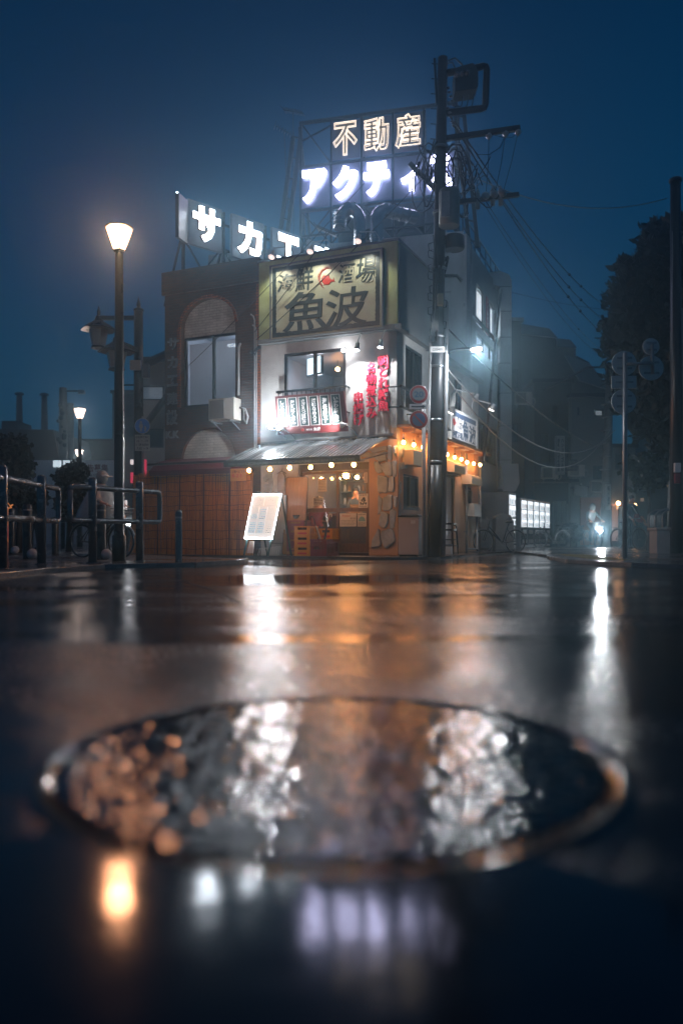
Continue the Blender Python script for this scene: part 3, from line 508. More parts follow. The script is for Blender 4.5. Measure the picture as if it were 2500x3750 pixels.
# menu board hung on the window rail
mbd = thing('menu_board', 'dark red hanging board with six green vertical menu strips below the upper window', 'menu board', (-2.3, -.3, 3.0), S)
C = [(1007, 1452, .42), (1259, 1432, .42), (1273, 1579, .26), (1017, 1593, .26)]
pts = [V((fp(a, c, o_)[0], -o_, fp(a, c, o_)[1])) for a, c, o_ in C]; TL, TR, BR, BL_ = pts
def mq(u, vv, n=0.0):
    nrm = (TR - TL).cross(BL_ - TL).normalized(); nrm = nrm if nrm.y < 0 else -nrm
    return TL.lerp(TR, u).lerp(BL_.lerp(BR, u), vv) + nrm * n
MROT = M((( (TR - TL).normalized()[0], -(BL_ - TL).normalized()[0], (mq(0, 0, 1) - TL)[0], 0), ((TR - TL).normalized()[1], -(BL_ - TL).normalized()[1], (mq(0, 0, 1) - TL)[1], 0), ((TR - TL).normalized()[2], -(BL_ - TL).normalized()[2], (mq(0, 0, 1) - TL)[2], 0), (0, 0, 0, 1)))
mq_ = lambda a, c, n: mq(a, c, n)
MB().prism([(0, 0), (1, 0), (1, 1), (0, 1)], mq_, -.04, 0).build('backboard', pm('red_brown_board', (.17, .035, .035), .35, 0, .4, 4, .1, stretch=(1, 1, 8)), mbd, S)
GS = pm('dark_green_strip', (.025, .05, .045), .35); WS = pm('white_border', (.75, .75, .75), .45)
W_, H_ = (TR - TL).length, (BL_ - TL).length
for i, s_ in enumerate(['しじみラ｜メン', '海鮮ばくだん', 'さざえつぼ焼き', '活鰺なめろう', '海老餃子', 'いかわた醤油焼']):
    u0 = .035 + i * .1545; u1 = u0 + .128; stp = MB().prism([(u0, .06), (u1, .06), (u1, .8), (u0, .8)], mq_, .002, .012).build('menu_strip', WS, mbd, S)
    MB().prism([(u0 + .009, .072), (u1 - .009, .072), (u1 - .009, .788), (u0 + .009, .788)], mq_, .0125, .0155).build('strip_face', GS, stp, S)
    hh = .62 * H_; txt(v(s_), W_ * .07, hh, WS, stp, S, mq((u0 + u1) / 2, .435, .017), MROT, off=.025, ext=.006, lead=.95)
MB().prism([(.37 + .022 * math.cos(R(a)), .905 + .04 * math.sin(R(a))) for a in range(0, 360, 30)], mq_, .001, .008).build('emblem', REDF, mbd, S)
txt('海鮮酒場', W_ * .09, H_ * .05, WS, mbd, S, mq(.465, .905, .006), MROT, off=.02, ext=.005); txt('魚波', W_ * .1, H_ * .085, WS, mbd, S, mq(.575, .9, .006), MROT, off=.03, ext=.005)
# guard rails at the upper windows
def guard(rect, nm, lab, face='f', out=.3, n=10):
    a0, a1, z0, z1 = rect; f = F_ if face == 'f' else S_; c = f((a0 + a1) / 2, z0, 0); t = thing(nm, lab, 'window rail', c, S)
    MB().prism([(a0, z1 - .05), (a1, z1 - .05), (a1, z1), (a0, z1)], f, out - .05, out).build('top_rail', BLACK, t, S)
    MB().prism([(a0, z0), (a1, z0), (a1, z0 + .04), (a0, z0 + .04)], f, out - .04, out - .005).build('bottom_rail', BLACK, t, S)
    for aa in (a0 + .015, a1 - .015): MB().bar(f(aa, z1 - .025, 0), f(aa, z1 - .025, out - .05), .03).build('side_rail', BLACK, t, S); MB().bar(f(aa, z0 + .02, 0), f(aa, z0 + .02, out - .045), .03).build('side_rail', BLACK, t, S)
    for i in range(n):
        aa = a0 + (a1 - a0) * (i + .5) / n; MB().bar(f(aa, z0 + .04, out - .025), f(aa, z1 - .05, out - .025), .016).build('baluster', BLACK, t, S)
g = fr_(1010, 1421, 1268, 1520, .2); guard((g[0], g[1], g[2], g[3]), 'window_rail', 'black steel guard rail under the large upper window', 'f', .2, 15)
g = sr_(1470, 1425, 1535, 1505, .3); guard(g, 'window_rail', 'black guard rail at the upper side window near the corner', 's', .3, 9)
g = sr_(1620, 1490, 1652, 1572, .3); guard(g, 'window_rail', 'black guard rail right of the utility pole above the side sign', 's', .3, 8)
# flood lamps on the ledge
for i, (a, c, la, ty) in enumerate([(993, 1562, 'facing out at the left end of the menu board', 0), (1025, 1566, 'close under the left menu strip', 0), (1252, 1556, 'at the lower right corner of the menu board', 1)]):
    x, z = fp(a, c, .55); t = thing('flood_lamp', f'white flood lamp {la}', 'flood lamp', (x, 0, za + .06), S, group='flood lamps on the awning ledge')
    MB().tube([(x + (.12 if ty == 0 else .14), -.02, za + .06), (x + .12, -.1, za + .12), (x + (.02 if ty == 0 else .08), -.5, z + .01)], .012, 6).build('bracket', STEEL, t, S)
    mm = M.Rotation(R(-75), 4, 'X') if ty == 0 else M.Rotation(R(90), 4, 'Y')
    mm = mm if ty else M.Rotation(R(70), 4, 'X')
    MB().lathe([(.03, -.12), (.04, -.05), (.07, .0), (.075, .02)], (x, -.55, z), 14, mm if ty == 0 else M.Rotation(R(-90), 4, 'Y')).build('housing', WHITE, t, S)
    MB().lathe([(.07, .022), (.05, .03)], (x, -.55, z), 14, mm if ty == 0 else M.Rotation(R(-90), 4, 'Y')).build('lens', em('flood_lens', (1, .88, .78), 9) if i == 0 else bpy.data.materials['flood_lens'], t, S)
    if i != 1: lamp('SPOT' if ty else 'POINT', 'flood', (x - (.1 if ty else 0), -.6, z + .02), 190 if not ty else 130, (.92, .95, 1), t, S, .06, (x - 1, -.3, z + .1), 120)
# strip lamp on the upper window frame
x, z = fp(1257, 1283, .1); t = thing('window_lamp', 'bright bare bulb at the top right corner of the upper window', 'bulb', (x, 0, z), S); MB().ball((x, -.1, z), .045, 10).build('globe', em('cool_bulb', (1, .95, .95), 20), t, S); MB().tube([(x - .02, -.0, z + .03), (x - .02, -.06, z + .03)], .02, 8).build('socket', STEEL, t, S); lamp('POINT', 'window_point', (x - .02, -.22, z - .02), 10, (.95, .95, 1), t, S, .04)
# television upstairs, and an added bulb standing for a reflection in the glass
x, z = fp(1153, 1338, -1.2); t = thing('television', 'wall mounted television glowing inside the upper window', 'television', (x, 1.2, z), S); mm = M.Rotation(R(-25), 4, 'Z')
MB().cbox((x, 1.2, z), (.3, .03, .26), mm).build('casing', BLACK, t, S); MB().cbox((x - .012, 1.165, z), (.26, .008, .21), mm).build('screen', em('tv_picture', (.75, .85, .9), 1.6), t, S)
x, z = fp(1236, 1352, -1.6); t = thing('pendant_lamp', 'small warm bulb added to stand for a bulb reflection in the upper window', 'pendant lamp', (x, 1.6, z), S); MB().ball((x, 1.6, z), .05, 10).build('globe', BULB, t, S); MB().tube([(x, 1.6, z + .05), (x, 1.6, 4.89)], .006, 5).build('cord', RUB, t, S)
lamp('POINT', 'upstairs_light', (x - .4, 1.2, 4.3), 40, (.9, .85, .9), t, S, .2)
# ---------------------------------------------------------------- brick building
BRK = brick('brown_brick', (.12, .042, .02), (.06, .024, .015), (.05, .045, .04)); BRP = brick('pale_brick', (.6, .6, .53), (.5, .5, .45), (.36, .36, .33)); BRO = brick('orange_brick_and_light', (.36, .1, .03), (.26, .075, .025), (.06, .04, .03))
bb = thing('brick_building', 'narrow dark brick building with arched window recess left of the restaurant', 'building', (-4.85, 0, 0), S)
bl, br_ = -6.24, XL - .006; zt = 7.1
a0, a1 = fp(664, 1350)[0], fp(862, 1350)[0]; ac = (a0 + a1) / 2; hw = (a1 - a0) / 2
zs1 = fp(770, 1192)[1]; ap1 = fp(772, 1090)[1]; bo1 = fp(760, 1486)[1]; ap2 = fp(772, 1568)[1]; bo2 = fp(770, 1688)[1]
def arch_pts(side, zs, za_, n=14): return [(ac + side * hw * math.cos(R(90 - 90 * i / n)), zs + (za_ - zs) * math.sin(R(90 - 90 * i / n))) for i in range(n + 1)]
mb = MB()
for side, xe in ((-1, bl), (1, br_)):
    pl = [(ac, zt)] + arch_pts(side, zs1, ap1) + [(ac + side * hw, bo1), (ac, bo1)] + arch_pts(side, bo2, ap2) + [(ac, bo2), (ac, 0), (xe, 0), (xe, zt)]
    mb.prism(pl, F_, -.22, 0)
mb.build('front_wall', BRK, bb, S)
MB().box((bl, .221, 0), (bl + .2, 8, zt)).build('side_wall', BRK, bb, S); MB().box((bl + .21, 7.8, 0), (br_, 8, zt)).build('back_wall', BRK, bb, S); MB().box((bl + .21, .23, zt - .3), (br_, 7.79, zt - .12)).build('roof', GREY, bb, S)
MB().box((bl - .05, -.07, zt - .55), (br_ + .0, .0 - .003, zt + .02)).build('parapet_band', BRK, bb, S)
MB().prism([(br_ - .12, zt - .6), (br_ - .002, zt - .6), (br_ - .002, 2.7), (br_ - .12, 2.7)], F_, .002, .03).build('corner_pier', BRO, bb, S)
MB().prism([(a0 - .09, zs1), (a0 - .002, zs1), (a0 - .002, bo1), (a0 - .09, bo1)], F_, .002, .05).build('lit_reveal_strip', BRO, bb, S)  # orange light on the left reveal, put into this strip's brick colour
mb = MB(); n = 18
for i in range(n):
    t0, t1 = R(180 - 180 * i / n), R(180 - 180 * (i + .9) / n); q = lambda t, k: (ac + (hw + k) * math.cos(t), zs1 + (ap1 - zs1 + k) * math.sin(t)); mb.prism([q(t0, .003), q(t1, .003), q(t1, .075), q(t0, .075)], F_, .002, .03)
mb.build('arch_brick', BRO, bb, S)
MB().prism(list(reversed(arch_pts(-1, zs1, ap1)))[:-1] + arch_pts(1, zs1, ap1) + [(ac + hw, fp(770, 1222)[1]), (ac - hw, fp(770, 1222)[1])], F_, -.215, -.14).build('tympanum', BRP, bb, S)
MB().prism(list(reversed(arch_pts(-1, bo2, ap2)))[:-1] + arch_pts(1, bo2, ap2), F_, -.2, -.09).build('lower_tympanum', BRP, bb, S)
wt = fp(770, 1222)[1] - .005
window((a0 + .01, a1 - .01, bo1 + .01, wt), 'f', bb, off=-.11, vbar=(.55,), fw=.06)
mb = MB(); nsl = 74
for i in range(nsl):
    z = bo1 + .08 + (wt - bo1 - .2) * i / nsl; mb.cbox((ac, .275, z), (hw - .06, .011, .0008), M.Rotation(R(-38), 4, 'X'))
mb.build('venetian_blind', pm('blind_slat', (.7, .72, .75), .4, 0, .05, 5, 0), bb, S)
x0_, x1_, y0_, y1_, z0_, z1_ = bl + .25, br_ - .1, .225, 3.5, bo1 - .4, wt + .3
MB().add([(x0_, y0_, z0_), (x1_, y0_, z0_), (x1_, y1_, z0_), (x0_, y1_, z0_), (x0_, y0_, z1_), (x1_, y0_, z1_), (x1_, y1_, z1_), (x0_, y1_, z1_)], [(0, 1, 2, 3), (4, 5, 6, 7), (1, 2, 6, 5), (2, 3, 7, 6), (3, 0, 4, 7)]).build('office_room', pm('office_white', (.42, .45, .52), .6), bb, S)
MB().box((ac - .2, 1.2, wt - .02), (ac + 1.0, 1.3, wt + .03)).build('tube_lamp', em('fluorescent', (.85, .92, 1), 8), bb, S); lamp('POINT', 'office_light', (ac + .75, 1.1, wt - .3), 60, (.85, .92, 1), bb, S, .25)
LET = pm('grey_metal_letter', (.22, .25, .25), .3, .4)
wl = thing('raised_lettering', 'column of grey metal company lettering down the left edge of the brick front', 'wall lettering', (bl + .25, 0, 3), S)
for s_, rc in [('サ', (614, 1237, 654, 1280)), ('カ', (614, 1305, 652, 1347)), ('エ', (613, 1374, 651, 1414)), ('建', (612, 1437, 650, 1482)), ('設', (611, 1500, 650, 1556)), ('K.K', (608, 1578, 655, 1605))]: ft(s_, rc, .07, LET, wl, off=.02, ext=.04)
# air conditioner with brackets and pipes
acb = thing('air_conditioner', 'beige outdoor air conditioner unit bracketed to the brick front beside the arched window', 'air conditioner', (fp(815, 1540)[0], 0, fp(815, 1540)[1]), S)
BEI = pm('beige_enamel', (.5, .48, .43), .4, 0, .2, 4, .05); q0 = fr_(764, 1458, 857, 1538, .42)
MB().box((q0[0], -.42, q0[2]), (q0[1], -.1, q0[3])).build('casing', BEI, acb, S, bevel=.012)
MB().prism([(q0[0] + .03, q0[2] + .04), (q0[0] + .44, q0[2] + .04), (q0[0] + .44, q0[3] - .04), (q0[0] + .03, q0[3] - .04)], F_, .422, .43).build('fan_grille', pm('fan_grille', (.2, .2, .19), .4, 0, .3, 40, .3, 60), acb, S)
for xx in (q0[0] + .1, q0[1] - .1): MB().bar((xx, -.001, q0[2] - .02), (xx, -.46, q0[2] - .02), .035).bar((xx, -.001, q0[2] - .2), (xx, -.38, q0[2] - .03), .02).build('bracket', STEEL, acb, S)
MB().tube([(q0[1] + .02, -.2, q0[2] + .3), (q0[1] + .16, -.18, q0[2] + .26), (q0[1] + .2, -.12, q0[2] + .08), (q0[1] + .12, -.06, q0[2] - .06), (q0[1] + .03, -.04, q0[2] + .04), (q0[1] + .02, -.03, q0[2] + .3)], .026, 8).build('pipe', CABW, acb, S)
pc = thing('conduit', 'grey pipe conduit running up the brick front beside the air conditioner', 'conduit', (fp(877, 1450)[0], 0, 3), S); x = fp(877, 1400)[0]
MB().tube([(x, -.04, fp(877, 1448)[1]), (x, -.04, fp(877, 1275)[1]), (x + .03, -.03, fp(877, 1262)[1]), (x + .02, .01, fp(877, 1260)[1])], .032, 8).build('pipe', CABW, pc, S)
pc = thing('conduit', 'thin paired grey cable conduits climbing the joint between brick and white walls', 'conduit', (fp(938, 1640)[0], 0, 2.7), S)
for dx, zt_ in ((0, 1175), (.05, 1215)):
    x = fp(936, 1400)[0] + dx; MB().tube([(x, -.05, fp(936, 1650)[1]), (x, -.05, fp(936, zt_)[1]), (x - .03, -.05, fp(936, zt_ - 15)[1]), (x - .1, -.06, fp(936, zt_ - 24)[1])], .017, 7).build('pipe', CABW, pc, S)
mb = MB(); q = random.Random(3)
for i in range(9): mb.tube([V((x - .12 + q.uniform(-.04, .04), -.07 - .02 * i / 3, fp(930, 1288)[1] + q.uniform(-.05, .05) - .1 * math.sin(k * 1.1)*q.uniform(.3,1)))+V((.05 * k, 0, 0)) for k in range(6)], .008, 5)
mb.build('cable_bundle', RUB, pc, S)
# burgundy canopy over the reed fence
cn = thing('canopy', 'dark burgundy cloth canopy above the reed fence on the brick front', 'canopy', (-4.9, 0, 2.2), S); BUR = pm('burgundy_cloth', (.13, .012, .02), .45, 0, .3, 5, .2)
c0, c1 = fp(548, 1700, .75)[0], fp(848, 1690, .75)[0]; cz0, cz1 = fp(700, 1738, .75)[1], fp(700, 1700, .75)[1]
MB().add([F_(a, z, n) for a in (c0, c1) for z, n in ((cz0, .75), (cz0 + .12, .77), (cz1 + .1, .5), (cz1 + .22, .02), (cz1 + .02, .02), (cz0 + .0, .7))], [(0, 1, 2, 3, 4, 5), (11, 10, 9, 8, 7, 6)] + [(i, i + 6, (i + 1) % 6 + 6, (i + 1) % 6) for i in range(6)]).build('cloth', BUR, cn, S)
MB().bar(F_(c0 - .03, cz1 + .03, .78), F_(c1, cz1 + .03, .78), .05).build('front_rail', BLACK, cn, S)
# reed screen fence
rf = thing('reed_fence', 'tall weathered reed screen fence tied with dark wire in front of the brick building', 'fence', (-5.2, -.6, .05), S)
REED = pm('lit_dry_reed', (.95, .42, .1), .5, 0, .55, 4, .4, 25, c2=(.22, .1, .04), stretch=(30, 30, .6))  # warm lamp light is put into the reed colour as strong orange
def fpath(u):                               # plan of the fence, bulging and turning back at its left end
    x = fp(925, 1900, .35)[0] - u; off = .38 + .25 * math.sin(max(0, min(1, (u - .2) / 3.2)) * math.pi)
    if u > 3.2: off -= (u - 3.2) ** 1.5 * .9
    return x, -off
mb = MB(); q = random.Random(8); u = 0
while u < 4.35:
    x, y = fpath(u); zt_ = 2.03 + q.uniform(-.05, .05) + .04 * math.sin(u * 5) - (.03 if u < .5 else 0); ln = q.uniform(-.02, .02) - max(0, u - 3.6) * -.06
    r = q.uniform(.006, .011); d = q.uniform(-.015, .015); mb.tube([(x + ln * 1.0 - max(0, u - 3.6) * .28, y + d, .05), (x, y + d + q.uniform(-.01, .01), 1.0), (x + ln, y + d, zt_)], r, 4, False); u += r * 1.25
mb.build('reed_screen', REED, rf, S)
for k, z in enumerate((.18, .42, .62, .86, 1.1, 1.22, 1.45, 1.56, 1.78, 1.92)):
    MB().tube([(lambda p: (p[0], p[1] - .022, z + .012 * math.sin(i * 1.7 + k)))(fpath(i * .145)) for i in range(29)], .005, 4).build('tie_wire', BLACK, rf, S)
for u in (.55, 1.2, 1.85, 2.55, 3.3):
    x, y = fpath(u); MB().tube([(x, y - .03, .05), (x + .02, y - .03, 1.99)], .014, 6).build('bamboo_post', DKWOOD, rf, S)
t, r = poster((844, 1716, 903, 1762), 'hanging_sign', 'small amber plastic covered sign hung at the right end of the reed fence', .85, pm('amber_sign', (.6, .38, .12), .25), cat='sign'); ft('２階へどうぞ', (850, 1722, 897, 1732), .86, INK, t, ext=.003); ft('８-２３', (850, 1736, 885, 1748), .86, REDI, t, off=.02, ext=.003)
# rooftop sign of three lit white characters
ang = math.atan2(.687, .727); K2 = M.Translation((X(688, 21), 21, 0)) @ M.Rotation(ang, 4, 'Z')
ss = thing('rooftop_sign', 'row of square grey panels with glowing white characters on the brick building roof', 'rooftop sign', (1.5, 0, zt), K2)
PAN = pm('grey_sign_panel', (.3, .34, .4), .4, 0, .2, 3, .05); LW = em('white_sign_light', (.82, .9, 1), 24); RIM = pm('orange_rim', (.5, .22, .1), .35)
z1_, z0_ = fp(688, 725, 0, K2)[1], fp(688, 890, 0, K2)[1]
for i, (a, c, s_) in enumerate([(0, 1.09, 'サ'), (1.42, 2.54, 'カ'), (2.84, 3.93, 'エ'), (4.25, 5.35, '建')]):
    p_ = MB().box((a, 0, z0_), (c, .1, z1_)).build('panel', PAN, ss, K2, bevel=.01)
    m_ = (a + c) / 2; hz_ = (z0_ + z1_) / 2; txt(s_, .86, .94, RIM, p_, K2, (m_, -.05, hz_), 'front', off=.05, ext=.07, name='letter_rim'); txt(s_, .85, .93, LW, p_, K2, (m_, -.092, hz_), 'front', off=.04, ext=.012)
mb = MB()
for a in (-.04, 1.25, 2.7, 4.1, 5.4): mb.bar((a, .16, zt - .3), (a, .16, z1_ + .02), .07).bar((a, .2, z0_ + .3), (a, 1.1, zt - .3), .05)
for z in (z0_ + .2, z1_ - .3): mb.bar((-.06, .24, z), (5.45, .24, z), .06)
for a in (0, 1.3, 2.75): mb.bar((a, .2, zt - .2), (a + 1.2, .2, z0_ + .2), .04).bar((a + 1.2, .2, zt - .2), (a, .2, z0_ + .2), .04)
mb.build('steel_frame', DARK, ss, K2)
e0, e1 = V((X(684, 21), 20.95, 0)), V((X(649, 20.45), 20.45, 0)); dv = (e1 - e0).normalized(); K3 = M.Translation(e0) @ M.Rotation(math.atan2(dv.y, dv.x), 4, 'Z'); wd = (e1 - e0).length
s3 = MB().box((0, -.05, z0_ - .05), (wd, .05, z1_ - .1)).build('end_panel', DARK, ss, K3)
for k, z in enumerate((z0_ + .15, z0_ + .6, z0_ + .95)): MB().box((wd * .3, -.075, z), (wd * .8, -.052, z + .22)).build('end_letter', LW, s3, K3)
# ---------------------------------------------------------------- three storey office behind, with the great neon sign
C0 = V((3.98, 26, 0)); OF = M.Translation(C0) @ M.Rotation(math.atan2(-.2486, .9686), 4, 'Z'); OS = M.Translation(C0) @ M.Rotation(math.atan2(-.38, .925), 4, 'Z')
ob = thing('office_building', 'three storey grey office building with lit white side windows behind the restaurant', 'office building', (-2, 2, 0), OF)
OWALL = pm('stained_concrete', (.4, .42, .44), .5, 0, .5, 1.2, .25, 25, stretch=(1, 1, .35)); OSIDE = pm('side_cladding', (.28, .3, .32), .5, 0, .35, 1.4, .2, 25); ZO = 10.5; LO = 7.4
MB().box((-9, 0, 0), (-.0, .25, ZO)).build('front_wall', OWALL, ob, OF)
ow1 = sp(1743, 1108, 0, OS)[0], sp(1817, 1203, 0, OS)[0], sp(1780, 1226, 0, OS)[1], sp(1780, 1085, 0, OS)[1]
ow2 = (ow1[0], ow1[1], sp(1780, 1308, 0, OS)[1], sp(1780, 1250, 0, OS)[1]); ow3 = (ow1[0] + .2, ow1[1], 3.2, 4.6)
MB().holed(.3, LO, 0, ZO - .1, [ow1, ow2, ow3], S_, -.25, 0).build('side_wall', OSIDE, ob, OS)
MB().box((-.5, .0, 0), (.12, .55, ZO - .1)).build('corner_pilaster', OWALL, ob, OS)
MB().box((-8, .3, ZO - .3), (-.3, LO - .2, ZO - .15)).build('roof', GREY, ob, OS); MB().box((-8, LO - .2, 0), (-.26, LO, ZO - .12)).build('back_wall', OSIDE, ob, OS)
WLIT = em('lit_office_blind', (.93, .96, 1), 1.6); WDIM = em('dim_office_blind', (.78, .88, .97), .9)
for i, (ow, mm_) in enumerate(((ow1, WLIT), (ow2, WDIM), (ow3, None))):
    window(ow, 's', ob, vbar=(.36, .7) if i < 2 else (.3, .6), fr=OS, fw=.05, gm=GLASS if i < 2 else GLASSD, off=-.02)
    if mm_: MB().prism([(ow[0], ow[2]), (ow[1], ow[2]), (ow[1], ow[3]), (ow[0], ow[3])], S_, -.2, -.18).build('lit_blind', mm_, ob, OS)
yb = (sp(1777, 1160, 0, OS)[0], sp(1786, 1160, 0, OS)[0]); bn = MB().prism([(yb[0], ow1[2] + .03), (yb[1], ow1[2] + .03), (yb[1], ow1[3] - .03), (yb[0], ow1[3] - .03)], S_, .0, .02).build('red_banner', pm('red_banner_cloth', (.4, .02, .04), .5), ob, OS)
txt(v('ネイルサロン'), .14, 1.3, PAPER, bn, OS, (.025, (yb[0] + yb[1]) / 2, (ow1[2] + ow1[3]) / 2), 'side', off=.02, ext=.006)
y2 = (sp(1768, 1160, 0, OS)[0], sp(1776, 1160, 0, OS)[0]); b2 = MB().prism([(y2[0], ow1[2] + .03), (y2[1], ow1[2] + .03), (y2[1], ow1[3] - .03), (y2[0], ow1[3] - .03)], S_, .0, .02).build('grey_banner', pm('grey_banner_cloth', (.35, .35, .36), .5), ob, OS)
MB().prism([(.0, 8.0), (LO, 8.0), (LO, 8.12), (.0, 8.12)], S_, .005, .08).build('ledge', GREY, ob, OS)
MB().tube([(.1, .75, .1), (.1, .75, ZO - .2)], .05, 8).build('downpipe', CABW, ob, OS); MB().tube([(.1, LO - .3, .1), (.1, LO - .3, ZO - .2)], .06, 8).build('downpipe', DARK, ob, OS)
mb = MB()
for y in [.4 + .9 * i for i in range(8)]: mb.bar((-.1, y, ZO - .15), (-.1, y, ZO + .75), .04)
for z in (ZO + .3, ZO + .72): mb.bar((-.1, .4, z), (-.1, LO - .2, z), .04)
mb.build('roof_rail', DARK, ob, OS)
MB().box((-4.6, 1.4, ZO - .2), (-1.0, 4, 12.2)).build('penthouse', pm('dark_penthouse', (.07, .08, .09), .4), ob, OF)
MB().prism([(-3.8, 10.75), (-1.4, 10.75), (-1.4, 11.9), (-3.8, 11.9)], F_, -1.39, -1.36).build('penthouse_window', glass('dark_glass', (.1, .12, .14), .15), ob, OF)
ns = thing('neon_sign', 'huge rooftop neon sign with warm outlined characters above glowing violet white ones', 'neon sign', (-2.8, 0, ZO), OF)
nx = lambda px: fp(px, 600, .1, OF)[0]; ZT_ = 14.78; cells = [nx(p) for p in (1097, 1208, 1320, 1436, 1550, 1668)]; zr_ = fp(1208, 592, .1, OF)[1]; zb_ = fp(1208, 757, .1, OF)[1]
NP = pm('blue_grey_panel', (.13, .15, .23), .35, .2, .3, 2, .05); WARMN = em('warm_neon', (1, .8, .62), 2); VION = em('violet_white_neon', (.7, .68, 1), 18); FACE = pm('grey_letter_face', (.35, .33, .3), .4, 0, .3, 6, .1)
for i, s_ in enumerate('不動産'):
    a, c = cells[i + 1] + .05, cells[i + 2] - .05; p_ = MB().box((a, 0, zr_ + .08), (c, .03, ZT_ - .15)).build('panel', NP, ns, OF); m_, zc = (a + c) / 2, (zr_ + ZT_ - .1) / 2; hh = (ZT_ - zr_) * .74
    txt(s_, .82, hh, FACE, p_, OF, (m_, -.08, zc), 'front', off=.045, ext=.06, name='letter_face'); txt(s_, .86, hh * 1.02, WARMN, p_, OF, (m_, -.13, zc), 'front', off=.045, tube=.012, name='neon_tube'); txt(s_, .75, hh * .94, WARMN, p_, OF, (m_, -.13, zc), 'front', off=.012, tube=.008, name='neon_tube')
for i, s_ in enumerate('アクティス'):
    a, c = cells[i] + .05, cells[i + 1] - .05; p_ = MB().box((a, 0, zb_ + .08), (c, .03, zr_ - .08)).build('panel', NP, ns, OF); m_, zc = (a + c) / 2, (zr_ + zb_) / 2
    k = .72 if s_ == 'ィ' else 1; txt(s_, .86 * k, (zr_ - zb_) * .74 * k, VION, p_, OF, (m_ + (.08 if k < 1 else 0), -.1, zc - (.12 if k < 1 else 0)), 'front', off=.045, ext=.06)
mb = MB()
for i, a in enumerate(cells): mb.bar((a, .06, ZO - .2), (a, .06, ZT_ + .02), .09 if i in (0, 5) else .06)
for z, d in ((ZT_, .1), (zr_, .08), (zb_, .08), (ZO + .35, .07)): mb.bar((cells[0] - .05, .06, z), (cells[-1] + .05, .06, z), d)
for a in (cells[0] - .05, cells[2], cells[4], cells[-1] + .05):
    mb.bar((a, .06, ZT_ - .1), (a - .25, 2.6, ZO - .2), .1).bar((a, .06, zr_), (a - .15, 1.5, ZO - .2), .07).bar((a - .1, 1.2, 12.7), (a, .06, ZO), .06)
for i in range(5):
    mb.bar((cells[i], .07, zb_), (cells[i + 1], .07, ZO), .045).bar((cells[i + 1], .07, zb_), (cells[i], .07, ZO), .045)
mb.bar((cells[0], .07, ZT_), (cells[1], .07, zr_), .05); mb.bar((cells[0], .07, zr_ + .9), (cells[1], .07, ZT_ - .2), .05)
mb.build('steel_frame', DARK, ns, OF)
for a in (cells[0] - .35, cells[-1] - .05):
    mb = MB()
    for k in range(2): mb.bar((a + k * .28, .3, ZT_ - .3), (a + (-.9 if a < -3 else .4) + k * .28, 1.0, ZO - .25), .13)
    for j in range(7): 
        f_ = j / 6.5; sh = (-.9 if a < -3 else .4) * f_; z = ZT_ - .3 + (ZO - ZT_) * f_; mb.bar((a + sh, .3 + .7 * f_, z), (a + .28 + sh, .3 + .7 * f_, z - .1), .05)
    mb.build('side_stay', DARK, ns, OF)
# silver ventilation ducts above the restaurant roof
DUCT = pm('silver_duct', (.5, .52, .55), .22, .9, .3, 6, .35, 14, stretch=(1, 1, 1))
def dct(lab, pts, r):
    t = thing('ventilation_duct', lab, 'duct', (pts[0][0], pts[0][1], pts[0][2])); mb = MB(); P_ = [V(p) for p in pts]; out = [P_[0]]
    for a, b_, c in zip(P_, P_[1:], P_[2:]):
        for k in range(6): f_ = k / 5; p = a.lerp(b_, .5 + .0); out.append((b_ + (a - b_).normalized() * .42 * (1 - f_) ** 2 + (c - b_).normalized() * .42 * f_ ** 2))
    out.append(P_[-1]); mb.tube(out, r, 14).build('pipe', DUCT, t)
    for o_, e_ in ((P_[0], P_[1]), (P_[-2], P_[-1])):
        d_ = (e_ - o_).normalized()
        for k in range(1, 5): c = o_.lerp(e_, k / 5); MB().tube([c - d_ * .02, c + d_ * .02], r * 1.06, 14).build('collar', DUCT, t)
    return t
D_ = 21.6
dct('silver elbow duct rising from the restaurant roof and turning down to an open mouth', [(X(1317, D_), D_, 5.2), (X(1317, D_), D_, Z(762, D_)), (X(1245, D_), D_, Z(766, D_)), (X(1243, D_), D_, Z(840, D_))], .17)
dct('larger silver duct rising beside the neon sign and running right to the office', [(X(1380, D_), D_ + .2, 5.2), (X(1380, D_), D_ + .2, Z(752, D_)), (X(1530, D_), D_ + .9, Z(748, D_))], .19)
# aerials
def yagi(lab, base, top, dirv, n, L):
    t = thing('tv_aerial', lab, 'aerial', base, group=None); top = V(top); dirv = V(dirv).normalized(); cr = dirv.cross(V((0, 0, 1))).normalized()
    MB().tube([base, top], .016, 6).build('mast', DARK, t); mb = MB(); mb.tube([top - dirv * L / 2, top + dirv * L / 2], .016, 5)
    for i in range(n): c = top + dirv * L * (i / (n - 1) - .5); mb.tube([c - cr * (.2 + .1 * (i == 0)) , c + cr * (.2 + .1 * (i == 0))], .012, 4)
    mb.build('element_array', DARK, t)
Da = 27.2
yagi('spiky television aerial on a tall mast at the top left of the neon sign', (X(1075, Da), Da, 10.5), (X(1073, Da), Da, Z(408, Da)), (1, -.3, -.35), 14, .75)
yagi('lower television aerial pointing left beside the neon sign frame', (X(1062, Da + .4), Da + .4, 10.5), (X(1040, Da + .4), Da + .4, Z(478, Da + .4)), (1, .2, -.5), 8, .7)
yagi('small television aerial standing behind the olive sign band', (X(1200, 20.5), 20.5, 6.0), (X(1193, 20.5), 20.5, Z(845, 20.5)), (1, -.2, -.5), 12, .55)
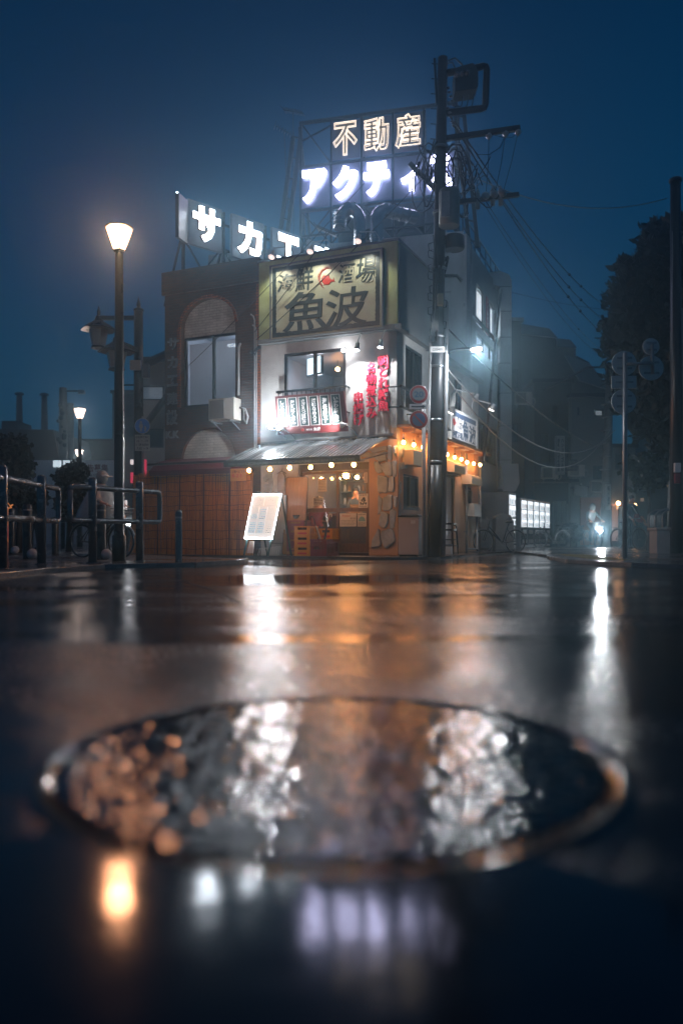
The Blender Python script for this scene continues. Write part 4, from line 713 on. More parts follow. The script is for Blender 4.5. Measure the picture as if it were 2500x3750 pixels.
# ---------------------------------------------------------------- people
def skin_mesh(J, E_, sub=1):
    """one continuous body grown round a jointed skeleton: J name -> (pos, radius), E_ edges; returns mesh"""
    ks = list(J); me = bpy.data.meshes.new('b'); me.from_pydata([J[k][0] for k in ks], [(ks.index(a), ks.index(c)) for a, c in E_], [])
    o = bpy.data.objects.new('b', me); col.objects.link(o); md = o.modifiers.new('k', 'SKIN'); md.use_smooth_shade = True
    for i, k in enumerate(ks):
        r = J[k][1]; me.skin_vertices[0].data[i].radius = r if isinstance(r, tuple) else (r, r); me.skin_vertices[0].data[i].use_root = (i == 0)
    s_ = o.modifiers.new('s', 'SUBSURF'); s_.levels = s_.render_levels = sub
    m_ = bpy.data.meshes.new_from_object(o.evaluated_get(bpy.context.evaluated_depsgraph_get())); bpy.data.objects.remove(o); return m_
def person(label, fr, J, cloth, trous, hairc=HAIR, group=None, skirt=None, hood=None, head=None, shoe=None):
    """J: joints in frame fr (x right, y away, z up); the figure faces -y unless posed otherwise"""
    E_ = [('hip', 'waist'), ('waist', 'chest'), ('chest', 'neck'), ('neck', 'head'), ('head', 'crown')]
    for s_ in 'lr': E_ += [('chest', 'sh' + s_), ('sh' + s_, 'el' + s_), ('el' + s_, 'wr' + s_), ('wr' + s_, 'hd' + s_), ('hip', 'th' + s_), ('th' + s_, 'kn' + s_), ('kn' + s_, 'an' + s_), ('an' + s_, 'to' + s_)]
    RAD = dict(hip=(.15, .12), waist=(.14, .11), chest=(.17, .12), neck=.055, head=(.075, .09), crown=(.06, .07), sh=.065, el=.045, wr=.032, hd=.04, th=.085, kn=.058, an=.042, to=.04)
    t = thing('person', label, 'person', (J['hip'][0], J['hip'][1], min(J['anl'][2], J['anr'][2]) - .05), fr, group=group)
    JJ = {k: (V(p), RAD.get(k) or RAD[k[:2]]) for k, p in J.items()}; me = skin_mesh(JJ, E_)
    mats = [cloth, trous, SKIN, shoe or BLACK]; [me.materials.append(x) for x in mats]
    segs = {'head': 2, 'crown': 2, 'hdl': 2, 'hdr': 2, 'wrl': 2, 'wrr': 2, 'neck': 2, 'knl': 1, 'knr': 1, 'anl': 1, 'anr': 1, 'thl': 1, 'thr': 1, 'tol': 3, 'tor': 3}
    for p in me.polygons:
        c = V(p.center); k = min(JJ, key=lambda k: (JJ[k][0] - c).length); p.material_index = segs.get(k, 0)
        p.use_smooth = True
    T = WM[t.name].inverted() @ fr; me.transform(T); me.name = 'body'; put('body', me, t)
    h = JJ['head'][0]; cr = JJ['crown'][0]; up = (cr - h).normalized(); f = V(head or (0, -1, 0)).normalized()
    rot = V((0, 0, 1)).rotation_difference(up).to_matrix().to_4x4()
    if hood is not None: MB().ball(h - f * .02 + up * .04, (.125, .135, .15), 12, rot).build('hood', cloth, t, fr)
    else: MB().ball(h - f * .03 + up * .065, (.092, .1, .085), 12, rot).build('hair', hairc, t, fr)
    sd = f.cross(V((0, 0, 1))).normalized(); mb = MB().ball(h + f * .092 + up * .0, (.013, .018, .022), 6)
    for s_ in (-1, 1): mb.ball(h + f * .08 + sd * .03 * s_ + up * .022, .009, 6)
    mb.build('face', SKIN, t, fr)
    # hands with fingers
    for s_ in 'lr':
        hp, wp = JJ['hd' + s_][0], JJ['wr' + s_][0]; d = (hp - wp).normalized(); sv = d.cross(V((0, 0, 1))); sv = sv.normalized() if sv.length > .1 else V((1, 0, 0)); mb = MB()
        for k in range(4): a = hp + sv * (.03 - .02 * k) + d * .02; mb.tube([a, a + d * (.035 + .006 * (k in (1, 2))) - V((0, 0, .008)), a + d * .05 - V((0, 0, .03))], [.009, .008, .006], 5)
        a = hp - d * .02 + sv * .035; mb.tube([a, a + sv * .02 + d * .03, a + sv * .02 + d * .045 - V((0, 0, .02))], [.011, .009, .007], 5)
        mb.build('finger', SKIN, t, fr)
    return t
def stand(x, y, z0=0, h=1.7, lean=0, step=.1, arm=.12):
    k = h / 1.7; q = lambda a, c, d: (x + a * k, y + c * k, z0 + d * k)
    return dict(hip=q(0, 0, .95), waist=q(0, -.01 - lean * .3, 1.1), chest=q(0, -lean, 1.33), neck=q(0, -lean * 1.2, 1.48), head=q(0, -lean * 1.35 - .01, 1.58), crown=q(0, -lean * 1.35, 1.66),
                shl=q(-.17, -lean, 1.38), shr=q(.17, -lean, 1.38), ell=q(-.23, -lean - .03, 1.12), elr=q(.23, -lean - .03, 1.12), wrl=q(-.22, -lean - arm, .92), wrr=q(.22, -lean - arm, .92), hdl=q(-.21, -lean - arm - .04, .84), hdr=q(.21, -lean - arm - .04, .84),
                thl=q(-.09, 0, .88), thr=q(.09, 0, .88), knl=q(-.1, -step, .5), knr=q(.1, step * .4, .5), anl=q(-.1, -step, .08), anr=q(.1, step, .08), tol=q(-.11, -step - .13, .03), tor=q(.11, step - .13, .03))
def ride(x, y, z0=0):                       # seated on a bicycle pointing to -y
    q = lambda a, c, d: (x + a, y + c, z0 + d)
    return dict(hip=q(0, .25, .98), waist=q(0, .2, 1.12), chest=q(0, .06, 1.34), neck=q(0, 0, 1.48), head=q(0, -.04, 1.58), crown=q(0, -.04, 1.67), shl=q(-.18, .04, 1.38), shr=q(.18, .04, 1.38), ell=q(-.27, -.12, 1.16), elr=q(.27, -.12, 1.16),
                wrl=q(-.25, -.34, 1.06), wrr=q(.25, -.34, 1.06), hdl=q(-.25, -.42, 1.05), hdr=q(.25, -.42, 1.05), thl=q(-.09, .18, .93), thr=q(.09, .18, .93), knl=q(-.11, -.14, .72), knr=q(.11, -.1, .55), anl=q(-.11, .02, .36), anr=q(.11, .06, .12), tol=q(-.12, -.1, .32), tor=q(.12, -.07, .07))
# ---------------------------------------------------------------- bicycles: wheelbase along y, front wheel at -y
def bicycle(label, fr, basket=True, lampm=None, frame=DARK, group='bicycles', child=True):
    t = thing('bicycle', label, 'bicycle', (0, 0, 0), fr, group=group); r = .33
    for y in (-.53, .53):
        w_ = MB(); n = 28; w_.tube([V((0, y + r * math.cos(2 * math.pi * i / n), r + .0 + r * math.sin(2 * math.pi * i / n))) for i in range(n + 1)], .019, 6, False); wo = w_.build('wheel', RUB, t, fr)
        s_ = MB(); s_.tube([V((0, y + (r - .022) * math.cos(2 * math.pi * i / n), r + (r - .022) * math.sin(2 * math.pi * i / n))) for i in range(n + 1)], .008, 5, False); s_.build('rim', STEEL, wo, fr)
        s_ = MB()
        for i in range(16): a = 2 * math.pi * i / 16; s_.tube([(.02 * (-1) ** i, y, r), (0, y + (r - .02) * math.cos(a), r + (r - .02) * math.sin(a))], .0022, 3)
        s_.build('spoke', STEEL, wo, fr); MB().tube([(-.05, y, r), (.05, y, r)], .02, 8).build('hub', STEEL, wo, fr)
        MB().tube([V((0, y + (r + .035) * math.cos(R(a)), r + (r + .035) * math.sin(R(a)))) for a in (range(20, 165, 12) if y < 0 else range(15, 200, 12))], .016, 5).build('mudguard', STEEL, t, fr)
    mb = MB(); hd, bk, st_ = V((0, -.36, .82)), V((0, .1, .28)), V((0, .27, .8)); A = V((0, .53, r)); B = V((0, -.53, r))
    mb.tube([V((0, -.33, .92)), hd, V((0, -.4, .66))], .02, 7).tube([hd + V((0, .01, -.06)), V((0, -.1, .5)), bk], .018, 7).tube([V((0, -.39, .68)), bk + V((0, -.03, .03))], .016, 7).tube([bk, st_ + V((0, .03, .05))], .016, 7)
    for s_ in (-.05, .05): mb.tube([bk, A + V((s_, 0, 0))], .01, 5).tube([V((0, .25, .7)), A + V((s_, 0, 0))], .009, 5).tube([V((0, -.4, .67)), V((s_, -.43, .6)), B + V((s_, 0, 0))], .011, 5)
    mb.build('frame', frame, t, fr)
    MB().tube([(-.27, -.2, 1.0), (-.24, -.3, 1.02), (-.08, -.35, 1.0), (.08, -.35, 1.0), (.24, -.3, 1.02), (.27, -.2, 1.0)], .013, 6).tube([(0, -.35, .92), (0, -.35, 1.0)], .014, 6).build('handlebar', STEEL, t, fr)
    MB().ball((0, .32, .9), (.075, .13, .035), 10).tube([(0, .3, .8), (0, .31, .88)], .014, 6).build('saddle', BLACK, t, fr)
    MB().tube([V((.03, .1 + .09 * math.cos(a * .4), .28 + .09 * math.sin(a * .4))) for a in range(17)], .006, 4).tube([(.03, .1, .28), (.09, .2, .18)], .01, 5).tube([(.03, .1, .28), (-.09, .0, .38)], .01, 5).build('crank', STEEL, t, fr)
    MB().box((-.06, .5, .7), (.06, .8, .715)).build('carrier', STEEL, t, fr)
    if basket:
        mb = MB(); b0, b1 = (-.13, -.66, .72), (.17, -.42, .98); lv = [.72, .78, .85, .91, .98]
        for z in lv: k = (z - .72) / .26; a, c = .13 + .05 * k, .1 + .04 * k; mb.tube([(-a, -.56 - c, z), (a, -.56 - c, z), (a, -.56 + c, z), (-a, -.56 + c, z), (-a, -.56 - c, z)], .005, 4, False)
        for i in range(7):
            u = -1 + i / 3
            for yy in (-1, 1): mb.tube([(.13 * u, -.56 + .1 * yy, .72), (.18 * u, -.56 + .14 * yy, .98)], .004, 4)
        for i in range(1, 5):
            u = -1 + i / 2.5
            for xx in (-1, 1): mb.tube([(.13 * xx, -.56 + .1 * u, .72), (.18 * xx, -.56 + .14 * u, .98)], .004, 4)
        mb.tube([(0, -.46, .74), (0, -.36, .8)], .01, 5); mb.build('basket', STEEL, t, fr)
    MB().lathe([(.02, .05), (.035, .03), (.038, -.02), (.03, -.03)], (0, -.5 if not basket else -.72, .8 if not basket else .68), 10, M.Rotation(R(90), 4, 'X')).build('headlamp', lampm or STEEL, t, fr)
    return t
def gfr(x, y, z, deg): return M.Translation((x, y, z)) @ M.Rotation(R(deg), 4, 'Z')
# diner, cook and kitchen inside
pd = fp(1160, 1900, -1.15)[0]; hip = (pd, 1.15, .58)
J = dict(hip=(pd, 1.1, .62), waist=(pd, 1.12, .78), chest=(pd, 1.2, 1.06), neck=(pd, 1.24, 1.22), head=(pd + .01, 1.28, 1.33), crown=(pd + .01, 1.28, 1.42), shl=(pd - .19, 1.2, 1.1), shr=(pd + .19, 1.2, 1.1), ell=(pd - .26, 1.32, .88), elr=(pd + .26, 1.32, .88), wrl=(pd - .15, 1.52, .86), wrr=(pd + .15, 1.52, .86), hdl=(pd - .08, 1.58, .87), hdr=(pd + .08, 1.58, .87),
         thl=(pd - .09, 1.16, .58), thr=(pd + .09, 1.16, .58), knl=(pd - .12, 1.5, .56), knr=(pd + .12, 1.5, .56), anl=(pd - .12, 1.42, .16), anr=(pd + .12, 1.42, .16), tol=(pd - .12, 1.54, .1), tor=(pd + .12, 1.54, .1))
RSH = pm('red_jumper', (.3, .02, .03), .6, 0, .3, 8, .2); JEAN = pm('dark_trousers', (.02, .025, .04), .6)
person('dark haired diner in a red jumper seated at the counter, seen from behind', S, J, RSH, JEAN, head=(0, 1, 0))
st_ = thing('bar_stool', 'dark round bar stool under the diner in red', 'stool', (pd, 1.1, .06), S); MB().lathe([(.17, .44), (.18, .47), (.17, .5), (.001, .5)], (pd, 1.1, 0), 14).build('seat', BLACK, st_, S)
for a in range(4): MB().tube([(pd + .1 * math.cos(a * 1.57 + .8), 1.1 + .1 * math.sin(a * 1.57 + .8), .45), (pd + .17 * math.cos(a * 1.57 + .8), 1.1 + .17 * math.sin(a * 1.57 + .8), .06)], .014, 6).build('leg', DARK, st_, S)
pk = fp(1310, 1820, -2.4)[0]; J = stand(pk, 2.4, .06, 1.66, .1); J['elr'] = (pk + .25, 2.2, 1.12); J['wrr'] = (pk + .12, 2.05, 1.1); J['hdr'] = (pk + .06, 2.0, 1.1); J['ell'] = (pk - .25, 2.2, 1.12); J['wrl'] = (pk - .12, 2.05, 1.1); J['hdl'] = (pk - .06, 2.0, 1.1)
person('cook with cropped dark hair in a blue work shirt looking down behind the counter', S, J, pm('blue_work_shirt', (.05, .08, .13), .6), JEAN, head=(.4, -1, -.35))
ct = thing('counter', 'dark wooden restaurant counter behind the glass doors', 'counter', (-1.8, 1.7, .06), S); MB().box((-3.2, 1.55, 1.0), (-.3, 1.95, 1.05)).build('counter_top', WOOD, ct, S); MB().box((-3.2, 1.62, .06), (-.3, 1.9, .998)).build('counter_front', DKWOOD, ct, S)
sh = thing('kitchen_shelf', 'steel kitchen shelf crowded with cups on the back wall', 'shelf', (-2.2, 3.9, 1.5), S)
for z in (1.35, 1.7, 2.02): MB().box((-3.1, 3.7, z), (-1.5, 4.1, z + .025)).build('shelf_board', STEEL, sh, S)
for xx in (-3.08, -1.52): MB().box((xx - .02, 3.7, .06), (xx + .02, 4.1, 2.1)).build('shelf_side', STEEL, sh, S)
q = random.Random(9); CUP = [pm('cup_white', (.6, .6, .58), .3), pm('cup_amber', (.4, .16, .04), .3), pm('cup_dark', (.06, .06, .07), .3)]
for z in (1.375, 1.725, 2.045):
    for i in range(11):
        c = MB().lathe([(.03, 0), (.042, .02), (.045, q.uniform(.07, .16)), (.02, q.uniform(.17, .2))], (-3.0 + i * .14, 3.85, z), 8).build('cup', CUP[(i + int(z * 9)) % 3]); c.matrix_world = S; tag(c, 'cup on the kitchen shelf behind the counter', 'cup', 'cups on the kitchen shelf')
fz_ = thing('refrigerator', 'grey steel kitchen refrigerator behind the counter', 'refrigerator', (-1.0, 3.6, .06), S); MB().box((-1.45, 3.3, .06), (-.6, 4.0, 1.9)).build('cabinet', pm('brushed_steel', (.35, .36, .38), .35, .6), fz_, S); MB().box((-1.43, 3.27, 1.0), (-1.03, 3.298, 1.86)).build('door', STEEL, fz_, S); MB().box((-1.02, 3.27, 1.0), (-.62, 3.298, 1.86)).build('door', STEEL, fz_, S)
for i in range(9):
    px_ = fp(1158, 1800, -1.62)[0]; c = MB().lathe([(.06, 0), (.1, .015), (.1, .02), (.06, .012)], (px_, 1.75, 1.052 + i * .021), 14).build('plate', PAPER); c.matrix_world = S; tag(c, 'pale plate in the tall stack on the counter', 'plate', 'stacked plates on the counter')
for i in range(5):
    px_ = fp(1298, 1800, -1.62)[0]; c = MB().box((px_ - .13, 1.65, 1.052 + i * .045), (px_ + .13, 1.85, 1.09 + i * .045)).build('wooden_box', pm('pale_wood', (.45, .25, .1), .5) if i == 0 else bpy.data.materials['pale_wood'], None, bevel=.004); c.matrix_world = S; tag(c, 'pale wooden serving box stacked in front of the cook', 'box', 'wooden boxes stacked before the cook')
for i, (a, c, o_, s_, lb) in enumerate([(1266, 1741, -1.3, .075, 'large round pendant lamp above the counter behind the right door pane'), (1239, 1752, -1.6, .05, 'small bulb hanging just right of the door stile'), (1177, 1755, -1.6, .05, 'small bulb hanging behind the cream notice'), (1307, 1748, -1.9, .05, 'small bulb hanging over the cook')]):
    x, z = fp(a, c, o_); t = thing('pendant_lamp', lb, 'pendant lamp', (x, -o_, z), S, group='lamps over the counter'); MB().ball((x, -o_, z), s_, 12).build('globe', BULB, t, S); MB().tube([(x, -o_, z + s_), (x, -o_, 2.61)], .007, 5).build('cord', RUB, t, S)
lamp('POINT', 'kitchen_light', (-1.6, 1.4, 2.3), 80, (1, .66, .42), ct, S, .12); lamp('POINT', 'kitchen_light', (-1.0, 2.9, 2.35), 60, (1, .82, .7), ct, S, .12)
# ---------------------------------------------------------------- things in front of the shop
def crate(label, x0, x1, y0, y1, z0, z1, m, group, printm=None, fr=S):
    t = thing('crate', label, 'crate', ((x0 + x1) / 2, (y0 + y1) / 2, z0), fr, group=group); w, h, d = x1 - x0, z1 - z0, y1 - y0
    hs = [(x0 + w * .2, x0 + w * .8, z0 + h * .62, z0 + h * .86)]
    MB().holed(x0, x1, z0, z1, hs, lambda a, b_, n: V((a, y0 - n, b_)), -.02, 0).build('front_side', m, t, fr); MB().holed(x0, x1, z0, z1, hs, lambda a, b_, n: V((a, y1 + n, b_)), -.02, 0).build('rear_side', m, t, fr)
    hs = [(y0 + d * k, y0 + d * (k + .16), z0 + h * .25, z0 + h * .8) for k in (.16, .42, .68)]
    for xx, s_ in ((x1, 1), (x0, -1)): MB().holed(y0 + .021, y1 - .021, z0, z1, hs, lambda a, b_, n: V((xx + s_ * n, a, b_)), -.02, 0).build('long_side', m, t, fr)
    MB().box((x0 + .021, y0 + .021, z0 + .005), (x1 - .021, y1 - .021, z0 + .02)).build('base', m, t, fr)
    MB().holed(x0 - .008, x1 + .008, y0 - .008, y1 + .008, [(x0 + .0, x1 - .0, y0 + .0, y1 - .0)], lambda a, b_, n: V((a, b_, n)), z1 - .03, z1 - .004).build('rim', m, t, fr)
    MB().holed(x0 - .005, x1 + .005, y0 - .005, y1 + .005, [(x0 + .0, x1 - .0, y0 + .0, y1 - .0)], lambda a, b_, n: V((a, b_, n)), z0 + .005, z0 + .02).build('foot_band', m, t, fr)
    if printm: MB().box((x0 + w * .22, y0 - .004, z0 + h * .16), (x0 + w * .8, y0 - .001, z0 + h * .36)).build('print', printm, t, fr); txt('BEER', w * .5, h * .1, m, t, fr, (x0 + w * .5, y0 - .006, z0 + h * .26), 'front', ext=.003, off=.02) if False else None
    mb = MB()
    for i in range(3):
        for j in range(4): mb.lathe([(.024, 0), (.026, .02), (.026, h * .62), (.012, h * .82), (.013, h * .9)], (x0 + w * (i + .7) / 3.4, y0 + d * (j + .7) / 4.4, z0 + .022), 7)
    if printm: o = mb.build('bottle', pm('brown_bottle', (.06, .025, .01), .1) if 'brown_bottle' not in bpy.data.materials else bpy.data.materials['brown_bottle'], t, fr); tag(o, kind='stuff')
    return t
YEL = pm('yellow_crate', (.6, .26, .015), .35, 0, .15, 5, .05); MAR = pm('maroon_crate', (.2, .018, .025), .35, 0, .2, 5, .05); CRP = pm('red_print', (.5, .03, .03), .4)
xa, xb = fp(1078, 1980, .78)[0], fp(1134, 1980, .78)[0]
for i, lb in enumerate(['bottom', 'middle', 'top']): crate(f'yellow beer crate with red print, {lb} one of the front stack', xa, xb, -.78, -.4, .05 + i * .222, .05 + (i + 1) * .222 - .003, YEL, 'yellow crates by the shop door', CRP)
xc, xd = fp(1134, 1990, .62)[0], fp(1164, 1950, .4)[0]
crate('yellow beer crate standing behind the umbrellas on a maroon crate', xb + .02, xb + .35, -.36, -.02, .42, .66, YEL, 'yellow crates by the shop door', CRP)
crate('maroon bottle crate hidden behind the umbrella crate, under a yellow one', xb + .02, xb + .35, -.36, -.02, .05, .416, MAR, 'maroon crates by the shop door')
xe, xf = fp(1132, 2010, .8)[0] + .03, fp(1196, 2010, .8)[0]
crate('tall maroon bottle crate on the step right of the yellow stack', xe, xf, -.8, -.42, .05, .29, MAR, 'maroon crates by the shop door'); um = crate('shallow maroon crate holding two folded umbrellas', xe, xf, -.8, -.42, .293, .42, MAR, 'maroon crates by the shop door')
xg, xh = fp(1046, 1960, .42)[0], fp(1086, 1960, .42)[0] + .16
for i, lb in enumerate(['bottom of', 'second in', 'third in', 'topmost in']): crate(f'maroon bottle crate {lb} the rear stack behind the menu easel', xg, xh, -.37, -.02, .05 + i * .2, .05 + (i + 1) * .2 - .003, MAR, 'maroon crates by the shop door')
bw = thing('bowl', 'dark bowl with a curved wire standing on the rear maroon stack', 'bowl', (xg + .2, -.2, .85), S); MB().lathe([(.07, 0), (.11, .05), (.13, .12), (.12, .12), (.1, .05), (.001, .02)], (xg + .2, -.2, .85), 16).build('shell', BLACK, bw, S); MB().tube([(xg + .15, -.2, .95), (xg + .05, -.22, 1.05), (xg - .1, -.24, 1.03), (xg - .2, -.25, .96)], .006, 5).build('wire', CABW, bw, S)
def umbrella(label, base, top, m, hm, crook):
    a, b_ = V(base), V(top); d = (b_ - a).normalized(); t = thing('umbrella', label, 'umbrella', base, S, group='folded umbrellas by the door')
    MB().tube([a, a + d * .1, a + d * .38, a + d * .44], [.012, .03, .026, .01], 8).build('canopy', m, t, S); e = a + d * .44; sd = V((crook, 0, 0))
    MB().tube([e, e + d * .18] + [e + d * (.18 + .05 * math.sin(R(k))) + sd * (1 - math.cos(R(k))) for k in range(30, 220, 30)], .011, 6).build('handle', hm, t, S)
xm_ = (xe + xf) / 2
umbrella('grey folded umbrella leaning left in the maroon crate', (xm_ - .02, -.62, .32), (xm_ - .2, -.55, .75), pm('grey_umbrella_cloth', (.25, .25, .25), .4), BLACK, -.035); umbrella('dark folded umbrella with a cream crook handle in the maroon crate', (xm_ + .03, -.6, .32), (xm_ + .09, -.55, .75), pm('dark_umbrella_cloth', (.04, .04, .045), .4), pm('cream_handle', (.7, .6, .45), .3), .035)
# leaning wooden panel, pale panel, coats
lp = thing('wooden_board', 'large rounded wooden table top leaning beside the shop doors', 'wooden panel', (fp(1085, 1920, .2)[0], -.2, .05), S); q0 = fr_(1046, 1746, 1128, 2010, .2)
def rrect(a0, a1, z0, z1, r, n=5):
    return [(cx + r * math.cos(R(a)), cz + r * math.sin(R(a))) for cx, cz, s0 in ((a1 - r, z1 - r, 0), (a0 + r, z1 - r, 90), (a0 + r, z0 + r, 180), (a1 - r, z0 + r, 270)) for a in [s0 + 90 * i / n for i in range(n + 1)]]
lean = lambda a, b_, n: V((a, -.16 - n - (1.9 - b_) * .1, b_))
MB().prism(rrect(q0[0], q0[1], .06, q0[3], .05), lean, 0, .028).build('edge_band', BLACK, lp, S); MB().prism(rrect(q0[0] + .012, q0[1] - .012, .072, q0[3] - .012, .045), lean, .0285, .034).build('wood_face', pm('honey_wood', (.36, .17, .05), .25, 0, .35, 2, .05, 20, stretch=(10, 10, .6)), lp, S)
wp_ = thing('white_board', 'pale white board standing behind the lit menu easel', 'board', (fp(1022, 1990, .3)[0], -.3, .3), S); q1 = fr_(1000, 1817, 1047, 1988, .3); MB().prism([(q1[0], q1[2]), (q1[1], q1[2]), (q1[1], q1[3]), (q1[0], q1[3])], lambda a, b_, n: V((a, -.3 - n, b_)), 0, .02).build('sheet', pm('aged_white_board', (.5, .52, .52), .4, 0, .3, 3), wp_, S); MB().holed(q1[0] - .02, q1[1] + .02, q1[2] - .02, q1[3] + .02, [(q1[0] - .001, q1[1] + .001, q1[2] - .001, q1[3] + .001)], lambda a, b_, n: V((a, -.3 - n, b_)), -.005, .03).build('frame', STEEL, wp_, S)
cw = thing('coat', 'pale coat on a hanger against the wall left of the shop doors', 'coat', (fp(1030, 1830)[0], -.06, 1.3), S); q2 = fr_(1013, 1728, 1048, 1838, .1); mb = MB(); n = 14; vs = []
for z_, k in ((q2[3] - .02, .35), (q2[3] - .12, .8), ((q2[2] + q2[3]) / 2, .95), (q2[2], 1)):
    for i in range(n): a = 2 * math.pi * i / n; vs.append(V(((q2[0] + q2[1]) / 2 + (q2[1] - q2[0]) * .5 * k * math.cos(a), -.09 - .05 * k * math.sin(a) - .015 * math.sin(a * 5 + z_ * 9), z_)))
mb.add(vs, [(j * n + i, j * n + (i + 1) % n, (j + 1) * n + (i + 1) % n, (j + 1) * n + i) for j in range(3) for i in range(n)], True).build('cloth', pm('pale_coat_cloth', (.42, .34, .3), .6, 0, .4, 6, .3, 12), cw, S); MB().tube([((q2[0] + q2[1]) / 2 + dx, -.09, q2[3] + dz) for dx, dz in ((-.12, -.04), (0, .02), (.12, -.04))], .008, 5).tube([((q2[0] + q2[1]) / 2, -.09, q2[3] + .02), ((q2[0] + q2[1]) / 2, -.04, q2[3] + .09)], .006, 5).build('hanger', BLACK, cw, S)
# lit menu easel
me_ = thing('menu_easel', 'brightly lit slanted menu board on an easel with nine pinned menus', 'menu board', (fp(965, 2031, 1.2)[0], -1.2, .05), S)
oB, oT = 1.32, .92; b0 = V((fp(896, 1971, oB)[0], -oB, fp(896, 1971, oB)[1])); b1 = V((fp(996, 1972, oB)[0], -oB, fp(996, 1972, oB)[1])); t0 = V((fp(929, 1811, oT)[0], -oT, fp(929, 1811, oT)[1])); t1 = V((fp(1030, 1810, oT)[0], -oT, fp(1030, 1810, oT)[1]))
nE = (b1 - b0).cross(t0 - b0).normalized(); nE = nE if nE.y < 0 else -nE
ez = lambda a, c, n: t0.lerp(t1, a).lerp(b0.lerp(b1, a), c) + nE * n
MB().prism([(0, 0), (1, 0), (1, 1), (0, 1)], ez, -.03, 0).build('panel', em('lit_easel_panel', (1, .9, .8), .5), me_, S)
LED = em('led_strip', (.85, .92, 1), 45); LED2 = em('lit_menu_sheet', (1, .95, .9), .8); LED3 = em('lit_blue_sheet', (.72, .9, 1), .72)
for a0, a1, c0, c1 in ((-.01, 1.01, -.008, .004), (-.01, 1.01, .996, 1.008)): MB().prism([(a0, c0), (a1, c0), (a1, c1), (a0, c1)], ez, -.01, .012).build('led_edge', LED, me_, S)
mb = MB()
for i in range(24):
    for a in (-.005, 1.005): mb.ball(ez(a, (i + .5) / 24, .006), .009, 6)
o = mb.build('led_dot', LED, me_, S); tag(o, kind='stuff')
for i, (a0, a1, c0, c1, bl_) in enumerate([(.1, .45, .06, .26, 0), (.53, .92, .06, .26, 0), (.08, .32, .29, .42, 0), (.07, .32, .43, .57, 1), (.36, .62, .3, .6, 1), (.66, .92, .29, .45, 0), (.66, .94, .46, .58, 0), (.06, .33, .61, .9, 1), (.38, .64, .61, .9, 1), (.69, .95, .61, .91, 0)]):
    sh_ = MB().prism([(a0, c0), (a1, c0), (a1, c1), (a0, c1)], ez, .002, .006).build('menu_sheet', LED3 if bl_ else LED2, me_, S); q = random.Random(i); mb = MB()
    for k in range(6):
        c = c0 + (c1 - c0) * (.14 + .14 * k); a = a0 + (a1 - a0) * .1
        while a < a1 - .04: l = q.uniform(.02, .08); e = min(a + l, a1 - .02); mb.prism([(a, c), (e, c), (e, c + (c1 - c0) * .045), (a, c + (c1 - c0) * .045)], ez, .0065, .0075); a = e + .02
    mb.build('printed_text', pm('faded_ink', (.2, .22, .25), .5) if i == 0 else bpy.data.materials['faded_ink'], sh_, S)
for a in (.06, .94): MB().bar(ez(a, -.05, -.05), ez(a, 1.38, -.05), .035).build('front_leg', pm('teal_leg', (.05, .1, .1), .4) if a < .5 else bpy.data.materials['teal_leg'], me_, S); e = ez(a, -.03, -.08); MB().bar(e, V((e.x, e.y + .45, .05)), .03).build('rear_leg', bpy.data.materials['teal_leg'], me_, S)
MB().prism([(.2, 1.06), (.36, 1.06), (.4, 1.32), (.18, 1.32)], ez, -.03, -.01).build('hanging_card', PAPER, me_, S)
wr = thing('wire_rack', 'low white wire rack on the step behind the menu easel', 'wire rack', (fp(985, 2025, .8)[0], -.8, .05), S); rx = fp(985, 2025, .8)[0]; mb = MB(); mb.tube([(rx - .3, -.8, .05), (rx - .25, -.8, .2), (rx + .3, -.8, .26), (rx + .32, -.8, .05)], .008, 5)
for i in range(10): mb.tube([(rx - .22 + i * .055, -.8, .2 + i * .006), (rx - .2 + i * .055, -.9, .05)], .005, 4)
mb.build('wire_frame', WHITE, wr, S)
# chest freezer at the corner with a clear dome
fg = thing('freezer', 'pale grey boxy freezer standing at the stone corner by the sign pole', 'freezer', (.32, .05, .05), S); FGM = pm('pale_enamel', (.48, .44, .42), .35, 0, .12, 3, .03); MB().box((.11, -.2, .09), (.58, .3, .9)).build('cabinet', FGM, fg, S, bevel=.012); MB().box((.1, -.22, .905), (.59, .31, .935)).build('lid', DARK, fg, S); MB().box((.13, -.18, .05), (.56, .28, .088)).build('plinth', BLACK, fg, S); MB().box((.4, -.206, .76), (.5, -.201, .83)).build('badge', WHITE, fg, S); MB().box((.582, .2, .2), (.59, .24, .85)).build('handle', DARK, fg, S)
dm = thing('food_cover', 'clear plastic food cover sitting on top of the freezer', 'food cover', (.32, .02, .94), S); MB().prism([(.16, .965), (.5, .965), (.5, 1.06), (.46, 1.12), (.4, 1.14), (.26, 1.14), (.2, 1.12), (.16, 1.06)], lambda a, b_, n: V((a, n, b_)), -.1, .2).build('dome', glass('clear_plastic', (.75, .75, .75), .25, .1), dm, S); MB().box((.14, -.12, .938), (.52, .22, .96)).build('tray', STEEL, dm, S)
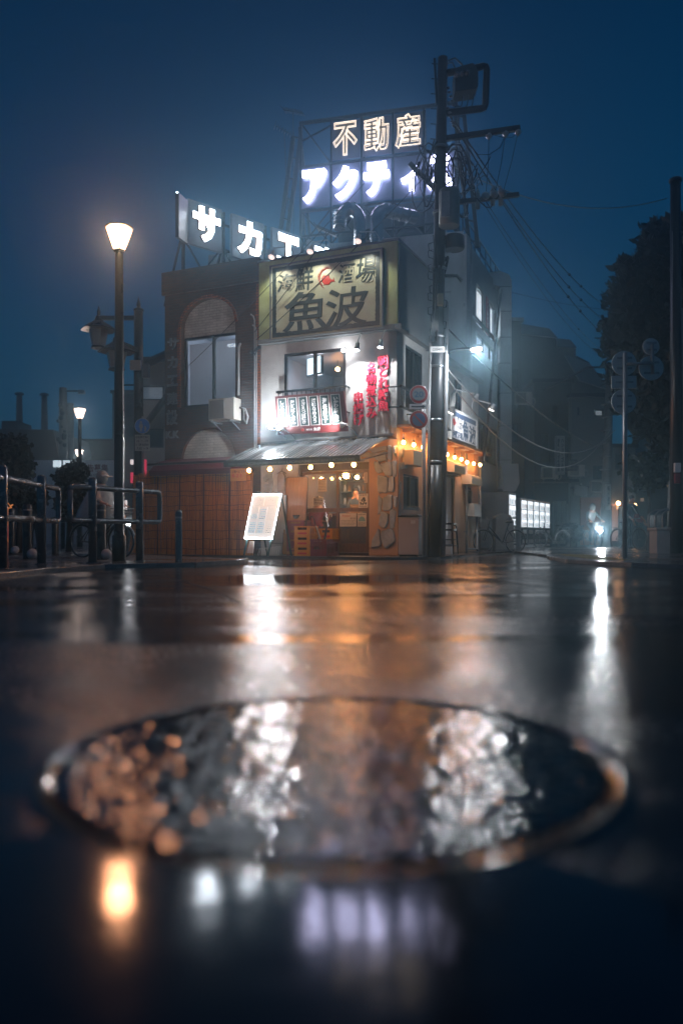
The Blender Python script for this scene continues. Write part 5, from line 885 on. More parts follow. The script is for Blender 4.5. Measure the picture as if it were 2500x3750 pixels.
# stacked stools by the side door
y_, z_ = sp(1640, 2040, .42)
STL = None
for i in range(2):
    if i == 0:
        STL = thing('bar_stool', 'black metal stool, lower of two stacked outside the pale side door', 'stool', (.42, y_, .05), S, group='stools stacked by the side door')
        MB().prism(rrect(.22, .6, y_ - .18, y_ + .18, .06), lambda a, b_, n: V((a, b_, n)), .62, .66).build('seat', BLACK, STL, S)
        for sx in (-1, 1):
            for sy in (-1, 1): MB().tube([(.41 + sx * .12, y_ + sy * .12, .62), (.41 + sx * .17, y_ + sy * .16, .58), (.41 + sx * .2, y_ + sy * .2, .05)], .014, 6).build('leg', BLACK, STL, S)
        MB().tube([(.22, y_ - .19, .25), (.6, y_ - .19, .25), (.6, y_ + .19, .25), (.22, y_ + .19, .25), (.22, y_ - .19, .25)], .01, 5).build('foot_ring', BLACK, STL, S)
    else: dup(STL, S @ V((.42, y_, .2)), math.atan2(-.418, .908), 'black metal stool, upper of two stacked outside the pale side door')
bn_ = thing('storage_box', 'white plastic box beneath the stacked stools', 'box', (.42, y_, .05), S); MB().box((.3, y_ - .1, .05), (.52, y_ + .12, .26)).build('tub', WHITE, bn_, S, bevel=.01); MB().box((.29, y_ - .11, .262), (.53, y_ + .13, .285)).build('lid', pm('blue_lid', (.1, .2, .35), .4), bn_, S)
# side wall fittings
sd_ = thing('side_door', 'pale double sliding door in the orange lit side wall', 'door', (0, (sdr[0] + sdr[1]) / 2, .05), S); SDM = pm('pale_door', (.5, .47, .45), .4, 0, .15, 2, .03)
ym = (sdr[0] + sdr[1]) / 2
for a, c, n in ((sdr[0] + .04, ym + .03, -.12), (ym - .03, sdr[1] - .04, -.08)): MB().prism([(a, .06), (c, .06), (c, sdr[3] - .06), (a, sdr[3] - .06)], S_, n - .03, n).build('door_leaf', SDM, sd_, S)
MB().holed(sdr[0] + .003, sdr[1] - .003, .052, sdr[3] - .003, [(sdr[0] + .05, sdr[1] - .05, .056, sdr[3] - .055)], S_, -.16, -.03).build('frame', DKWOOD, sd_, S); st('営業中', (1651, 1848, 1657, 1880), -.078, INK, sd_, ext=.003)
MB().box((.002, sdr[0] - .1, sdr[3] - .01), (.14, sdr[1] + .12, sdr[3] + .05)).build('door_hood', DKWOOD, sd_, S)
VENTM = pm('beige_hood_enamel', (.5, .4, .28), .4, 0, .2, 4)  # plain tan-beige enamel shared by the hoods
for i, (rc, lb) in enumerate([((1504, 1652, 1543, 1706), 'square beige vent hood beside the bulbs near the stone corner'), ((1650, 1692, 1690, 1733), 'curved beige vent hood above the side door'), ((1714, 1739, 1752, 1777), 'curved beige vent hood near the far end of the side wall')]):
    r = sr_(*rc, .2); t = thing('vent_hood', lb, 'vent', (0, r[0], r[2]), S, group='vent hoods on the side wall'); H_ = r[3] - r[2]
    pf = [(0, 0), (.3, 0), (.3, H_ * .6), (.26, H_ * .85), (.16, H_), (0, H_)] if i else [(0, 0), (.26, 0), (.26, H_), (0, H_)]
    MB().prism(pf, lambda a, b_, n: V((a + .002, n, r[2] + b_)), r[0], r[1]).build('hood', VENTM, t, S, bevel=.008); MB().box((.003, r[0] - .03, r[3] + .002), (.03, r[1] + .03, r[3] + .03)).build('flange', VENTM, t, S)
t = thing('gas_meter', 'beige gas meter box with pipes near the far end of the side wall', 'gas meter', (0, sp(1741, 1893, .1)[0], .8), S); r = sr_(1729, 1845, 1754, 1892, .15); MB().box((.004, r[0], r[2]), (.2, r[1], r[3])).build('case', BEI, t, S, bevel=.02); MB().tube([(.1, r[1] - .08, r[2]), (.1, r[1] - .08, .12), (.1, r[1] - 1.0, .12)], .03, 8).build('pipe', CABW, t, S); MB().tube([(.1, r[0] + .1, r[3]), (.1, r[0] + .1, r[3] + .35), (.02, r[0] + .1, r[3] + .4)], .02, 7).build('pipe', CABW, t, S)
for a, lb in ((1707, 'pale drainpipe rising between the side door and the gas meter'), (1757, 'pale drainpipe at the far end of the side wall')):
    y = sp(a, 1900, .06)[0]; t = thing('drainpipe', lb, 'drainpipe', (.06, y, .05), S); MB().tube([(.06, y, .05), (.06, y, zE - .02)], .035, 8).build('pipe', CABW, t, S)
    for z in (.6, 1.4, 2.2): MB().box((.004, y - .05, z), (.1, y + .05, z + .03)).build('clip', STEEL, t, S)
# lit side sign with gooseneck lamps
sg = thing('side_sign', 'white lit side sign with blue brush characters above the side eave', 'sign', (0, sp(1697, 1600, .12)[0], 3.0), S); r = sr_(1651, 1513, 1743, 1632, .14); WF = pm('white_sign_face', (.72, .72, .74), .35, 0, .06, 3, 0); BLU = pm('blue_brush_ink', (.04, .08, .14), .35); r = (r[0], r[1], sp(1697, 1640, .14)[1], sp(1697, 1518, .14)[1])
MB().box((.004, r[0], r[2]), (.14, r[1], r[3])).build('box', WF, sg, S); MB().holed(r[0] - .03, r[1] + .03, r[2] - .03, r[3] + .03, [(r[0] - .001, r[1] + .001, r[2] - .001, r[3] + .001)], S_, .005, .16).build('frame', WHITE, sg, S)
for z0, z1, mm_ in ((r[3] - .16, r[3] - .03, pm('blue_band', (.1, .15, .25), .4)), (r[2] + .02, r[2] + .17, INK)): MB().prism([(r[0] + .03, z0), (r[1] - .03, z0), (r[1] - .03, z1), (r[0] + .03, z1)], S_, .141, .145).build('band', mm_, sg, S)
Wd, Hd = r[1] - r[0], r[3] - r[2]; ss_ = lambda s_, u0, u1, v0, v1, m_, **k: txt(s_, Wd * (u1 - u0), Hd * (v1 - v0), m_, sg, S, (.143, r[0] + Wd * (u0 + u1) / 2, r[2] + Hd * (v0 + v1) / 2), 'side', ext=.006, **k)
ss_('魚', .42, .68, .2, .84, BLU, off=.02, shear=-.05); ss_('波', .68, .97, .22, .76, BLU, off=.02); ss_('海鮮酒場', .05, .42, .2, .42, BLU, off=.02); ss_(v('朝どれ'), .22, .27, .5, .84, INK); ss_(v('名物煮'), .29, .34, .5, .84, INK); ss_(v('串揚げ'), .36, .41, .5, .84, INK)
fsh = [(fx - 1178) / 49 for fx, _ in fish], [(1044 - fy) / 36 for _, fy in fish]; MB().prism([(r[0] + Wd * (.06 + .13 * a), r[2] + Hd * (.55 + .2 * c)) for a, c in zip(*fsh)], S_, .142, .148).build('fish_emblem', REDF, sg, S)
GO = pm('white_gooseneck', (.6, .6, .6), .3)
for i, (b_, hd_, on, lb) in enumerate([((1663, 1492), (1740, 1462), 0, 'unlit gooseneck lamp curving over the left of the side sign'), ((1726, 1522), (1800, 1497), 1, 'lit gooseneck lamp curving out past the far end of the side sign'), ((1646, 1500), (1652, 1508), 1, 'lit reflector lamp at the near top corner of the side sign')]):
    by, bz = sp(*b_, .03); o_ = 1.05 if i < 2 else .5; hy, hz = sp(*hd_, o_); t = thing('gooseneck_lamp', lb, 'gooseneck lamp', (.0, by, bz), S, group='gooseneck lamps at the side sign')
    MB().tube([(.02, by, bz), (.04, by, bz + .22), (.1, by + (hy - by) * .12, bz + .32), (.25, by + (hy - by) * .3, bz + .38), (o_ - .05, hy, hz + .14)], .018, 7).build('arm', GO, t, S)
    mm = M.Rotation(R(-35), 4, 'Y') if 0 else M.Rotation(R(28), 4, 'Y'); MB().lathe([(.035, .14), (.05, .06), (.085, -.01), (.09, -.03)], (o_, hy, hz), 14, mm).build('reflector', GO, t, S); MB().lathe([(.08, -.031), (.05, -.05)], (o_, hy, hz), 12, mm).build('bulb_face', em('gooseneck_glow', (1, .9, .8), 14) if i == 1 else (BEI if not on else bpy.data.materials['gooseneck_glow']), t, S)
    if on: lamp('SPOT', 'gooseneck_spot', (o_ - .02, hy, hz - .08), 120 if i == 1 else 110, (.95, .96, 1), t, S, .05, (.1, (r[0] + r[1]) / 2, r[2] + .5), 120)
# ---------------------------------------------------------------- street lamps, rails and bollards on the plaza
def lampglass(name, c, s_):
    m = em(name, c, s_); nt = m.node_tree; t_ = nn(nt, 'ShaderNodeBsdfTransparent'); x_ = nn(nt, 'ShaderNodeMixShader'); x_.inputs[0].default_value = .45; b_ = nt.nodes['Principled BSDF']
    nt.links.new(t_.outputs[0], x_.inputs[1]); nt.links.new(b_.outputs[0], x_.inputs[2]); nt.links.new(x_.outputs[0], nt.nodes['Material Output'].inputs[0]); return m
LGL = lampglass('lamp_glass', (1, .5, .33), 5); RAILM = pm('wet_grey_rail', (.16, .18, .2), .25, .5, .25, 5, .08, 30); POSTD = pm('black_lamp_post', (.012, .014, .016), .3, .2)
def street_lamp(x, y, zt_, label):
    t = thing('street_lamp', label, 'street lamp', (x, y, .06), group='cone street lamps along the plaza'); k = zt_ - .42
    MB().lathe([(.12, .06), (.12, .5), (.09, .52), (.085, 2.5), (.07, k - .1), (.07, k)], (x, y, 0), 14).build('post', POSTD, t)
    sh = MB().lathe([(.085, k), (.1, k + .02), (.225, k + .36), (.01, k + .37)], (x, y, 0), 12, smooth=False).build('lamp_shade', LGL, t)
    mb = MB()
    for i in range(4): a = R(20 + 90 * i); mb.bar((x + .1 * math.cos(a), y + .1 * math.sin(a), k), (x + .235 * math.cos(a), y + .235 * math.sin(a), k + .37), .016)
    mb.build('shade_rib', POSTD, t); MB().lathe([(.24, k + .372), (.25, k + .385), (.15, k + .42), (.02, k + .45)], (x, y, 0), 16).build('cap', POSTD, t); MB().lathe([(.075, k - .04), (.1, k - .02), (.1, k + .004), (.08, k + .005)], (x, y, 0), 12).build('collar', POSTD, t)
    return t
street_lamp(X(437, 13.7), 13.7, 5.86, 'tallest nearest lit cone street lamp behind the steel railing')
lamp('POINT', 'lamp_light', (X(437, 13.7), 13.7, 5.66), 310, (1, .42, .2), None, I4, .2)
lamp('POINT', 'lamp_light', (X(293, 31), 31, 5.3), 110, (1, .8, .7), None, I4, .2); lamp('POINT', 'lamp_light', (X(291, 45), 45, 5.2), 200, (1, .85, .8), None, I4, .2)
street_lamp(X(293, 31), 31, 5.5, 'farther lit cone street lamp on the plaza before the white hoarding'); street_lamp(X(291, 45), 45, 5.4, 'most distant lit cone street lamp, low behind the second one')
def railing(label, pts, loop):
    t = thing('railing', label, 'railing', (*pts[0][:2], .06), group='steel railings along the plaza kerb')
    P_ = [V((*p, 0)) for p in pts]
    for i, p in enumerate(P_):
        if i in loop: continue
        MB().lathe([(.066, .04), (.066, 1.4), (.05, 1.43), (.01, 1.44)], p, 14).lathe([(.1, .06), (.1, .075), (.067, .08)], p, 12).build('post', RAILM, t)
    up = lambda p, z: p + V((0, 0, z)); zh, zl = 1.27, .74; path = [up(p, zh) for p in P_]; low = [up(p, zl) for p in P_]
    r_ = .045
    if len(P_) - 1 in loop:
        e = P_[-1]; d = (P_[-2] - e).normalized() * .06; path[-1:] = [up(e + d, zh), up(e + d * .3, zh - .02), up(e, zh - .06)]; low[-1:] = [up(e + d, zl), up(e + d * .3, zl + .02), up(e, zl + .06)]
    if 0 in loop:
        e = P_[0]; d = (P_[1] - e).normalized() * .06; path[:1] = [up(e, zh - .06), up(e + d * .3, zh - .02), up(e + d, zh)]; low[:1] = [up(e, zl + .06), up(e + d * .3, zl + .02), up(e + d, zl)]
    full = path + (list(reversed(low)) if len(P_) - 1 in loop else [])
    if len(P_) - 1 not in loop: full = list(reversed(path)) + low
    if 0 in loop and len(P_) - 1 in loop: full = full + [full[0]]
    MB().tube(full, r_, 10).build('rail', RAILM, t)
railing('grey tubular railing running out of the photo edge by the kerb', [(X(-90, 9.6), 9.6), (X(10, 10.5), 10.5), (X(153, 12.2), 12.2), (X(215, 12.9), 12.9)], {3})
railing('grey tubular railing with two posts before the tall street lamp', [(X(258, 12.25), 12.25), (X(340, 12.7), 12.7), (X(512, 13.6), 13.6), (X(585, 14.0), 14.0)], {0, 3})
BOL = pm('dark_bollard_paint', (.02, .022, .025), .3); DISC = pm('white_reflector', (.5, .5, .5), .3)
def bollard(px, D, h, r, label, disc=0, m=BOL):
    x = X(px, D); t = thing('bollard', label, 'bollard', (x, D, .06), group='bollards on the plaza'); MB().lathe([(r * 1.05, .04), (r, .1), (r, h), (r * .9, h + .03), (r * .3, h + .045)], (x, D, .0), 14).build('post', m, t); MB().lathe([(r * 1.03, h - .09), (r * 1.03, h - .06)], (x, D, 0), 14).build('band', STEEL, t)
    if disc: MB().lathe([(.001, 0), (.09, .0), (.1, .012), (.03, .03)], (x + disc, D - r - .02, .16), 16, M.Rotation(R(80), 4, 'X')).build('reflector', DISC, t)
bollard(45, 18.6, 1.1, .08, 'dark bollard seen through the railing at the left edge', .12); bollard(102, 15, 1.06, .085, 'dark bollard with a white disc at its foot beside the first railing', .13)
bollard(203, 18.6, .9, .08, 'dark bollard just beyond the end of the first railing'); bollard(231, 26, 1.0, .07, 'thin distant dark bollard between the two railings'); bollard(371, 14.6, 1.04, .088, 'dark bollard with a white disc beside the street lamp post', .13); bollard(655, 13.3, .88, .058, 'single slim grey steel bollard before the reed fence', 0, RAILM)
for px, D in ((445, 22), (462, 26)): bollard(px, D, .95, .06, 'slim dark bollard in the lane left of the reed fence, ' + ('nearer one' if D == 22 else 'farther one'))
# lantern post and pedestrian sign
Dl = 24.0; lx = X(508, Dl); t = thing('lantern_post', 'dark traditional lantern post with a spiked tip and two unlit lanterns', 'lantern post', (lx, Dl, .06))
MB().tube([(lx, Dl, .06), (lx, Dl, Z(1140, Dl))], [.16, .14], 12).lathe([(.16, 0), (.16, .06), (.05, .1), (.07, .2), (.005, .45)], (lx, Dl, Z(1140, Dl)), 8).build('post', POSTD, t); FROST = pm('frosted_lantern', (.32, .36, .36), .35, 0, .1, 4)
for px, py, ya, dy in ((362, 1270, 1165, 0), (428, 1350, 1250, -1.2)):
    x, y = X(px, Dl + dy), Dl + dy; z0, z1 = Z(py, y), Z(py - 75, y); ln = MB().lathe([(.2, z0), (.32, z1)], (x, y, 0), 6, smooth=False).build('lantern', FROST, t); MB().lathe([(.55, z1 - .12), (.56, z1 - .1), (.34, z1 + .04), (.14, z1 + .16), (.1, z1 + .3), (.05, z1 + .33), (.06, z1 + .45), (.01, z1 + .62)], (x, y, 0), 6, smooth=False).build('lantern_roof', POSTD, ln); MB().lathe([(.24, z0 - .05), (.24, z0)], (x, y, 0), 6).build('lantern_base', POSTD, ln)
    za_ = Z(ya, y); MB().bar((x, y, za_), (lx, Dl, za_), .12).build('arm', POSTD, t)
MB().tube([(X(440, Dl), Dl, Z(1410, Dl)), (lx, Dl, Z(1410, Dl))], .03, 6).build('arm', POSTD, t)
MB().box((lx - .2, Dl - .25, Z(1360, Dl)), (lx + .1, Dl - .14, Z(1325, Dl))).build('junction_box', BEI, t); MB().cbox((lx + .25, Dl - .1, Z(1362, Dl)), (.1, .1, .2)).build('control_box', STEEL, t)
Dp = 23.4; px_ = X(524, Dp); t = thing('pedestrian_sign', 'round blue pedestrian sign above a white times plate by the lantern post', 'traffic sign', (px_, Dp, .06)); MB().tube([(px_, Dp, .06), (px_, Dp, Z(1525, Dp))], .035, 8).build('post', CABW, t)
RYM = M.Rotation(R(90), 4, 'X')
def disc(c, r, m, nm, t, d=.02, n=28, rot=RYM): return MB().lathe([(r * .98, 0), (r, d * .3), (r, d * .7), (r * .98, d)], c, n, rot).build(nm, m, t)
cz = Z(1561, Dp); BLUE = pm('sign_blue', (.12, .36, .85), .3, 0, .06, 3, 0); rr = 28.5 * Dp / FP; disc((px_, Dp - .05, cz), rr, pm('sign_rim_white', (.6, .62, .65), .3), 'rim', t); disc((px_, Dp - .071, cz), rr * .94, BLUE, 'face', t, .004)
SW = bpy.data.materials['sign_rim_white']; mb = MB(); k = rr / .24
for ox, s_ in ((-.04, 1), (.09, .55)):
    q = lambda a, b_: V((px_ + (ox + a * s_) * k, Dp - .076, cz + (-.17 + b_ * s_) * k))
    mb.prism([(-.045, .24), (.045, .24), (.06, .12), (.03, .12), (.03, 0), (.005, 0), (0, .1), (-.005, 0), (-.03, 0), (-.03, .12), (-.06, .12)], lambda a, b_, n: q(a, b_) - V((0, n, 0)), 0, .006).lathe([(.034 * s_ * k, 0), (.034 * s_ * k, .006)], q(0, .285), 10, RYM)
mb.build('pictogram', SW, t)
pz0, pz1 = Z(1652, Dp), Z(1593, Dp); pw = 27 * Dp / FP; MB().box((px_ - pw, Dp - .07, pz0), (px_ + pw, Dp - .05, pz1)).build('plate', pm('plate_white', (.6, .6, .52), .35), t)
for i, (s_, wd) in enumerate([('自転車を除く', .88), ('16 － 19', .75), ('土・日曜･休日を除く', .9), ('7:30 － 9', .75)]): hz_ = pz1 - (pz1 - pz0) * (.15 + .235 * i); txt(s_, pw * 2 * wd, (pz1 - pz0) * (.16 if i % 2 == 0 else .15), INK, t, I4, (px_, Dp - .072, hz_), 'front', ext=.003, off=.01)
# ---------------------------------------------------------------- utility pole with its equipment
DP = 17.0; U = lambda px, py, dy=0: P(px, py, DP + dy); ub, ut = V((X(1587, DP), DP, .05)), V((X(1620, DP), DP, Z(212, DP))); ax = lambda z: ub.lerp(ut, (z - ub.z) / (ut.z - ub.z))
up_ = thing('utility_pole', 'tall concrete utility pole crowded with transformers, crossarms and looping cables by the restaurant corner', 'utility pole', ub)
MB().tube([ub, ax(3), ut], [.15, .145, .105], 18).build('pole', pm('dark_pole', (.05, .054, .06), .4, 0, .4, 2.5, .2, 40), up_)
MB().tube([ax(.25) , ax(2.0)], [.165, .162], 18).build('guard_sleeve', pm('dark_sleeve', (.035, .035, .037), .35, 0, .3, 3), up_)
for z in (2.05, 2.95, 4.1, 4.75, 6.2, 7.4, 8.8): MB().tube([ax(z), ax(z + .05)], .16, 16).build('band', STEEL, up_)
MB().tube([ax(.05) + V((.19, -.04, 0)), ax(3) + V((.19, -.04, 0)), ax(5.5) + V((.17, -.04, 0))], .055, 10).build('conduit', CABW, up_); MB().tube([ax(.05) + V((-.16, -.08, 0)), ax(4.6) + V((-.16, -.08, 0))], .028, 8).build('conduit', CABW, up_)
for k in range(9): z = 3.2 + .42 * k; s_ = (-1) ** k; MB().tube([ax(z), ax(z) + V((s_ * .26, -.05, 0))], .011, 5).build('step_bolt', STEEL, up_)
for k in range(6): z = Z(235 + 55 * k, DP); MB().tube([ax(z), ax(z) + V((-.24, -.02, 0))], .01, 5).build('step_bolt', DARK, up_)
MB().bar(ax(Z(395, DP)) + V((-.12, -.12, 0)), U(1590, 215), .05).build('pole_cap_strap', DARK, up_)
pl = ax(4.42); MB().box((pl.x - .17, DP - .17, 4.4), (pl.x + .14, DP - .155, 4.52)).build('number_plate', WHITE, up_); txt('C03432', .22, .06, INK, up_, I4, (pl.x - .015, DP - .172, 4.46), 'front', ext=.003)
# square loop bracket with the grey switch box
MB().tube([U(1632, 268), U(1740, 250), U(1768, 242), U(1778, 244), U(1781, 256), U(1776, 385), U(1772, 394), U(1760, 398), U(1628, 414)], .075, 10).build('loop_bracket', DARK, up_)
sx0, sx1, sz0, sz1 = X(1660, DP), X(1744, DP), Z(350, DP), Z(258, DP); MB().prism([(sx0, sz0 - .03), (sx1 - .04, sz0 + .03), (sx1, sz0 + .08), (sx1, sz1 - .16), (sx1 - .05, sz1 - .03), (sx1 - .12, sz1 + .04), (sx0 + .03, sz1 - .06), (sx0, sz1 - .12)], lambda a, b_, n: V((a, DP + n, b_)), -.22, .22).build('switch_box', pm('switch_grey', (.06, .07, .075), .4), up_, bevel=.012)
for i in range(3): c = U(1672 + i * 18, 276 - i * 3, -.24); MB().lathe([(.05, .0), (.055, .02), (.03, .05), (.045, .08), (.02, .11)], c, 10, RYM).build('bushing', pm('porcelain', (.2, .2, .21), .25) if i == 0 else bpy.data.materials['porcelain'], up_)
POR = bpy.data.materials['porcelain']; POL = pm('pale_porcelain', (.4, .42, .42), .25)
MB().bar(U(1628, 508), U(1902, 469), .1).build('crossarm', DARK, up_); MB().bar(U(1668, 742), U(1898, 713), .09).build('crossarm', DARK, up_); MB().bar(U(1500, 600, .3), U(1640, 740, .1), .1).build('crossarm', DARK, up_)
for px, py in ((1789, 492), (1850, 484), (1896, 478)): MB().lathe([(.03, .04), (.06, .0), (.075, -.04), (.03, -.1), (.012, -.12)], U(px, py), 10).build('insulator', POL, up_)
for px, py in ((1748, 712), (1803, 700), (1832, 700)):
    MB().lathe([(.05, -.25), (.05, -.1), (.07, -.08), (.05, -.05), (.07, -.02), (.05, .02), (.065, .05), (.03, .12), (.02, .17)], U(px, py + 10), 10).build('insulator', POL, up_)
for px, py in ((1777, 717), (1808, 712), (1838, 708)): MB().lathe([(.02, 0), (.09, .01), (.07, .04), (.03, .08)], U(px, py, -.06), 12, RYM).build('insulator', POL, up_)
# bucket transformers
cx_ = U(1637, 785); MB().lathe([(.2, Z(850, DP)), (.22, Z(845, DP)), (.22, Z(728, DP)), (.2, Z(718, DP)), (.12, Z(712, DP)), (.01, Z(711, DP))], (cx_.x, DP - .3, 0), 20).build('transformer', pm('grey_transformer', (.22, .23, .22), .4, 0, .3, 3, .05), up_); MB().lathe([(.2, Z(908, DP)), (.23, Z(903, DP)), (.23, Z(862, DP)), (.2, Z(856, DP))], (X(1664, DP), DP + .12, 0), 20).build('transformer', DARK, up_)
MB().box((cx_.x - .2, DP - .54, Z(830, DP)), (cx_.x - .02, DP - .5, Z(740, DP))).build('bracket_plate', CABW, up_)
# loose loops and drops of cable on the pole
q = random.Random(21)
def drop(pts, r=.016): MB().tube(pts, r, 5).build('jumper_cable', RUB, up_)
for i in range(16):
    x = q.uniform(1545, 1740); y0 = q.uniform(560, 640); w_ = q.uniform(20, 70); h = q.uniform(40, 130); drop([U(x + w_ * math.cos(a * .45) * (1 - .03 * a), y0 + h * .5 + h * math.sin(a * .45 + i), q.uniform(-.15, .2)) for a in range(13)], q.uniform(.01, .02))
for i in range(12):
    a, b_ = q.uniform(1530, 1600), q.uniform(540, 640); drop([U(a, b_), U(a - 10, b_ + 35, -.1), U(a + q.uniform(-15, 15), b_ + q.uniform(50, 110))], .014)
drop([U(1632, 560), U(1655, 530), U(1685, 530), U(1712, 580), U(1725, 640), U(1735, 690), U(1700, 700), U(1690, 640)], .03); drop([U(1630, 575), U(1660, 545), U(1690, 560), U(1705, 620), U(1700, 690)], .022); drop([U(1636, 225), U(1665, 212), U(1690, 235), U(1700, 262)], .02); drop([U(1630, 235), U(1655, 228), U(1672, 262)], .018)
for px in (1695, 1715, 1733): drop([U(px, 345), U(px - 5, 385), U(px - 30, 410), U(px - 60, 412)], .013)
for a, b_ in (((1789, 497), (1778, 712)), ((1850, 490), (1812, 705)), ((1896, 482), (1842, 700))): drop([U(*a), U((a[0] + b_[0]) / 2 + 3, (a[1] + b_[1]) / 2), U(*b_)], .008)
drop([U(1800, 492), U(1840, 503), U(1875, 503), U(1893, 485)], .007); drop([U(1850, 492), U(1830, 540), U(1790, 566), U(1750, 566), U(1715, 530)], .008); drop([U(1748, 695), U(1745, 665), U(1765, 645), U(1790, 640)], .008)
for k in range(2):
    for j in range(5): MB().lathe([(.02, 0), (.045, .02), (.02, .045)], U(1640 + 5 * j, 325 + 75 * k + 16 * j, -.1), 8).build('insulator', POR, up_)
q = random.Random(5)
for i in range(18):
    y = 860 + i * 26; sd = -1 if i % 3 else 1; w_ = q.uniform(8, 22); drop([U(1602 + sd * 14, y), U(1602 + sd * (16 + w_), y + 8, -.1), U(1602 + sd * (14 + w_), y + 30, -.1), U(1602 + sd * 14, y + 36)], .01)
for i in range(7): drop([U(1590 + 4 * i + q.uniform(-10, 10), 860 + 20 * i, -.17), U(1600 + q.uniform(-16, 10), 1050, -.17), U(1592 + q.uniform(-12, 12), 1250, -.16)], .013)
MB().tube([U(1640, 945), U(1626, 1000), U(1605, 1040)], .03, 6).tube([U(1605, 980), U(1640, 940)], .03, 6).build('bracket_strut', DARK, up_); MB().box((X(1596, DP), DP - .3, Z(1130, DP)), (X(1616, DP), DP - .16, Z(1090, DP))).build('splice_box', pm('tan_box', (.25, .22, .14), .4), up_)
MB().tube([U(1612, 1010), U(1672, 1010), U(1690, 1030)], .035, 6).build('bracket_strut', DARK, up_)
# street light on a curved arm
MB().tube([U(1616, 1420), U(1618, 1340), U(1628, 1305), U(1650, 1285, -.1), U(1690, 1278, -.3), U(1738, 1276, -.5)], .03, 8).build('light_arm', DARK, up_)
hl = U(1743, 1274, -.52); hd = MB().ball(hl + V((0, 0, .02)), (.14, .09, .05), 14, M.Rotation(R(-8), 4, 'Y')).build('light_head', STEEL, up_); MB().ball(hl + V((.0, 0, -.03)), (.115, .075, .045), 12, M.Rotation(R(-8), 4, 'Y')).build('lens', em('street_light_lens', (1, .93, .86), 40), hd)
lamp('POINT', 'street_light', hl + V((.02, -.02, -.16)), 160, (.9, .94, 1), up_, I4, .08)
# traffic sign pole beside it
D9 = 16.8; x = X(1551, D9); t = thing('traffic_sign', 'grey sign pole with a 20 limit disc, arrow plate and blue no parking disc', 'traffic sign', (x, D9, 0)); MB().tube([(x, D9, 0), (x, D9, Z(1415, D9))], .042, 10).build('post', CABW, t); RED = pm('sign_red', (.35, .03, .03), .3)
for py, kind in ((1447, 0), (1539, 1)):
    c = V((X(1531, D9), D9 - .07, Z(py, D9))); r = 34 * D9 / FP; disc(c, r, SW, 'disc_back', t); disc(c - V((0, .0205, 0)), r * .96, RED, 'red_ring', t, .003); disc(c - V((0, .024, 0)), r * .7, pm('dull_sign_face', (.22, .25, .27), .35) if kind == 0 else pm('dim_sign_blue', (.05, .12, .3), .3), 'disc_face', t, .003)
    if kind == 0: txt('20', r * .95, r * .62, pm('sign_digit_blue', (.04, .1, .22), .3), t, I4, c - V((0, .029, 0)), 'front', off=.01, ext=.003)
    else: MB().prism([(-.08 * r, r * .72), (.08 * r, r * .72), (.08 * r, -r * .72), (-.08 * r, -r * .72)], lambda a, b_, n: c + V(((a + b_ * -.95) * .72 * 1.0, -.0275 - n, (b_ * 1.0 + a) * .72)), 0, .003).build('slash', RED, t)
ap_ = (X(1497, D9), X(1562, D9), Z(1500, D9), Z(1482, D9)); MB().box((ap_[0], D9 - .085, ap_[2]), (ap_[1], D9 - .065, ap_[3])).build('arrow_plate', SW, t); zc = (ap_[2] + ap_[3]) / 2; MB().prism([(ap_[0] + .04, zc - .015), (ap_[1] - .1, zc - .015), (ap_[1] - .1, zc - .035), (ap_[1] - .03, zc), (ap_[1] - .1, zc + .035), (ap_[1] - .1, zc + .015), (ap_[0] + .04, zc + .015)], lambda a, b_, n: V((a, D9 - .086 - n, b_)), 0, .003).build('arrow', INK, t)
for py in (1447, 1491, 1539): MB().tube([(X(1531, D9), D9 - .06, Z(py, D9)), (x, D9, Z(py, D9))], .02, 6).build('bracket', STEEL, t)
# overhead cables
nw = 0
def cable(label, a, b_, sag, r=.014, m=RUB, clips=0):
    t = thing('power_cable', label, 'cable', a); pts = cat_wire(a, b_, sag, 20); MB().tube(pts, r, 5).build('wire', m, t)
    for i in range(clips): MB().tube([pts[12 + 2 * i], pts[12 + 2 * i].lerp(pts[13 + 2 * i], .12)], r * 3, 6).build('clip', RUB, t)
TP = [(2230, 1130, 32), (2232, 1190, 32), (2230, 1245, 32)]
for i, (s_, e) in enumerate([((1665, 445), TP[0]), ((1655, 450), TP[1]), ((1650, 430), TP[2])]): cable('thick black power line from the pole top to the dark tree, ' + ['uppermost', 'middle', 'lowest'][i] + ' of three', U(*s_), P(*e), .5, .017, RUB, 2)
cable('thin black line sloping from the lower crossarm behind the tree', U(1780, 740), P(2235, 1310, 32), .4, .009, RUB, 1); cable('thin black line paired just under the lower crossarm line', U(1770, 745), P(2232, 1325, 32), .5, .008)
cable('pale twisted cable crossing the sky to the far right pole', U(1640, 600), P(2440, 726, 20), .55, .013, CABW)
cable('thick cable running from the pole along the office to the alley', U(1625, 1190), P(2215, 1650, 33), .4, .02); cable('sagging wet cable low across the alley mouth', U(1618, 1330), P(2250, 1575, 33), 1.4, .018, CABW); cable('second wet cable sagging across the alley mouth', U(1618, 1360), P(2240, 1560, 33), 1.9, .016, CABW)
cable('thin wire from the duct to the dark tree', P(1835, 1060, 31), P(2230, 1135, 33), .1, .012); cable('black cable from the olive band sloping down to the brick building', S @ V((-1.2, -.35, 7.6)), S @ V((-3.5, -.2, 5.3)), .05, .008); cable('black cable crossing the big sign towards the arched window', S @ V((-.6, -.4, 8.2)), S @ V((-5.8, -.3, 4.3)), .1, .008); cable('black cable from the pole over the big sign', U(1560, 640), S @ V((-3.42, -.25, 5.1)), .1, .009)
cable('leaning black cable rising beside the white duct', P(1770, 1690, 22.5), P(1833, 1060, 30), -.05, .05)
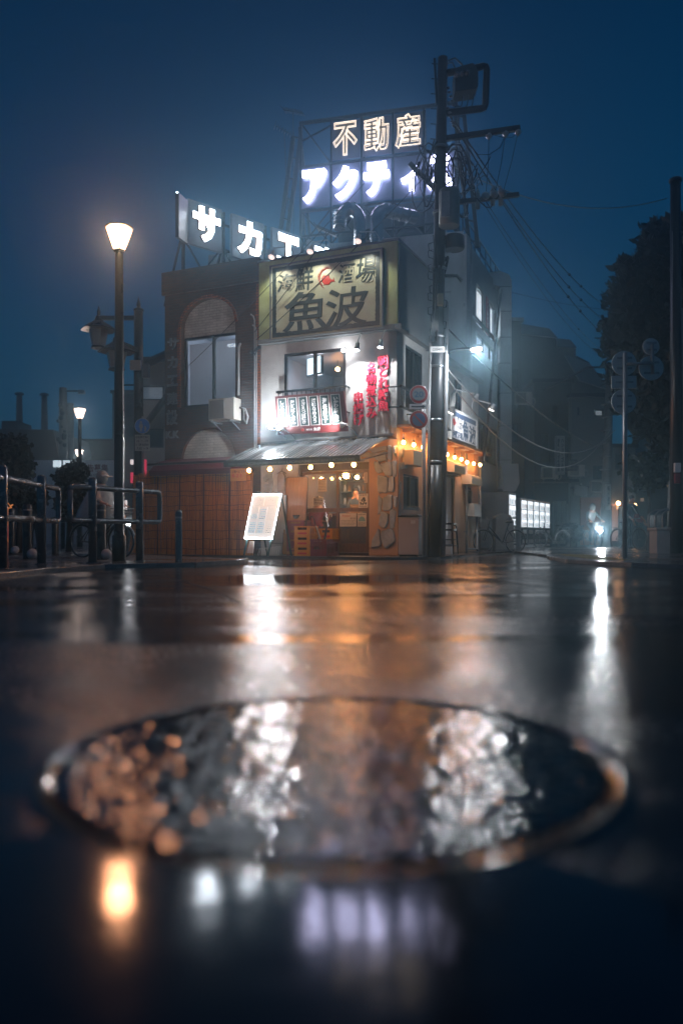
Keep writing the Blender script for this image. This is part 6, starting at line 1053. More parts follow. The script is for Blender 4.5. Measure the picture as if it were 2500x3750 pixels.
# ---------------------------------------------------------------- trees
LEAFD = pm('dark_leaf', (.014, .02, .016), .5, 0, .5, 1.5, 0); BARK = pm('bark', (.05, .04, .035), .7, 0, .4, 4, .5, 20)
def tree(name, label, x, y, zb, trunk, lobes, n, leaf, m, seed, group=None, needle=False):
    q = random.Random(seed); t = thing(name, label, 'tree', (x, y, zb), group=group); zt_ = max(l[2] for l in lobes)
    tm = MB().tube([(x, y, zb), (x + .05, y, (zb + zt_) / 2), (x, y, zt_)], [trunk, trunk * .7, trunk * .2], 8)
    for l in lobes: tm.tube([(x, y, max(zb + .3, l[2] - l[3] * 1.1)), ((x + l[0]) / 2, (y + l[1]) / 2, l[2] - l[3] * .4), (l[0], l[1], l[2])], [trunk * .35, trunk * .25, trunk * .08], 5)
    tm.build('trunk', BARK, t); mb = MB(); tot = sum(l[3] ** 2 for l in lobes)
    for l in lobes:
        for _ in range(int(n * l[3] ** 2 / tot)):
            d = V((q.gauss(0, 1), q.gauss(0, 1), q.gauss(0, 1))).normalized() * l[3] * (q.random() ** .45) * (1 + .18 * math.sin(q.random() * 9)); d.z *= .8; c = V(l[:3]) + d
            for _k in range(3 if needle else 1):
                a = V((q.gauss(0, 1), q.gauss(0, 1), q.gauss(0, 1) + (.8 if needle else 0))).normalized(); b_ = a.orthogonal().normalized(); b_.rotate(Q(a, q.uniform(0, 6.3))); s_ = leaf * q.uniform(.6, 1.3); w_ = s_ * (.22 if needle else .45)
                mb.add([c, c + a * s_ * .5 + b_ * w_, c + a * s_, c + a * s_ * .5 - b_ * w_], [(0, 1, 2, 3)])
    mb.build('crown', m, t); return t
q = random.Random(77); lb = []
for px, py, r in [(2400, 850, .7), (2450, 880, .8), (2370, 930, .8), (2330, 1000, .9), (2260, 1010, .5), (2430, 1000, 1.2), (2500, 960, 1.2), (2285, 1090, .9), (2232, 1100, .4), (2380, 1110, 1.3), (2480, 1120, 1.4), (2290, 1190, .95), (2240, 1180, .5), (2400, 1240, 1.4), (2300, 1290, .9), (2248, 1275, .5), (2500, 1260, 1.5), (2275, 1370, .7), (2240, 1350, .35), (2360, 1380, 1.2), (2470, 1400, 1.4), (2300, 1460, .7), (2400, 1500, 1.2), (2500, 1550, 1.4), (2330, 1560, .8), (2440, 1620, 1.2), (2560, 1100, 1.6), (2570, 1400, 1.6)]: lb.append((X(px + 26, 27), 27 + q.uniform(-.9, .9), Z(py, 27), r * .86))
tree('pine_tree', 'huge black pine tree rising behind the round signs and right pole', X(2470, 27), 27, .05, .3, lb, 9000, .36, LEAFD, 5, needle=True)
q = random.Random(3)
tree('street_tree', 'small round dark tree nearest the left railing', X(70, 20), 20, .06, .09, [(X(70, 20) + q.uniform(-.32, .32), 20 + q.uniform(-.3, .3), Z(py, 20), .38) for py in (1640, 1680, 1720, 1760, 1800, 1830)] + [(X(60, 20), 20, Z(1625, 20), .3)], 2600, .14, LEAFD, 9, 'small trees on the plaza')
tree('street_tree', 'small round dark tree in front of the white hoarding', X(252, 22), 22, .06, .09, [(X(248, 22) + q.uniform(-.34, .34), 22 + q.uniform(-.3, .3), Z(py + 8, 22), .36) for py in (1720, 1750, 1790, 1830, 1850)], 2400, .14, LEAFD, 10, 'small trees on the plaza')
tree('shrub', 'dark glossy leaved shrub glinting below the pine tree', X(2370, 24), 24, .05, .06, [(X(px, 24), 24 + q.uniform(-.3, .3), Z(py, 24), .42) for px, py in ((2330, 1700), (2370, 1720), (2400, 1750), (2345, 1760), (2390, 1700))], 1400, .16, pm('wet_glossy_leaf', (.03, .045, .03), .12, 0, .4, 3, 0), 12)
# ---------------------------------------------------------------- left background
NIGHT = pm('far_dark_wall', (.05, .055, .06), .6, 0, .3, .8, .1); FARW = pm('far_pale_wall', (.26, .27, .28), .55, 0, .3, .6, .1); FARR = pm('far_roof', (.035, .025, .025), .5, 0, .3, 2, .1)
D4 = 46.0
t = thing('market_hall', 'dark gabled market hall roof over pale walls beyond the small trees', 'market hall', (X(90, D4), D4, .06)); MB().box((X(-160, D4), D4, 0), (X(212, D4), D4 + 8, Z(1690, D4))).build('wall', FARW, t); MB().prism([(X(-165, D4), Z(1692, D4)), (X(228, D4), Z(1692, D4)), (X(205, D4), Z(1577, D4)), (X(-165, D4), Z(1572, D4))], lambda a, b_, n: V((a, D4 + n, b_)), -.4, 8.4).build('roof', FARR, t); MB().box((X(-20, D4), D4 + 1, Z(1580, D4)), (X(42, D4), D4 + 3, Z(1532, D4))).build('roof_unit', NIGHT, t)
MB().box((X(10, D4), D4 - .1, .1), (X(52, D4), D4 - .02, Z(1840, D4))).build('shop_opening', em('orange_shop_light', (1, .3, .06), .7), t); MB().box((X(15, D4), D4 - .25, .3), (X(36, D4), D4 - .12, Z(1925, D4))).build('red_stand', em('red_shop_light', (1, .05, .04), .35), t)
D5 = 40.0; t = thing('hoarding', 'long white hoarding with dark red advertising characters beyond the plaza', 'hoarding', (X(270, D5), D5, .06)); MB().box((X(125, D5), D5, .06), (X(440, D5), D5 + .2, Z(1685, D5))).build('panel', pm('white_hoarding', (.72, .72, .75), .5, 0, .2, .7, .05), t)
DR = pm('dark_red_paint', (.22, .02, .05), .5); wd = lambda a, c: (c - a) * D5 / FP; txt('広告募集', wd(295, 398), wd(1700, 1728), DR, t, I4, (X(346, D5), D5 - .02, Z(1714, D5)), 'front', off=.02, ext=.02); txt('No.127', wd(327, 357), wd(1735, 1744), INK, t, I4, (X(342, D5), D5 - .02, Z(1740, D5)), 'front', ext=.02); txt('74-7', wd(330, 372), wd(1760, 1774), INK, t, I4, (X(352, D5), D5 - .02, Z(1767, D5)), 'front', off=.01, ext=.02)
for a, c, py, lb in ((195, 220, 1698, 'first'), (232, 262, 1698, 'second')): t = thing('lit_sign', f'small glowing white sign above the hoarding, {lb} from the left', 'lit sign', (X(a, 38), 38, Z(py + 14, 38))); MB().box((X(a, 38), 38, Z(py + 12, 38)), (X(c, 38), 38.2, Z(py - 12, 38))).build('face', em('cold_sign_light', (.75, .9, 1), .9) if lb == 'first' else bpy.data.materials['cold_sign_light'], t); MB().tube([(X((a + c) / 2, 38), 38.1, .06), (X((a + c) / 2, 38), 38.1, Z(py + 12, 38))], .06, 6).build('post', POSTD, t)
for i, (px, py, D, r, lb) in enumerate([(232, 1420, 42, .2, 'dark concrete pole with a camera arm left of the second street lamp'), (257, 1478, 43, .2, 'plain dark concrete pole beside the camera pole')]):
    t = thing('utility_pole', lb, 'utility pole', (X(px, D), D, .06)); MB().tube([(X(px, D), D, .06), (X(px, D), D, Z(py, D))], [r * 1.2, r], 10).build('pole', CONC, t)
    if i == 0:
        MB().tube([(X(px - 8, D), D, Z(1432, D)), (X(300, D), D, Z(1432, D))], .05, 6).build('arm', DARK, t); MB().cbox((X(300, D), D, Z(1436, D)), (.16, .12, .1)).build('camera_head', STEEL, t); mb = MB(); q = random.Random(2)
        for k in range(14): mb.ball((X(px + q.uniform(-14, 10), D), D - .2, Z(q.uniform(1460, 1640), D)), q.uniform(.07, .18), 6)
        o = mb.build('cable_clutter', RUB, t); tag(o, kind='stuff')
for px, py, lb in ((72, 1447, 'slim dark chimney mast over the market hall roof'), (167, 1450, 'braced dark mast over the market hall roof')): t = thing('mast', lb, 'mast', (X(px, 56), 56, .06)); MB().tube([(X(px, 56), 56, .06), (X(px - (0 if px < 100 else 4), 56), 56, Z(py, 56))], [.45, .2], 8).build('shaft', NIGHT, t); MB().lathe([(.3, 0), (.34, .1), (.2, .2)], (X(px - (0 if px < 100 else 4), 56), 56, Z(py, 56)), 8).build('cap', NIGHT, t)
def block(label, px0, px1, pyt, D, dep, m, wins=(), name='building', cat='building', wm=GLASSD, roof=None, extra=0):
    t = thing(name, label, cat, (X((px0 + px1) / 2, D), D, 0)); f = lambda a, b_, n: V((a, D - n, b_)); hs = [(X(a, D), X(c, D), Z(e, D), Z(b_, D)) for a, b_, c, e, *_ in wins]
    MB().holed(X(px0, D), X(px1, D), 0, Z(pyt, D), hs, f, -.3, 0).build('front_wall', m, t); MB().box((X(px0, D), D + .301, 0), (X(px1, D), D + dep, Z(pyt, D))).build('block', m, t)
    MB().box((X(px0, D) - .1, D - .12, Z(pyt, D)), (X(px1, D) + .1, D + dep + .1, Z(pyt, D) + .18)).build('roof_edge', FARR, t)
    for w_, h in zip(wins, hs): 
        nb_ = max(1, int((h[1] - h[0]) / .9)); window(h, 'f', t, off=-.02, fr=M.Translation((0, D, 0)), vbar=[k / nb_ for k in range(1, nb_)], fw=.05, gm=GLASS if len(w_) > 4 else wm)
        if len(w_) > 4: MB().prism([(h[0], h[2]), (h[1], h[2]), (h[1], h[3]), (h[0], h[3])], f, -.29, -.25).build('lit_blind', w_[4], t)
    return t
DW = em('dim_strip_window', (.6, .72, .85), .1)
t = block('grey office block with a strip of pale windows left of the brick building', 515, 640, 1325, 33, 8, FARW, [(518, 1412, 600, 1465, DW), (520, 1570, 600, 1640)]); MB().prism([(X(512, 33), 33 and Z(1350, 33)), (X(640, 33), Z(1290, 33)), (X(640, 33), Z(1300, 33)), (X(512, 33), Z(1362, 33))], lambda a, b_, n: V((a, 33 - n, b_)), .01, .8).build('canopy', FARR, t); MB().bar((X(530, 32.6), 32.6, Z(1560, 32.6)), (X(612, 32.6), 32.6, Z(1450, 32.6)), .5, .12).build('sloped_awning', NIGHT, t)
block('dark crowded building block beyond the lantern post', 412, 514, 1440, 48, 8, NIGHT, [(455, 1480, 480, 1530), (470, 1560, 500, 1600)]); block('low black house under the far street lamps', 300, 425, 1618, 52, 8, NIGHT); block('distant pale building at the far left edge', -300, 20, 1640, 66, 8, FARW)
for i, (a, b_, c, e, D, mm_, lb) in enumerate([(527, 1682, 534, 1745, 28, em('red_sign_glow', (1, .03, .1), .5), 'narrow vertical glowing red sign left of the burgundy canopy'), (478, 1683, 492, 1700, 30, em('white_sign_glow', (1, .85, .85), .9), 'small white and red lit sign high by the lantern post'), (478, 1730, 490, 1768, 30, bpy.data.materials['red_sign_glow'], 'red lit shop sign beside the lantern post'), (446, 1835, 452, 1868, 33, bpy.data.materials['white_sign_glow'], 'white lit banner with red foot by the lane, left one'), (457, 1832, 463, 1866, 33, bpy.data.materials['white_sign_glow'], 'white lit banner with red foot by the lane, right one'), (449, 1888, 462, 1925, 34, bpy.data.materials['orange_shop_light'], 'orange lit lantern front low in the lane'), (440, 1745, 452, 1782, 36, DR, 'dark red bar sign on the lane beyond the plaza')]):
    t = thing('shop_sign', lb, 'shop sign', (X((a + c) / 2, D), D, Z(e, D))); MB().box((X(a, D), D, Z(e, D)), (X(c, D), D + .15, Z(b_, D))).build('face', mm_, t); MB().bar((X((a + c) / 2, D), D + .16, .05), (X((a + c) / 2, D), D + .16, Z(b_, D)), .06).build('post', POSTD, t)
    if i == 6: txt('BAR'.replace('', '\n')[1:-1], wd(442, 450), wd(1750, 1778), PAPER, t, I4, (X(446, D), D - .02, Z(1764, D)), 'front', ext=.02)
block('row of small lit shops closing the lane behind the poncho rider', 412, 520, 1780, 50, 6, FARW, [(440, 1850, 470, 1935, em('lane_shop_light', (1, .6, .45), .35))], 'shop_row', 'shop')
# people on the plaza
PON = pm('silver_poncho', (.3, .34, .35), .22, 0, .35, 6, .4, 9); GREYT = pm('grey_trousers', (.2, .2, .2), .6); DKC = pm('dark_coat', (.03, .035, .045), .5); BAGM = pm('red_bag', (.3, .02, .025), .4)
bf = gfr(X(372, 16), 16.0, .06, 62)
person('cyclist in a hooded silver rain poncho and white cap behind the railing', bf, ride(0, 0), PON, DKC, hood=True); bicycle('dark bicycle carrying the poncho rider on the plaza', bf, True, em('small_bike_lamp', (.9, .95, 1), 30))
pr = [o for o in bpy.data.objects if o.get('label', '').startswith('cyclist in a hooded silver')][0]
mb = MB(); vs = []; n = 20
for z, r1, r2, oy in ((1.47, .1, .1, 0), (1.38, .25, .17, .03), (1.15, .36, .32, .02), (.95, .42, .42, .04), (.72, .44, .46, .08)):
    for i in range(n): a = 2 * math.pi * i / n; k = 1 + .05 * math.sin(a * 6 + z * 7) * (1.5 - z); vs.append(V((r1 * k * math.cos(a), oy + r2 * k * math.sin(a), z)))
mb.add(vs, [(j * n + i, j * n + (i + 1) % n, (j + 1) * n + (i + 1) % n, (j + 1) * n + i) for j in range(4) for i in range(n)], True).build('poncho', PON, pr, bf); MB().lathe([(.1, 0), (.1, .03), (.001, .07)], (0, -.06, 1.63), 12).box((-.07, -.24, 1.625), (.07, -.1, 1.64)).build('cap', WHITE, pr, bf)
person('distant walker in a dark coat and pale trousers on the plaza left side', gfr(X(70, 27), 27, .06, 20), stand(0, 0, 0, 1.7, .02, .16), DKC, GREYT); person('distant figure hunched in a dark hooded jacket by the left railing', gfr(X(128, 25), 25, .06, -30), stand(0, 0, 0, 1.6, .12, .05), DKC, DKC, hood=True); person('tiny dark figure walking beside the thin distant bollard', gfr(X(278, 33), 33, .06, 0), stand(0, 0, 0, 1.7, 0, .12), DKC, JEAN)
# ---------------------------------------------------------------- lane on the right: duct, vending machines, houses
Dd = 30.5; t = thing('ventilation_duct', 'tall pale square ventilation duct climbing the wall beside the office', 'duct', (X(1850, Dd), Dd, 0)); PD = pm('pale_duct', (.58, .6, .6), .35, .3, .25, 1.5, .1, 10); xw = X(1852, Dd), X(1830, Dd), X(1872, Dd)
zs_ = [1790, 1685, 1560, 1440, 1330, 1235, 1140, 1050]
for a, b_ in zip(zs_, zs_[1:]): MB().box((xw[1], Dd, Z(a, Dd) + .012), (xw[2], Dd + .5, Z(b_, Dd) - .012)).build('duct_section', PD, t, bevel=.01)
for a in zs_[1:]: MB().box((xw[1] - .03, Dd - .03, Z(a, Dd) - .012), (xw[2] + .03, Dd + .53, Z(a, Dd) + .012)).build('flange', STEEL, t)
MB().prism([(xw[1], Z(1050, Dd) + .013), (xw[2], Z(1050, Dd) + .013), (xw[2], Z(1025, Dd)), (xw[2] - .1, Z(1005, Dd)), (xw[1], Z(992, Dd)), (xw[1] - .5, Z(1000, Dd)), (xw[1] - .5, Z(1035, Dd))], lambda a, b_, n: V((a, Dd + n, b_)), 0, .5).build('elbow', PD, t)
MB().prism([(xw[1], Z(1700, Dd)), (xw[2] + .2, Z(1700, Dd)), (xw[2] + .25, Z(1770, Dd)), (xw[2] + .1, Z(1800, Dd)), (xw[1] + .1, Z(1800, Dd))], lambda a, b_, n: V((a, Dd + n, b_)), -.25, -.002).build('outlet_hood', PD, t)
VF = M.Translation((X(1905, 29.5), 29.5, 0)) @ M.Rotation(math.atan2(-.468, .884), 4, 'Z')
VB = pm('vending_body', (.3, .33, .36), .3, 0, .15, 3, .02); VD = em('vending_display', (.85, .93, 1), 1.5); VDK = pm('vending_dark', (.03, .035, .04), .25); CANS = [pm('can_red', (.3, .1, .1), .3), pm('can_pale', (.5, .5, .5), .3), pm('can_green', (.1, .16, .2), .3)]
def vend(label, y0, w_, h, d, group, z=.05, tag_=1):
    t = thing('vending_machine', label, 'vending machine', (-d / 2, y0 + w_ / 2, z), VF, group=group); MB().box((-d, y0 + .01, z), (0, y0 + w_ - .01, z + h)).build('body', VB, t, VF, bevel=.012)
    for a, c in ((.78, .95), (.58, .76), (.42, .565)):
        dp = MB().prism([(y0 + .13, z + h * a), (y0 + w_ - .13, z + h * a), (y0 + w_ - .13, z + h * c), (y0 + .13, z + h * c)], S_, .002, .02).build('display', VD, t, VF); mb = MB()
        for k in range(4): yy = y0 + .2 + (w_ - .4) * k / 3; mb.prism([(yy - .035, z + h * a + .015), (yy + .035, z + h * a + .015), (yy + .035, z + h * (c - (c - a) * (.35 + .1 * (k % 2)))), (yy - .035, z + h * (c - (c - a) * (.35 + .1 * (k % 2))))], S_, .021, .027)
        o = mb.build('drink_can', CANS[(int(a * 100) + int(y0 * 3)) % 3], dp, VF); tag(o, kind='stuff')
    MB().prism([(y0 + .05, z + .1), (y0 + w_ - .05, z + .1), (y0 + w_ - .05, z + h * .4), (y0 + .05, z + h * .4)], S_, .002, .025).build('lower_panel', VDK, t, VF); MB().prism([(y0 + .2, z + h * .28), (y0 + w_ - .2, z + h * .28), (y0 + w_ - .2, z + h * .36), (y0 + .2, z + h * .36)], S_, .026, .04).build('coin_slot', STEEL, t, VF); MB().prism([(y0 + .12, z + .16), (y0 + w_ - .12, z + .16), (y0 + w_ - .12, z + .3), (y0 + .12, z + .3)], S_, .026, .035).build('outlet_flap', STEEL, t, VF)
for i in range(5): vend('lit vending machine in the row of five, ' + ['nearest', 'second', 'middle', 'fourth', 'farthest'][i] + ' from the leaning bicycle', i * .93, .92, 1.86, .75, 'row of vending machines in the lane')
vend('tall white vending machine standing before the row with its plain side showing', -1.62, 1.0, 2.0, 1.25, 'row of vending machines in the lane')
t = thing('storage_shed', 'low rounded pale box behind the leaning bicycle', 'storage box', (X(1845, 26), 26, .0)); MB().prism([(X(1812, 26), .03), (X(1880, 26), .03), (X(1880, 26), Z(1912, 26)), (X(1868, 26), Z(1886, 26)), (X(1838, 26), Z(1880, 26)), (X(1815, 26), Z(1890, 26))], lambda a, b_, n: V((a, 26 + n, b_)), 0, .6).build('shell', pm('shed_grey', (.25, .27, .27), .35), t, bevel=.01); MB().cbox((X(1872, 26), 25.96, Z(1897, 26)), (.14, .03, .03)).build('latch', STEEL, t)
bicycle('black city bicycle with wire basket leaning by the vending machines', gfr(X(1828, 23.4), 23.4, .0, -72) , True); bicycle('bicycle half hidden at the far end of the vending machine row', gfr(X(2018, 31.5), 31.5, .0, -70), False)
LANE = pm('lane_dark_boards', (.05, .056, .062), .5, 0, .4, 1.5, .3, 12, stretch=(6, 6, .5)); LANEG = pm('lane_grey_wall', (.11, .12, .13), .5, 0, .3, 1.2, .2); LANEP = pm('lane_pale_siding', (.2, .21, .21), .5, 0, .25, 1.5, .3, 14, stretch=(.3, .3, 12)); RUST = pm('rust_shutter', (.32, .13, .06), .5, 0, .25, 3, .3, 18, stretch=(14, 14, .4))
block('grey windowed side block just beyond the pale duct', 1868, 1906, 1180, 35, 6, LANEG, [(1876, 1350, 1896, 1420), (1876, 1550, 1896, 1620)])
t = thing('house', 'dark stepped house with angled blue grey roof planes above the lane', 'house', (X(2060, 40), 40, 0)); fz2 = lambda a, b_, n: V((X(a, 40), 40 + n, Z(b_, 40)))
MB().prism([(1900, 2000), (2226, 2000), (2226, 1436), (2150, 1338), (2106, 1318), (2106, 1278), (2080, 1250), (2037, 1250), (2034, 1243), (2004, 1210), (1900, 1192)], fz2, 0, 7).build('wall', LANEG, t)
SLATE = pm('blue_slate', (.12, .17, .22), .3, 0, .2, 2, .1)
MB().prism([(2062, 1302), (2151, 1334), (2230, 1432), (2116, 1396)], fz2, -.25, -.02).build('roof_plane', SLATE, t); MB().prism([(1903, 1190), (2005, 1206), (2037, 1240), (1903, 1226)], fz2, -.2, -.02).build('roof_plane', SLATE, t); MB().prism([(2034, 1243), (2082, 1247), (2107, 1277), (2034, 1275)], fz2, -.2, -.02).build('roof_plane', SLATE, t); mb = MB()
for k in range(6): a = 2106 + k * 9; mb.bar(fz2(a, 1328 + k * 4.6, -.1), fz2(a, 1308 + k * 4.6, -.1), .06)
mb.bar(fz2(2106, 1308, -.1), fz2(2152, 1332, -.1), .08); mb.build('terrace_rail', DARK, t)
t = block('dark boarded lane house with a long low eave behind the vending machines', 1955, 2090, 1402, 37.5, 2, LANE, [(1975, 1585, 2012, 1700), (2018, 1480, 2045, 1540), (2070, 1600, 2088, 1680)]); MB().box((X(1940, 37), 36.2, Z(1768, 37)), (X(2100, 37), 37.4, Z(1758, 37))).build('eave', FARR, t)
for i in range(6): a = 2022 + i * 17; MB().box((X(a, 37.4), 37.3, .1), (X(a + 14, 37.4), 37.4, Z(1835 if i < 3 else 1845, 37.4))).build('shutter_panel', LANEP, t)
t = block('pale sided upper house over the rust coloured shutter', 2091, 2212, 1455, 37, 2.4, LANEP, [(2170, 1705, 2205, 1755), (2110, 1452, 2118, 1490, em('warm_pale_window', (.75, .8, .85), .25)), (2180, 1502, 2216, 1524, bpy.data.materials['warm_pale_window'])] [0:1] + [(2112, 1490, 2120, 1520, bpy.data.materials['warm_pale_window']), (2176, 1500, 2208, 1524, bpy.data.materials['warm_pale_window'])]); MB().box((X(2124, 36.9), 36.85, .05), (X(2206, 36.9), 36.98, Z(1822, 36.9))).build('shutter', RUST, t); MB().box((X(2091, 36.8), 36.3, Z(1790, 36.8)), (X(2212, 36.8), 36.98, Z(1783, 36.8))).build('ledge', FARR, t)
t = thing('balcony', 'small railed balcony with hanging laundry poles on the lane house', 'balcony', (X(2092, 36.4), 36.4, Z(1722, 36.4))); MB().box((X(2068, 36.4), 36.4, Z(1724, 36.4)), (X(2112, 36.4), 37.4, Z(1718, 36.4))).build('floor_slab', FARR, t); mb = MB(); mb.bar((X(2068, 36.4), 36.42, Z(1685, 36.4)), (X(2112, 36.4), 36.42, Z(1685, 36.4)), .05)
for i in range(9): a = X(2069 + i * 5.2, 36.4); mb.bar((a, 36.42, Z(1718, 36.4)), (a, 36.42, Z(1685, 36.4)), .03)
mb.build('rail', DARK, t)
t = thing('vertical_sign', 'tall narrow unlit white sign with dark vertical characters on the lane house', 'sign', (X(2050, 35.5), 35.5, Z(1738, 35.5))); MB().box((X(2034, 35.5), 35.5, Z(1738, 35.5)), (X(2067, 35.5), 35.75, Z(1596, 35.5))).build('panel', pm('dim_white_sign', (.3, .33, .36), .4), t, bevel=.02); w35 = lambda p: p * 35.5 / FP
txt(v('ハンコ・ゴム印'), w35(9), w35(120), INK, t, I4, (X(2057, 35.5), 35.47, Z(1667, 35.5)), 'front', off=.03, ext=.03); txt(v('表札・ハガキ印刷'), w35(8), w35(120), INK, t, I4, (X(2043, 35.5), 35.47, Z(1667, 35.5)), 'front', off=.03, ext=.03); MB().bar((X(2050, 35.6), 35.7, Z(1640, 35.6)), (X(2050, 37.4), 37.4, Z(1640, 37.4)), .06).build('bracket', DARK, t)
t = thing('hanging_sign', 'blank pale square sign hanging over the lane', 'sign', (X(2127, 35), 35, Z(1816, 35))); MB().prism([(X(2104, 35), Z(1812, 35)), (X(2148, 35), Z(1817, 35)), (X(2151, 35), Z(1783, 35)), (X(2106, 35), Z(1776, 35))], lambda a, b_, n: V((a, 35 + n, b_)), 0, .15).build('panel', pm('dim_blank_sign', (.34, .36, .36), .4), t, bevel=.01); MB().bar((X(2127, 35), 35.1, Z(1778, 35)), (X(2127, 36.9), 36.9, Z(1772, 36.9)), .06).build('bracket', DARK, t)
block('grey end house with an orange lit doorway beyond the lane pole', 2213, 2325, 1640, 37, 4, LANEG, [(2236, 1848, 2268, 1985, em('orange_doorway', (1, .32, .1), .22)), (2250, 1660, 2290, 1720)], 'house', 'house'); t = thing('door_lamp', 'small warm lamp over the orange doorway in the lane', 'lamp', (X(2262, 36.5), 36.5, Z(1843, 36.5))); MB().ball((X(2262, 36.5), 36.5, Z(1843, 36.5)), .1, 10).build('globe', em('door_lamp_glow', (1, .5, .2), 22), t); MB().bar((X(2230, 36.5), 36.7, Z(1848, 36.5)), (X(2282, 36.5), 36.7, Z(1848, 36.5)), .08).build('bracket', RUST, t)
t = thing('door_lamp', 'small warm lamp right of the standing cyclist', 'lamp', (X(2322, 36), 36, Z(1852, 36))); MB().ball((X(2322, 36), 36, Z(1852, 36)), .1, 10).build('globe', bpy.data.materials['door_lamp_glow'], t); MB().bar((X(2322, 36), 36, Z(1846, 36)), (X(2322, 37), 37.2, Z(1840, 37)), .05).build('bracket', DARK, t)
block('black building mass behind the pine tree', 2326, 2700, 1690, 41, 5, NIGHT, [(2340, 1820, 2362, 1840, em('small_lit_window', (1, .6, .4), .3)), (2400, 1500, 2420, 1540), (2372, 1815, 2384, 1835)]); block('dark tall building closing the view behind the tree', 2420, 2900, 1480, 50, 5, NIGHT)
t = thing('utility_pole', 'slender concrete pole with vertical banners at the lane end', 'utility pole', (X(2214, 33), 33, 0)); MB().tube([(X(2212, 33), 33, 0), (X(2232, 33), 33, Z(1335, 33))], [.22, .15], 12).build('pole', CONC, t); MB().box((X(2206, 33), 32.6, Z(1868, 33)), (X(2223, 33), 32.7, Z(1775, 33))).build('banner', pm('lane_banner', (.4, .42, .42), .4), t); txt(v('質大黒屋'), .11, .85, INK, t, I4, (X(2214.5, 33), 32.58, Z(1820, 33)), 'front', off=.03, ext=.02); MB().tube([(X(2229, 33), 33, Z(1345, 33)), (X(2150, 33), 33, Z(1345, 33)), (X(2100, 33), 33.5, Z(1370, 33)), (X(2020, 33), 34.5, Z(1430, 34.5))], .05, 6).build('cable_arm', RUB, t)
for k in range(7): MB().tube([(X(2213 + k * 1.2, 33), 33, Z(1770 - k * 48, 33)), (X(2213 + k * 1.2, 33), 33, Z(1766 - k * 48, 33))], .235, 10).build('band', STEEL, t)
for i, (px, py, D, lb) in enumerate([(2082, 1742, 36.9, 'small far air conditioner under the lane balcony'), (2160, 1800, 36.2, 'small far air conditioner on the ledge over the rust shutter'), (1985, 1750, 36.1, 'small far air conditioner on the long eave of the boarded house'), (1889, 1480, 34.9, 'small far air conditioner on the side block past the duct')]):
    dup(acb, V((X(px, D), D - .05, Z(py, D))), 0, lb)
# cyclist with the blazing headlamp, second rider stopped
cf = gfr(X(2168, 31), 31, 0, 6); person('cyclist in a pale hooded raincoat riding toward the camera behind a bright headlamp', cf, ride(0, 0), PON, DKC, hood=True); bicycle('approaching bicycle with a dazzling headlamp in the lane', cf, True, em('bike_headlamp', (.9, .96, 1), 1500))
lamp('SPOT', 'headlamp_beam', (0, -.85, .72), 120, (.9, .95, 1), None, cf, .04, (-.55, -8, .1), 75); lamp('POINT', 'headlamp_flare', (0, -.95, .78), 14, (.9, .95, 1), None, cf, .05)
rf_ = gfr(X(2298, 26), 26, .05, 20); person('dark rider stopped astride a bicycle behind the round signs', rf_, stand(.12, .1, 0, 1.75, .1, .08, .35), DKC, JEAN); bicycle('dark bicycle held by the stopped rider', rf_, False); t = thing('shoulder_bag', 'white and red bag slung at the stopped rider', 'bag', (.35, -.05, .95), rf_); MB().cbox((.36, -.05, 1.02), (.14, .09, .1), M.Rotation(R(20), 4, 'Y')).build('pouch', BAGM, t, rf_); MB().tube([(.36, -.05, 1.1), (.1, -.08, 1.42), (-.1, .1, 1.3)], .02, 6).build('strap', WHITE, t, rf_)
for i, (px, py) in enumerate([(2085, 1960), (2108, 1950), (2070, 1972)]): D = 34.5; tree('potted_plant', 'leafy pot plant against the grey shutters, ' + ['middle', 'right', 'left'][i] + ' of three', X(px, D), D, 0, .03, [(X(px, D), D, .55, .32), (X(px + 4, D), D, .8, .25)], 220, .18, LEAFD, 30 + i, 'pot plants in the lane')
# ---------------------------------------------------------------- right corner: sign backs, pole, low wall
D2 = 15.6; t = thing('traffic_sign', 'grey sign post with the unlit backs of five signs on the far right corner', 'traffic sign', (X(2286, D2), D2, .05)); SB = pm('sign_back_grey', (.5, .55, .58), .4, 0, .2, 5); MB().tube([(X(2286, D2), D2, .05), (X(2287, D2), D2, Z(1292, D2))], .045, 10).build('post', pm('grey_sign_post', (.3, .31, .33), .35, .3), t); MB().tube([(X(2290, D2), D2 - .03, Z(1334, D2)), (X(2385, D2), D2 - .03, Z(1331, D2))], .03, 8).build('arm', STEEL, t); MB().tube([(X(2388, D2), D2, Z(1370, D2)), (X(2386, D2), D2, Z(1258, D2))], .035, 8).build('post', STEEL, t)
for px, py, r in ((2288, 1328, 46), (2287, 1468, 46), (2387, 1345, 46), (2387, 1266, 31)): disc((X(px, D2), D2 + .08, Z(py, D2)), r * D2 / FP, SB, 'sign_back', t); [MB().box((X(px - r * .6, D2), D2 + .035, Z(py + s_ * r * .42, D2) - .02), (X(px + r * .6, D2), D2 + .058, Z(py + s_ * r * .42, D2) + .02)).build('rail', STEEL, t) for s_ in (-1, 1)]
MB().box((X(2241, D2), D2 + .06, Z(1420, D2)), (X(2333, D2), D2 + .08, Z(1374, D2))).build('sign_back', SB, t); MB().box((X(2255, D2), D2 + .035, Z(1400, D2)), (X(2320, D2), D2 + .058, Z(1394, D2))).build('rail', STEEL, t)
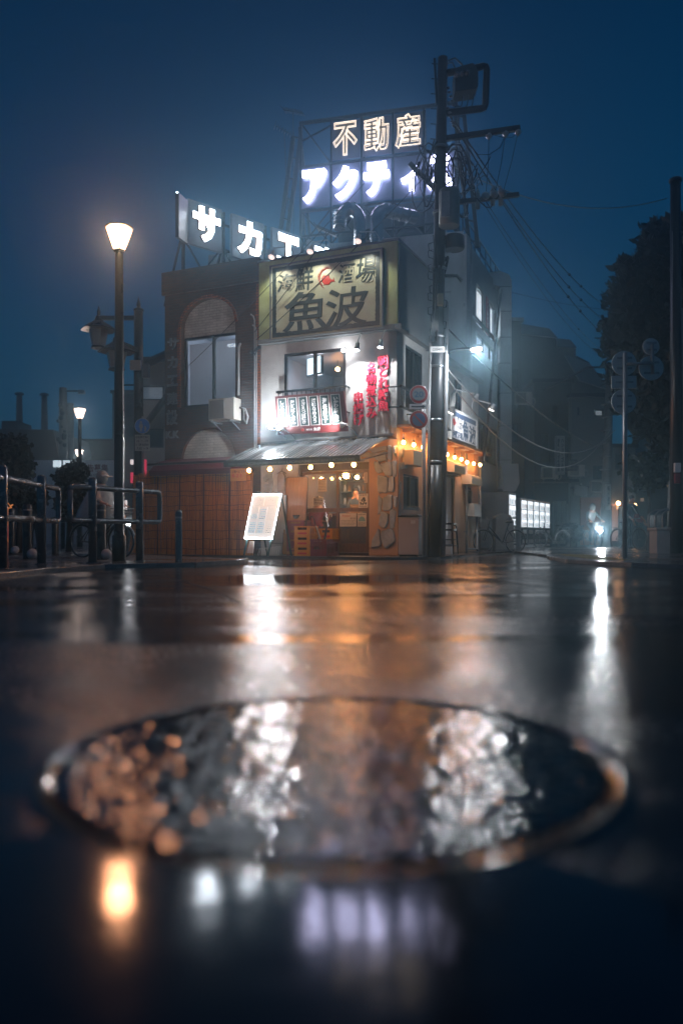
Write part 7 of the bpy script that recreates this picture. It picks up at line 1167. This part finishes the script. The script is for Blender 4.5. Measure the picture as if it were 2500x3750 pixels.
D3 = 20.0; x = X(2474, D3); t = thing('utility_pole', 'dark pole with a round cap and clipped conduit at the right edge', 'utility pole', (x, D3, .05)); MB().tube([(x, D3, .05), (x - .02, D3, Z(665, D3))], [.16, .125], 14).lathe([(.15, 0), (.16, .02), (.16, .08), (.12, .11)], (x - .02, D3, Z(668, D3)), 14).build('pole', pm('black_pole', (.02, .022, .025), .35), t); MB().tube([(x - .13, D3 - .06, .1), (x - .12, D3 - .06, Z(850, D3))], .014, 6).build('conduit', CABW, t); MB().tube([(x + .2, D3 - .05, Z(1900, D3)), (x + .13, D3 - .05, Z(1130, D3))], .03, 6).build('conduit', CABW, t); MB().box((x - .13, D3 - .25, Z(1732, D3)), (x + .01, D3 - .15, Z(1698, D3))).build('notice_plate', SW, t); MB().box((x - .12, D3 - .25, Z(1772, D3)), (x + .0, D3 - .15, Z(1736, D3))).build('notice_plate', MAR, t); MB().ball((x + .3, D3, Z(875, D3)), (.15, .12, .2), 10).tube([(x, D3, Z(850, D3)), (x + .3, D3, Z(850, D3))], .02, 6).build('side_lamp', STEEL, t)
t = thing('low_wall', 'low pale capped wall at the right edge before the black trees', 'wall', (X(2470, 20), 20, .05)); LW_ = pm('pale_render', (.42, .4, .38), .5, 0, .3, 2.5, .3); wx = X(2398, 20); MB().box((wx + .04, 20, .05), (wx + 4, 20.5, Z(1942, 20))).build('wall_body', LW_, t); MB().box((wx, 19.95, Z(1942, 20) + .002), (wx + 4.05, 20.55, Z(1932, 20))).build('capstone', LW_, t, bevel=.008)
t = thing('shelter_hood', 'curved clear shelter hood with steel hoops behind the low wall', 'shelter', (X(2470, 21), 21, .6)); sx_ = X(2424, 21); pr_ = [(0, Z(1932, 21)), (0, Z(1885, 21)), (.08, Z(1872, 21)), (.22, Z(1864, 21)), (1.6, Z(1845, 21))]
for yy in (21, 21.5, 22): MB().tube([(sx_ + a, yy, z) for a, z in [(0, .05)] + pr_], .022, 7).build('hoop', STEEL, t)
MB().add([V((sx_ + a + .01, yy, z)) for yy in (21, 22) for a, z in pr_], [(i, i + 1, i + 6, i + 5) for i in range(4)]).build('cover', glass('shelter_plastic', (.6, .65, .68), .2, .15), t)
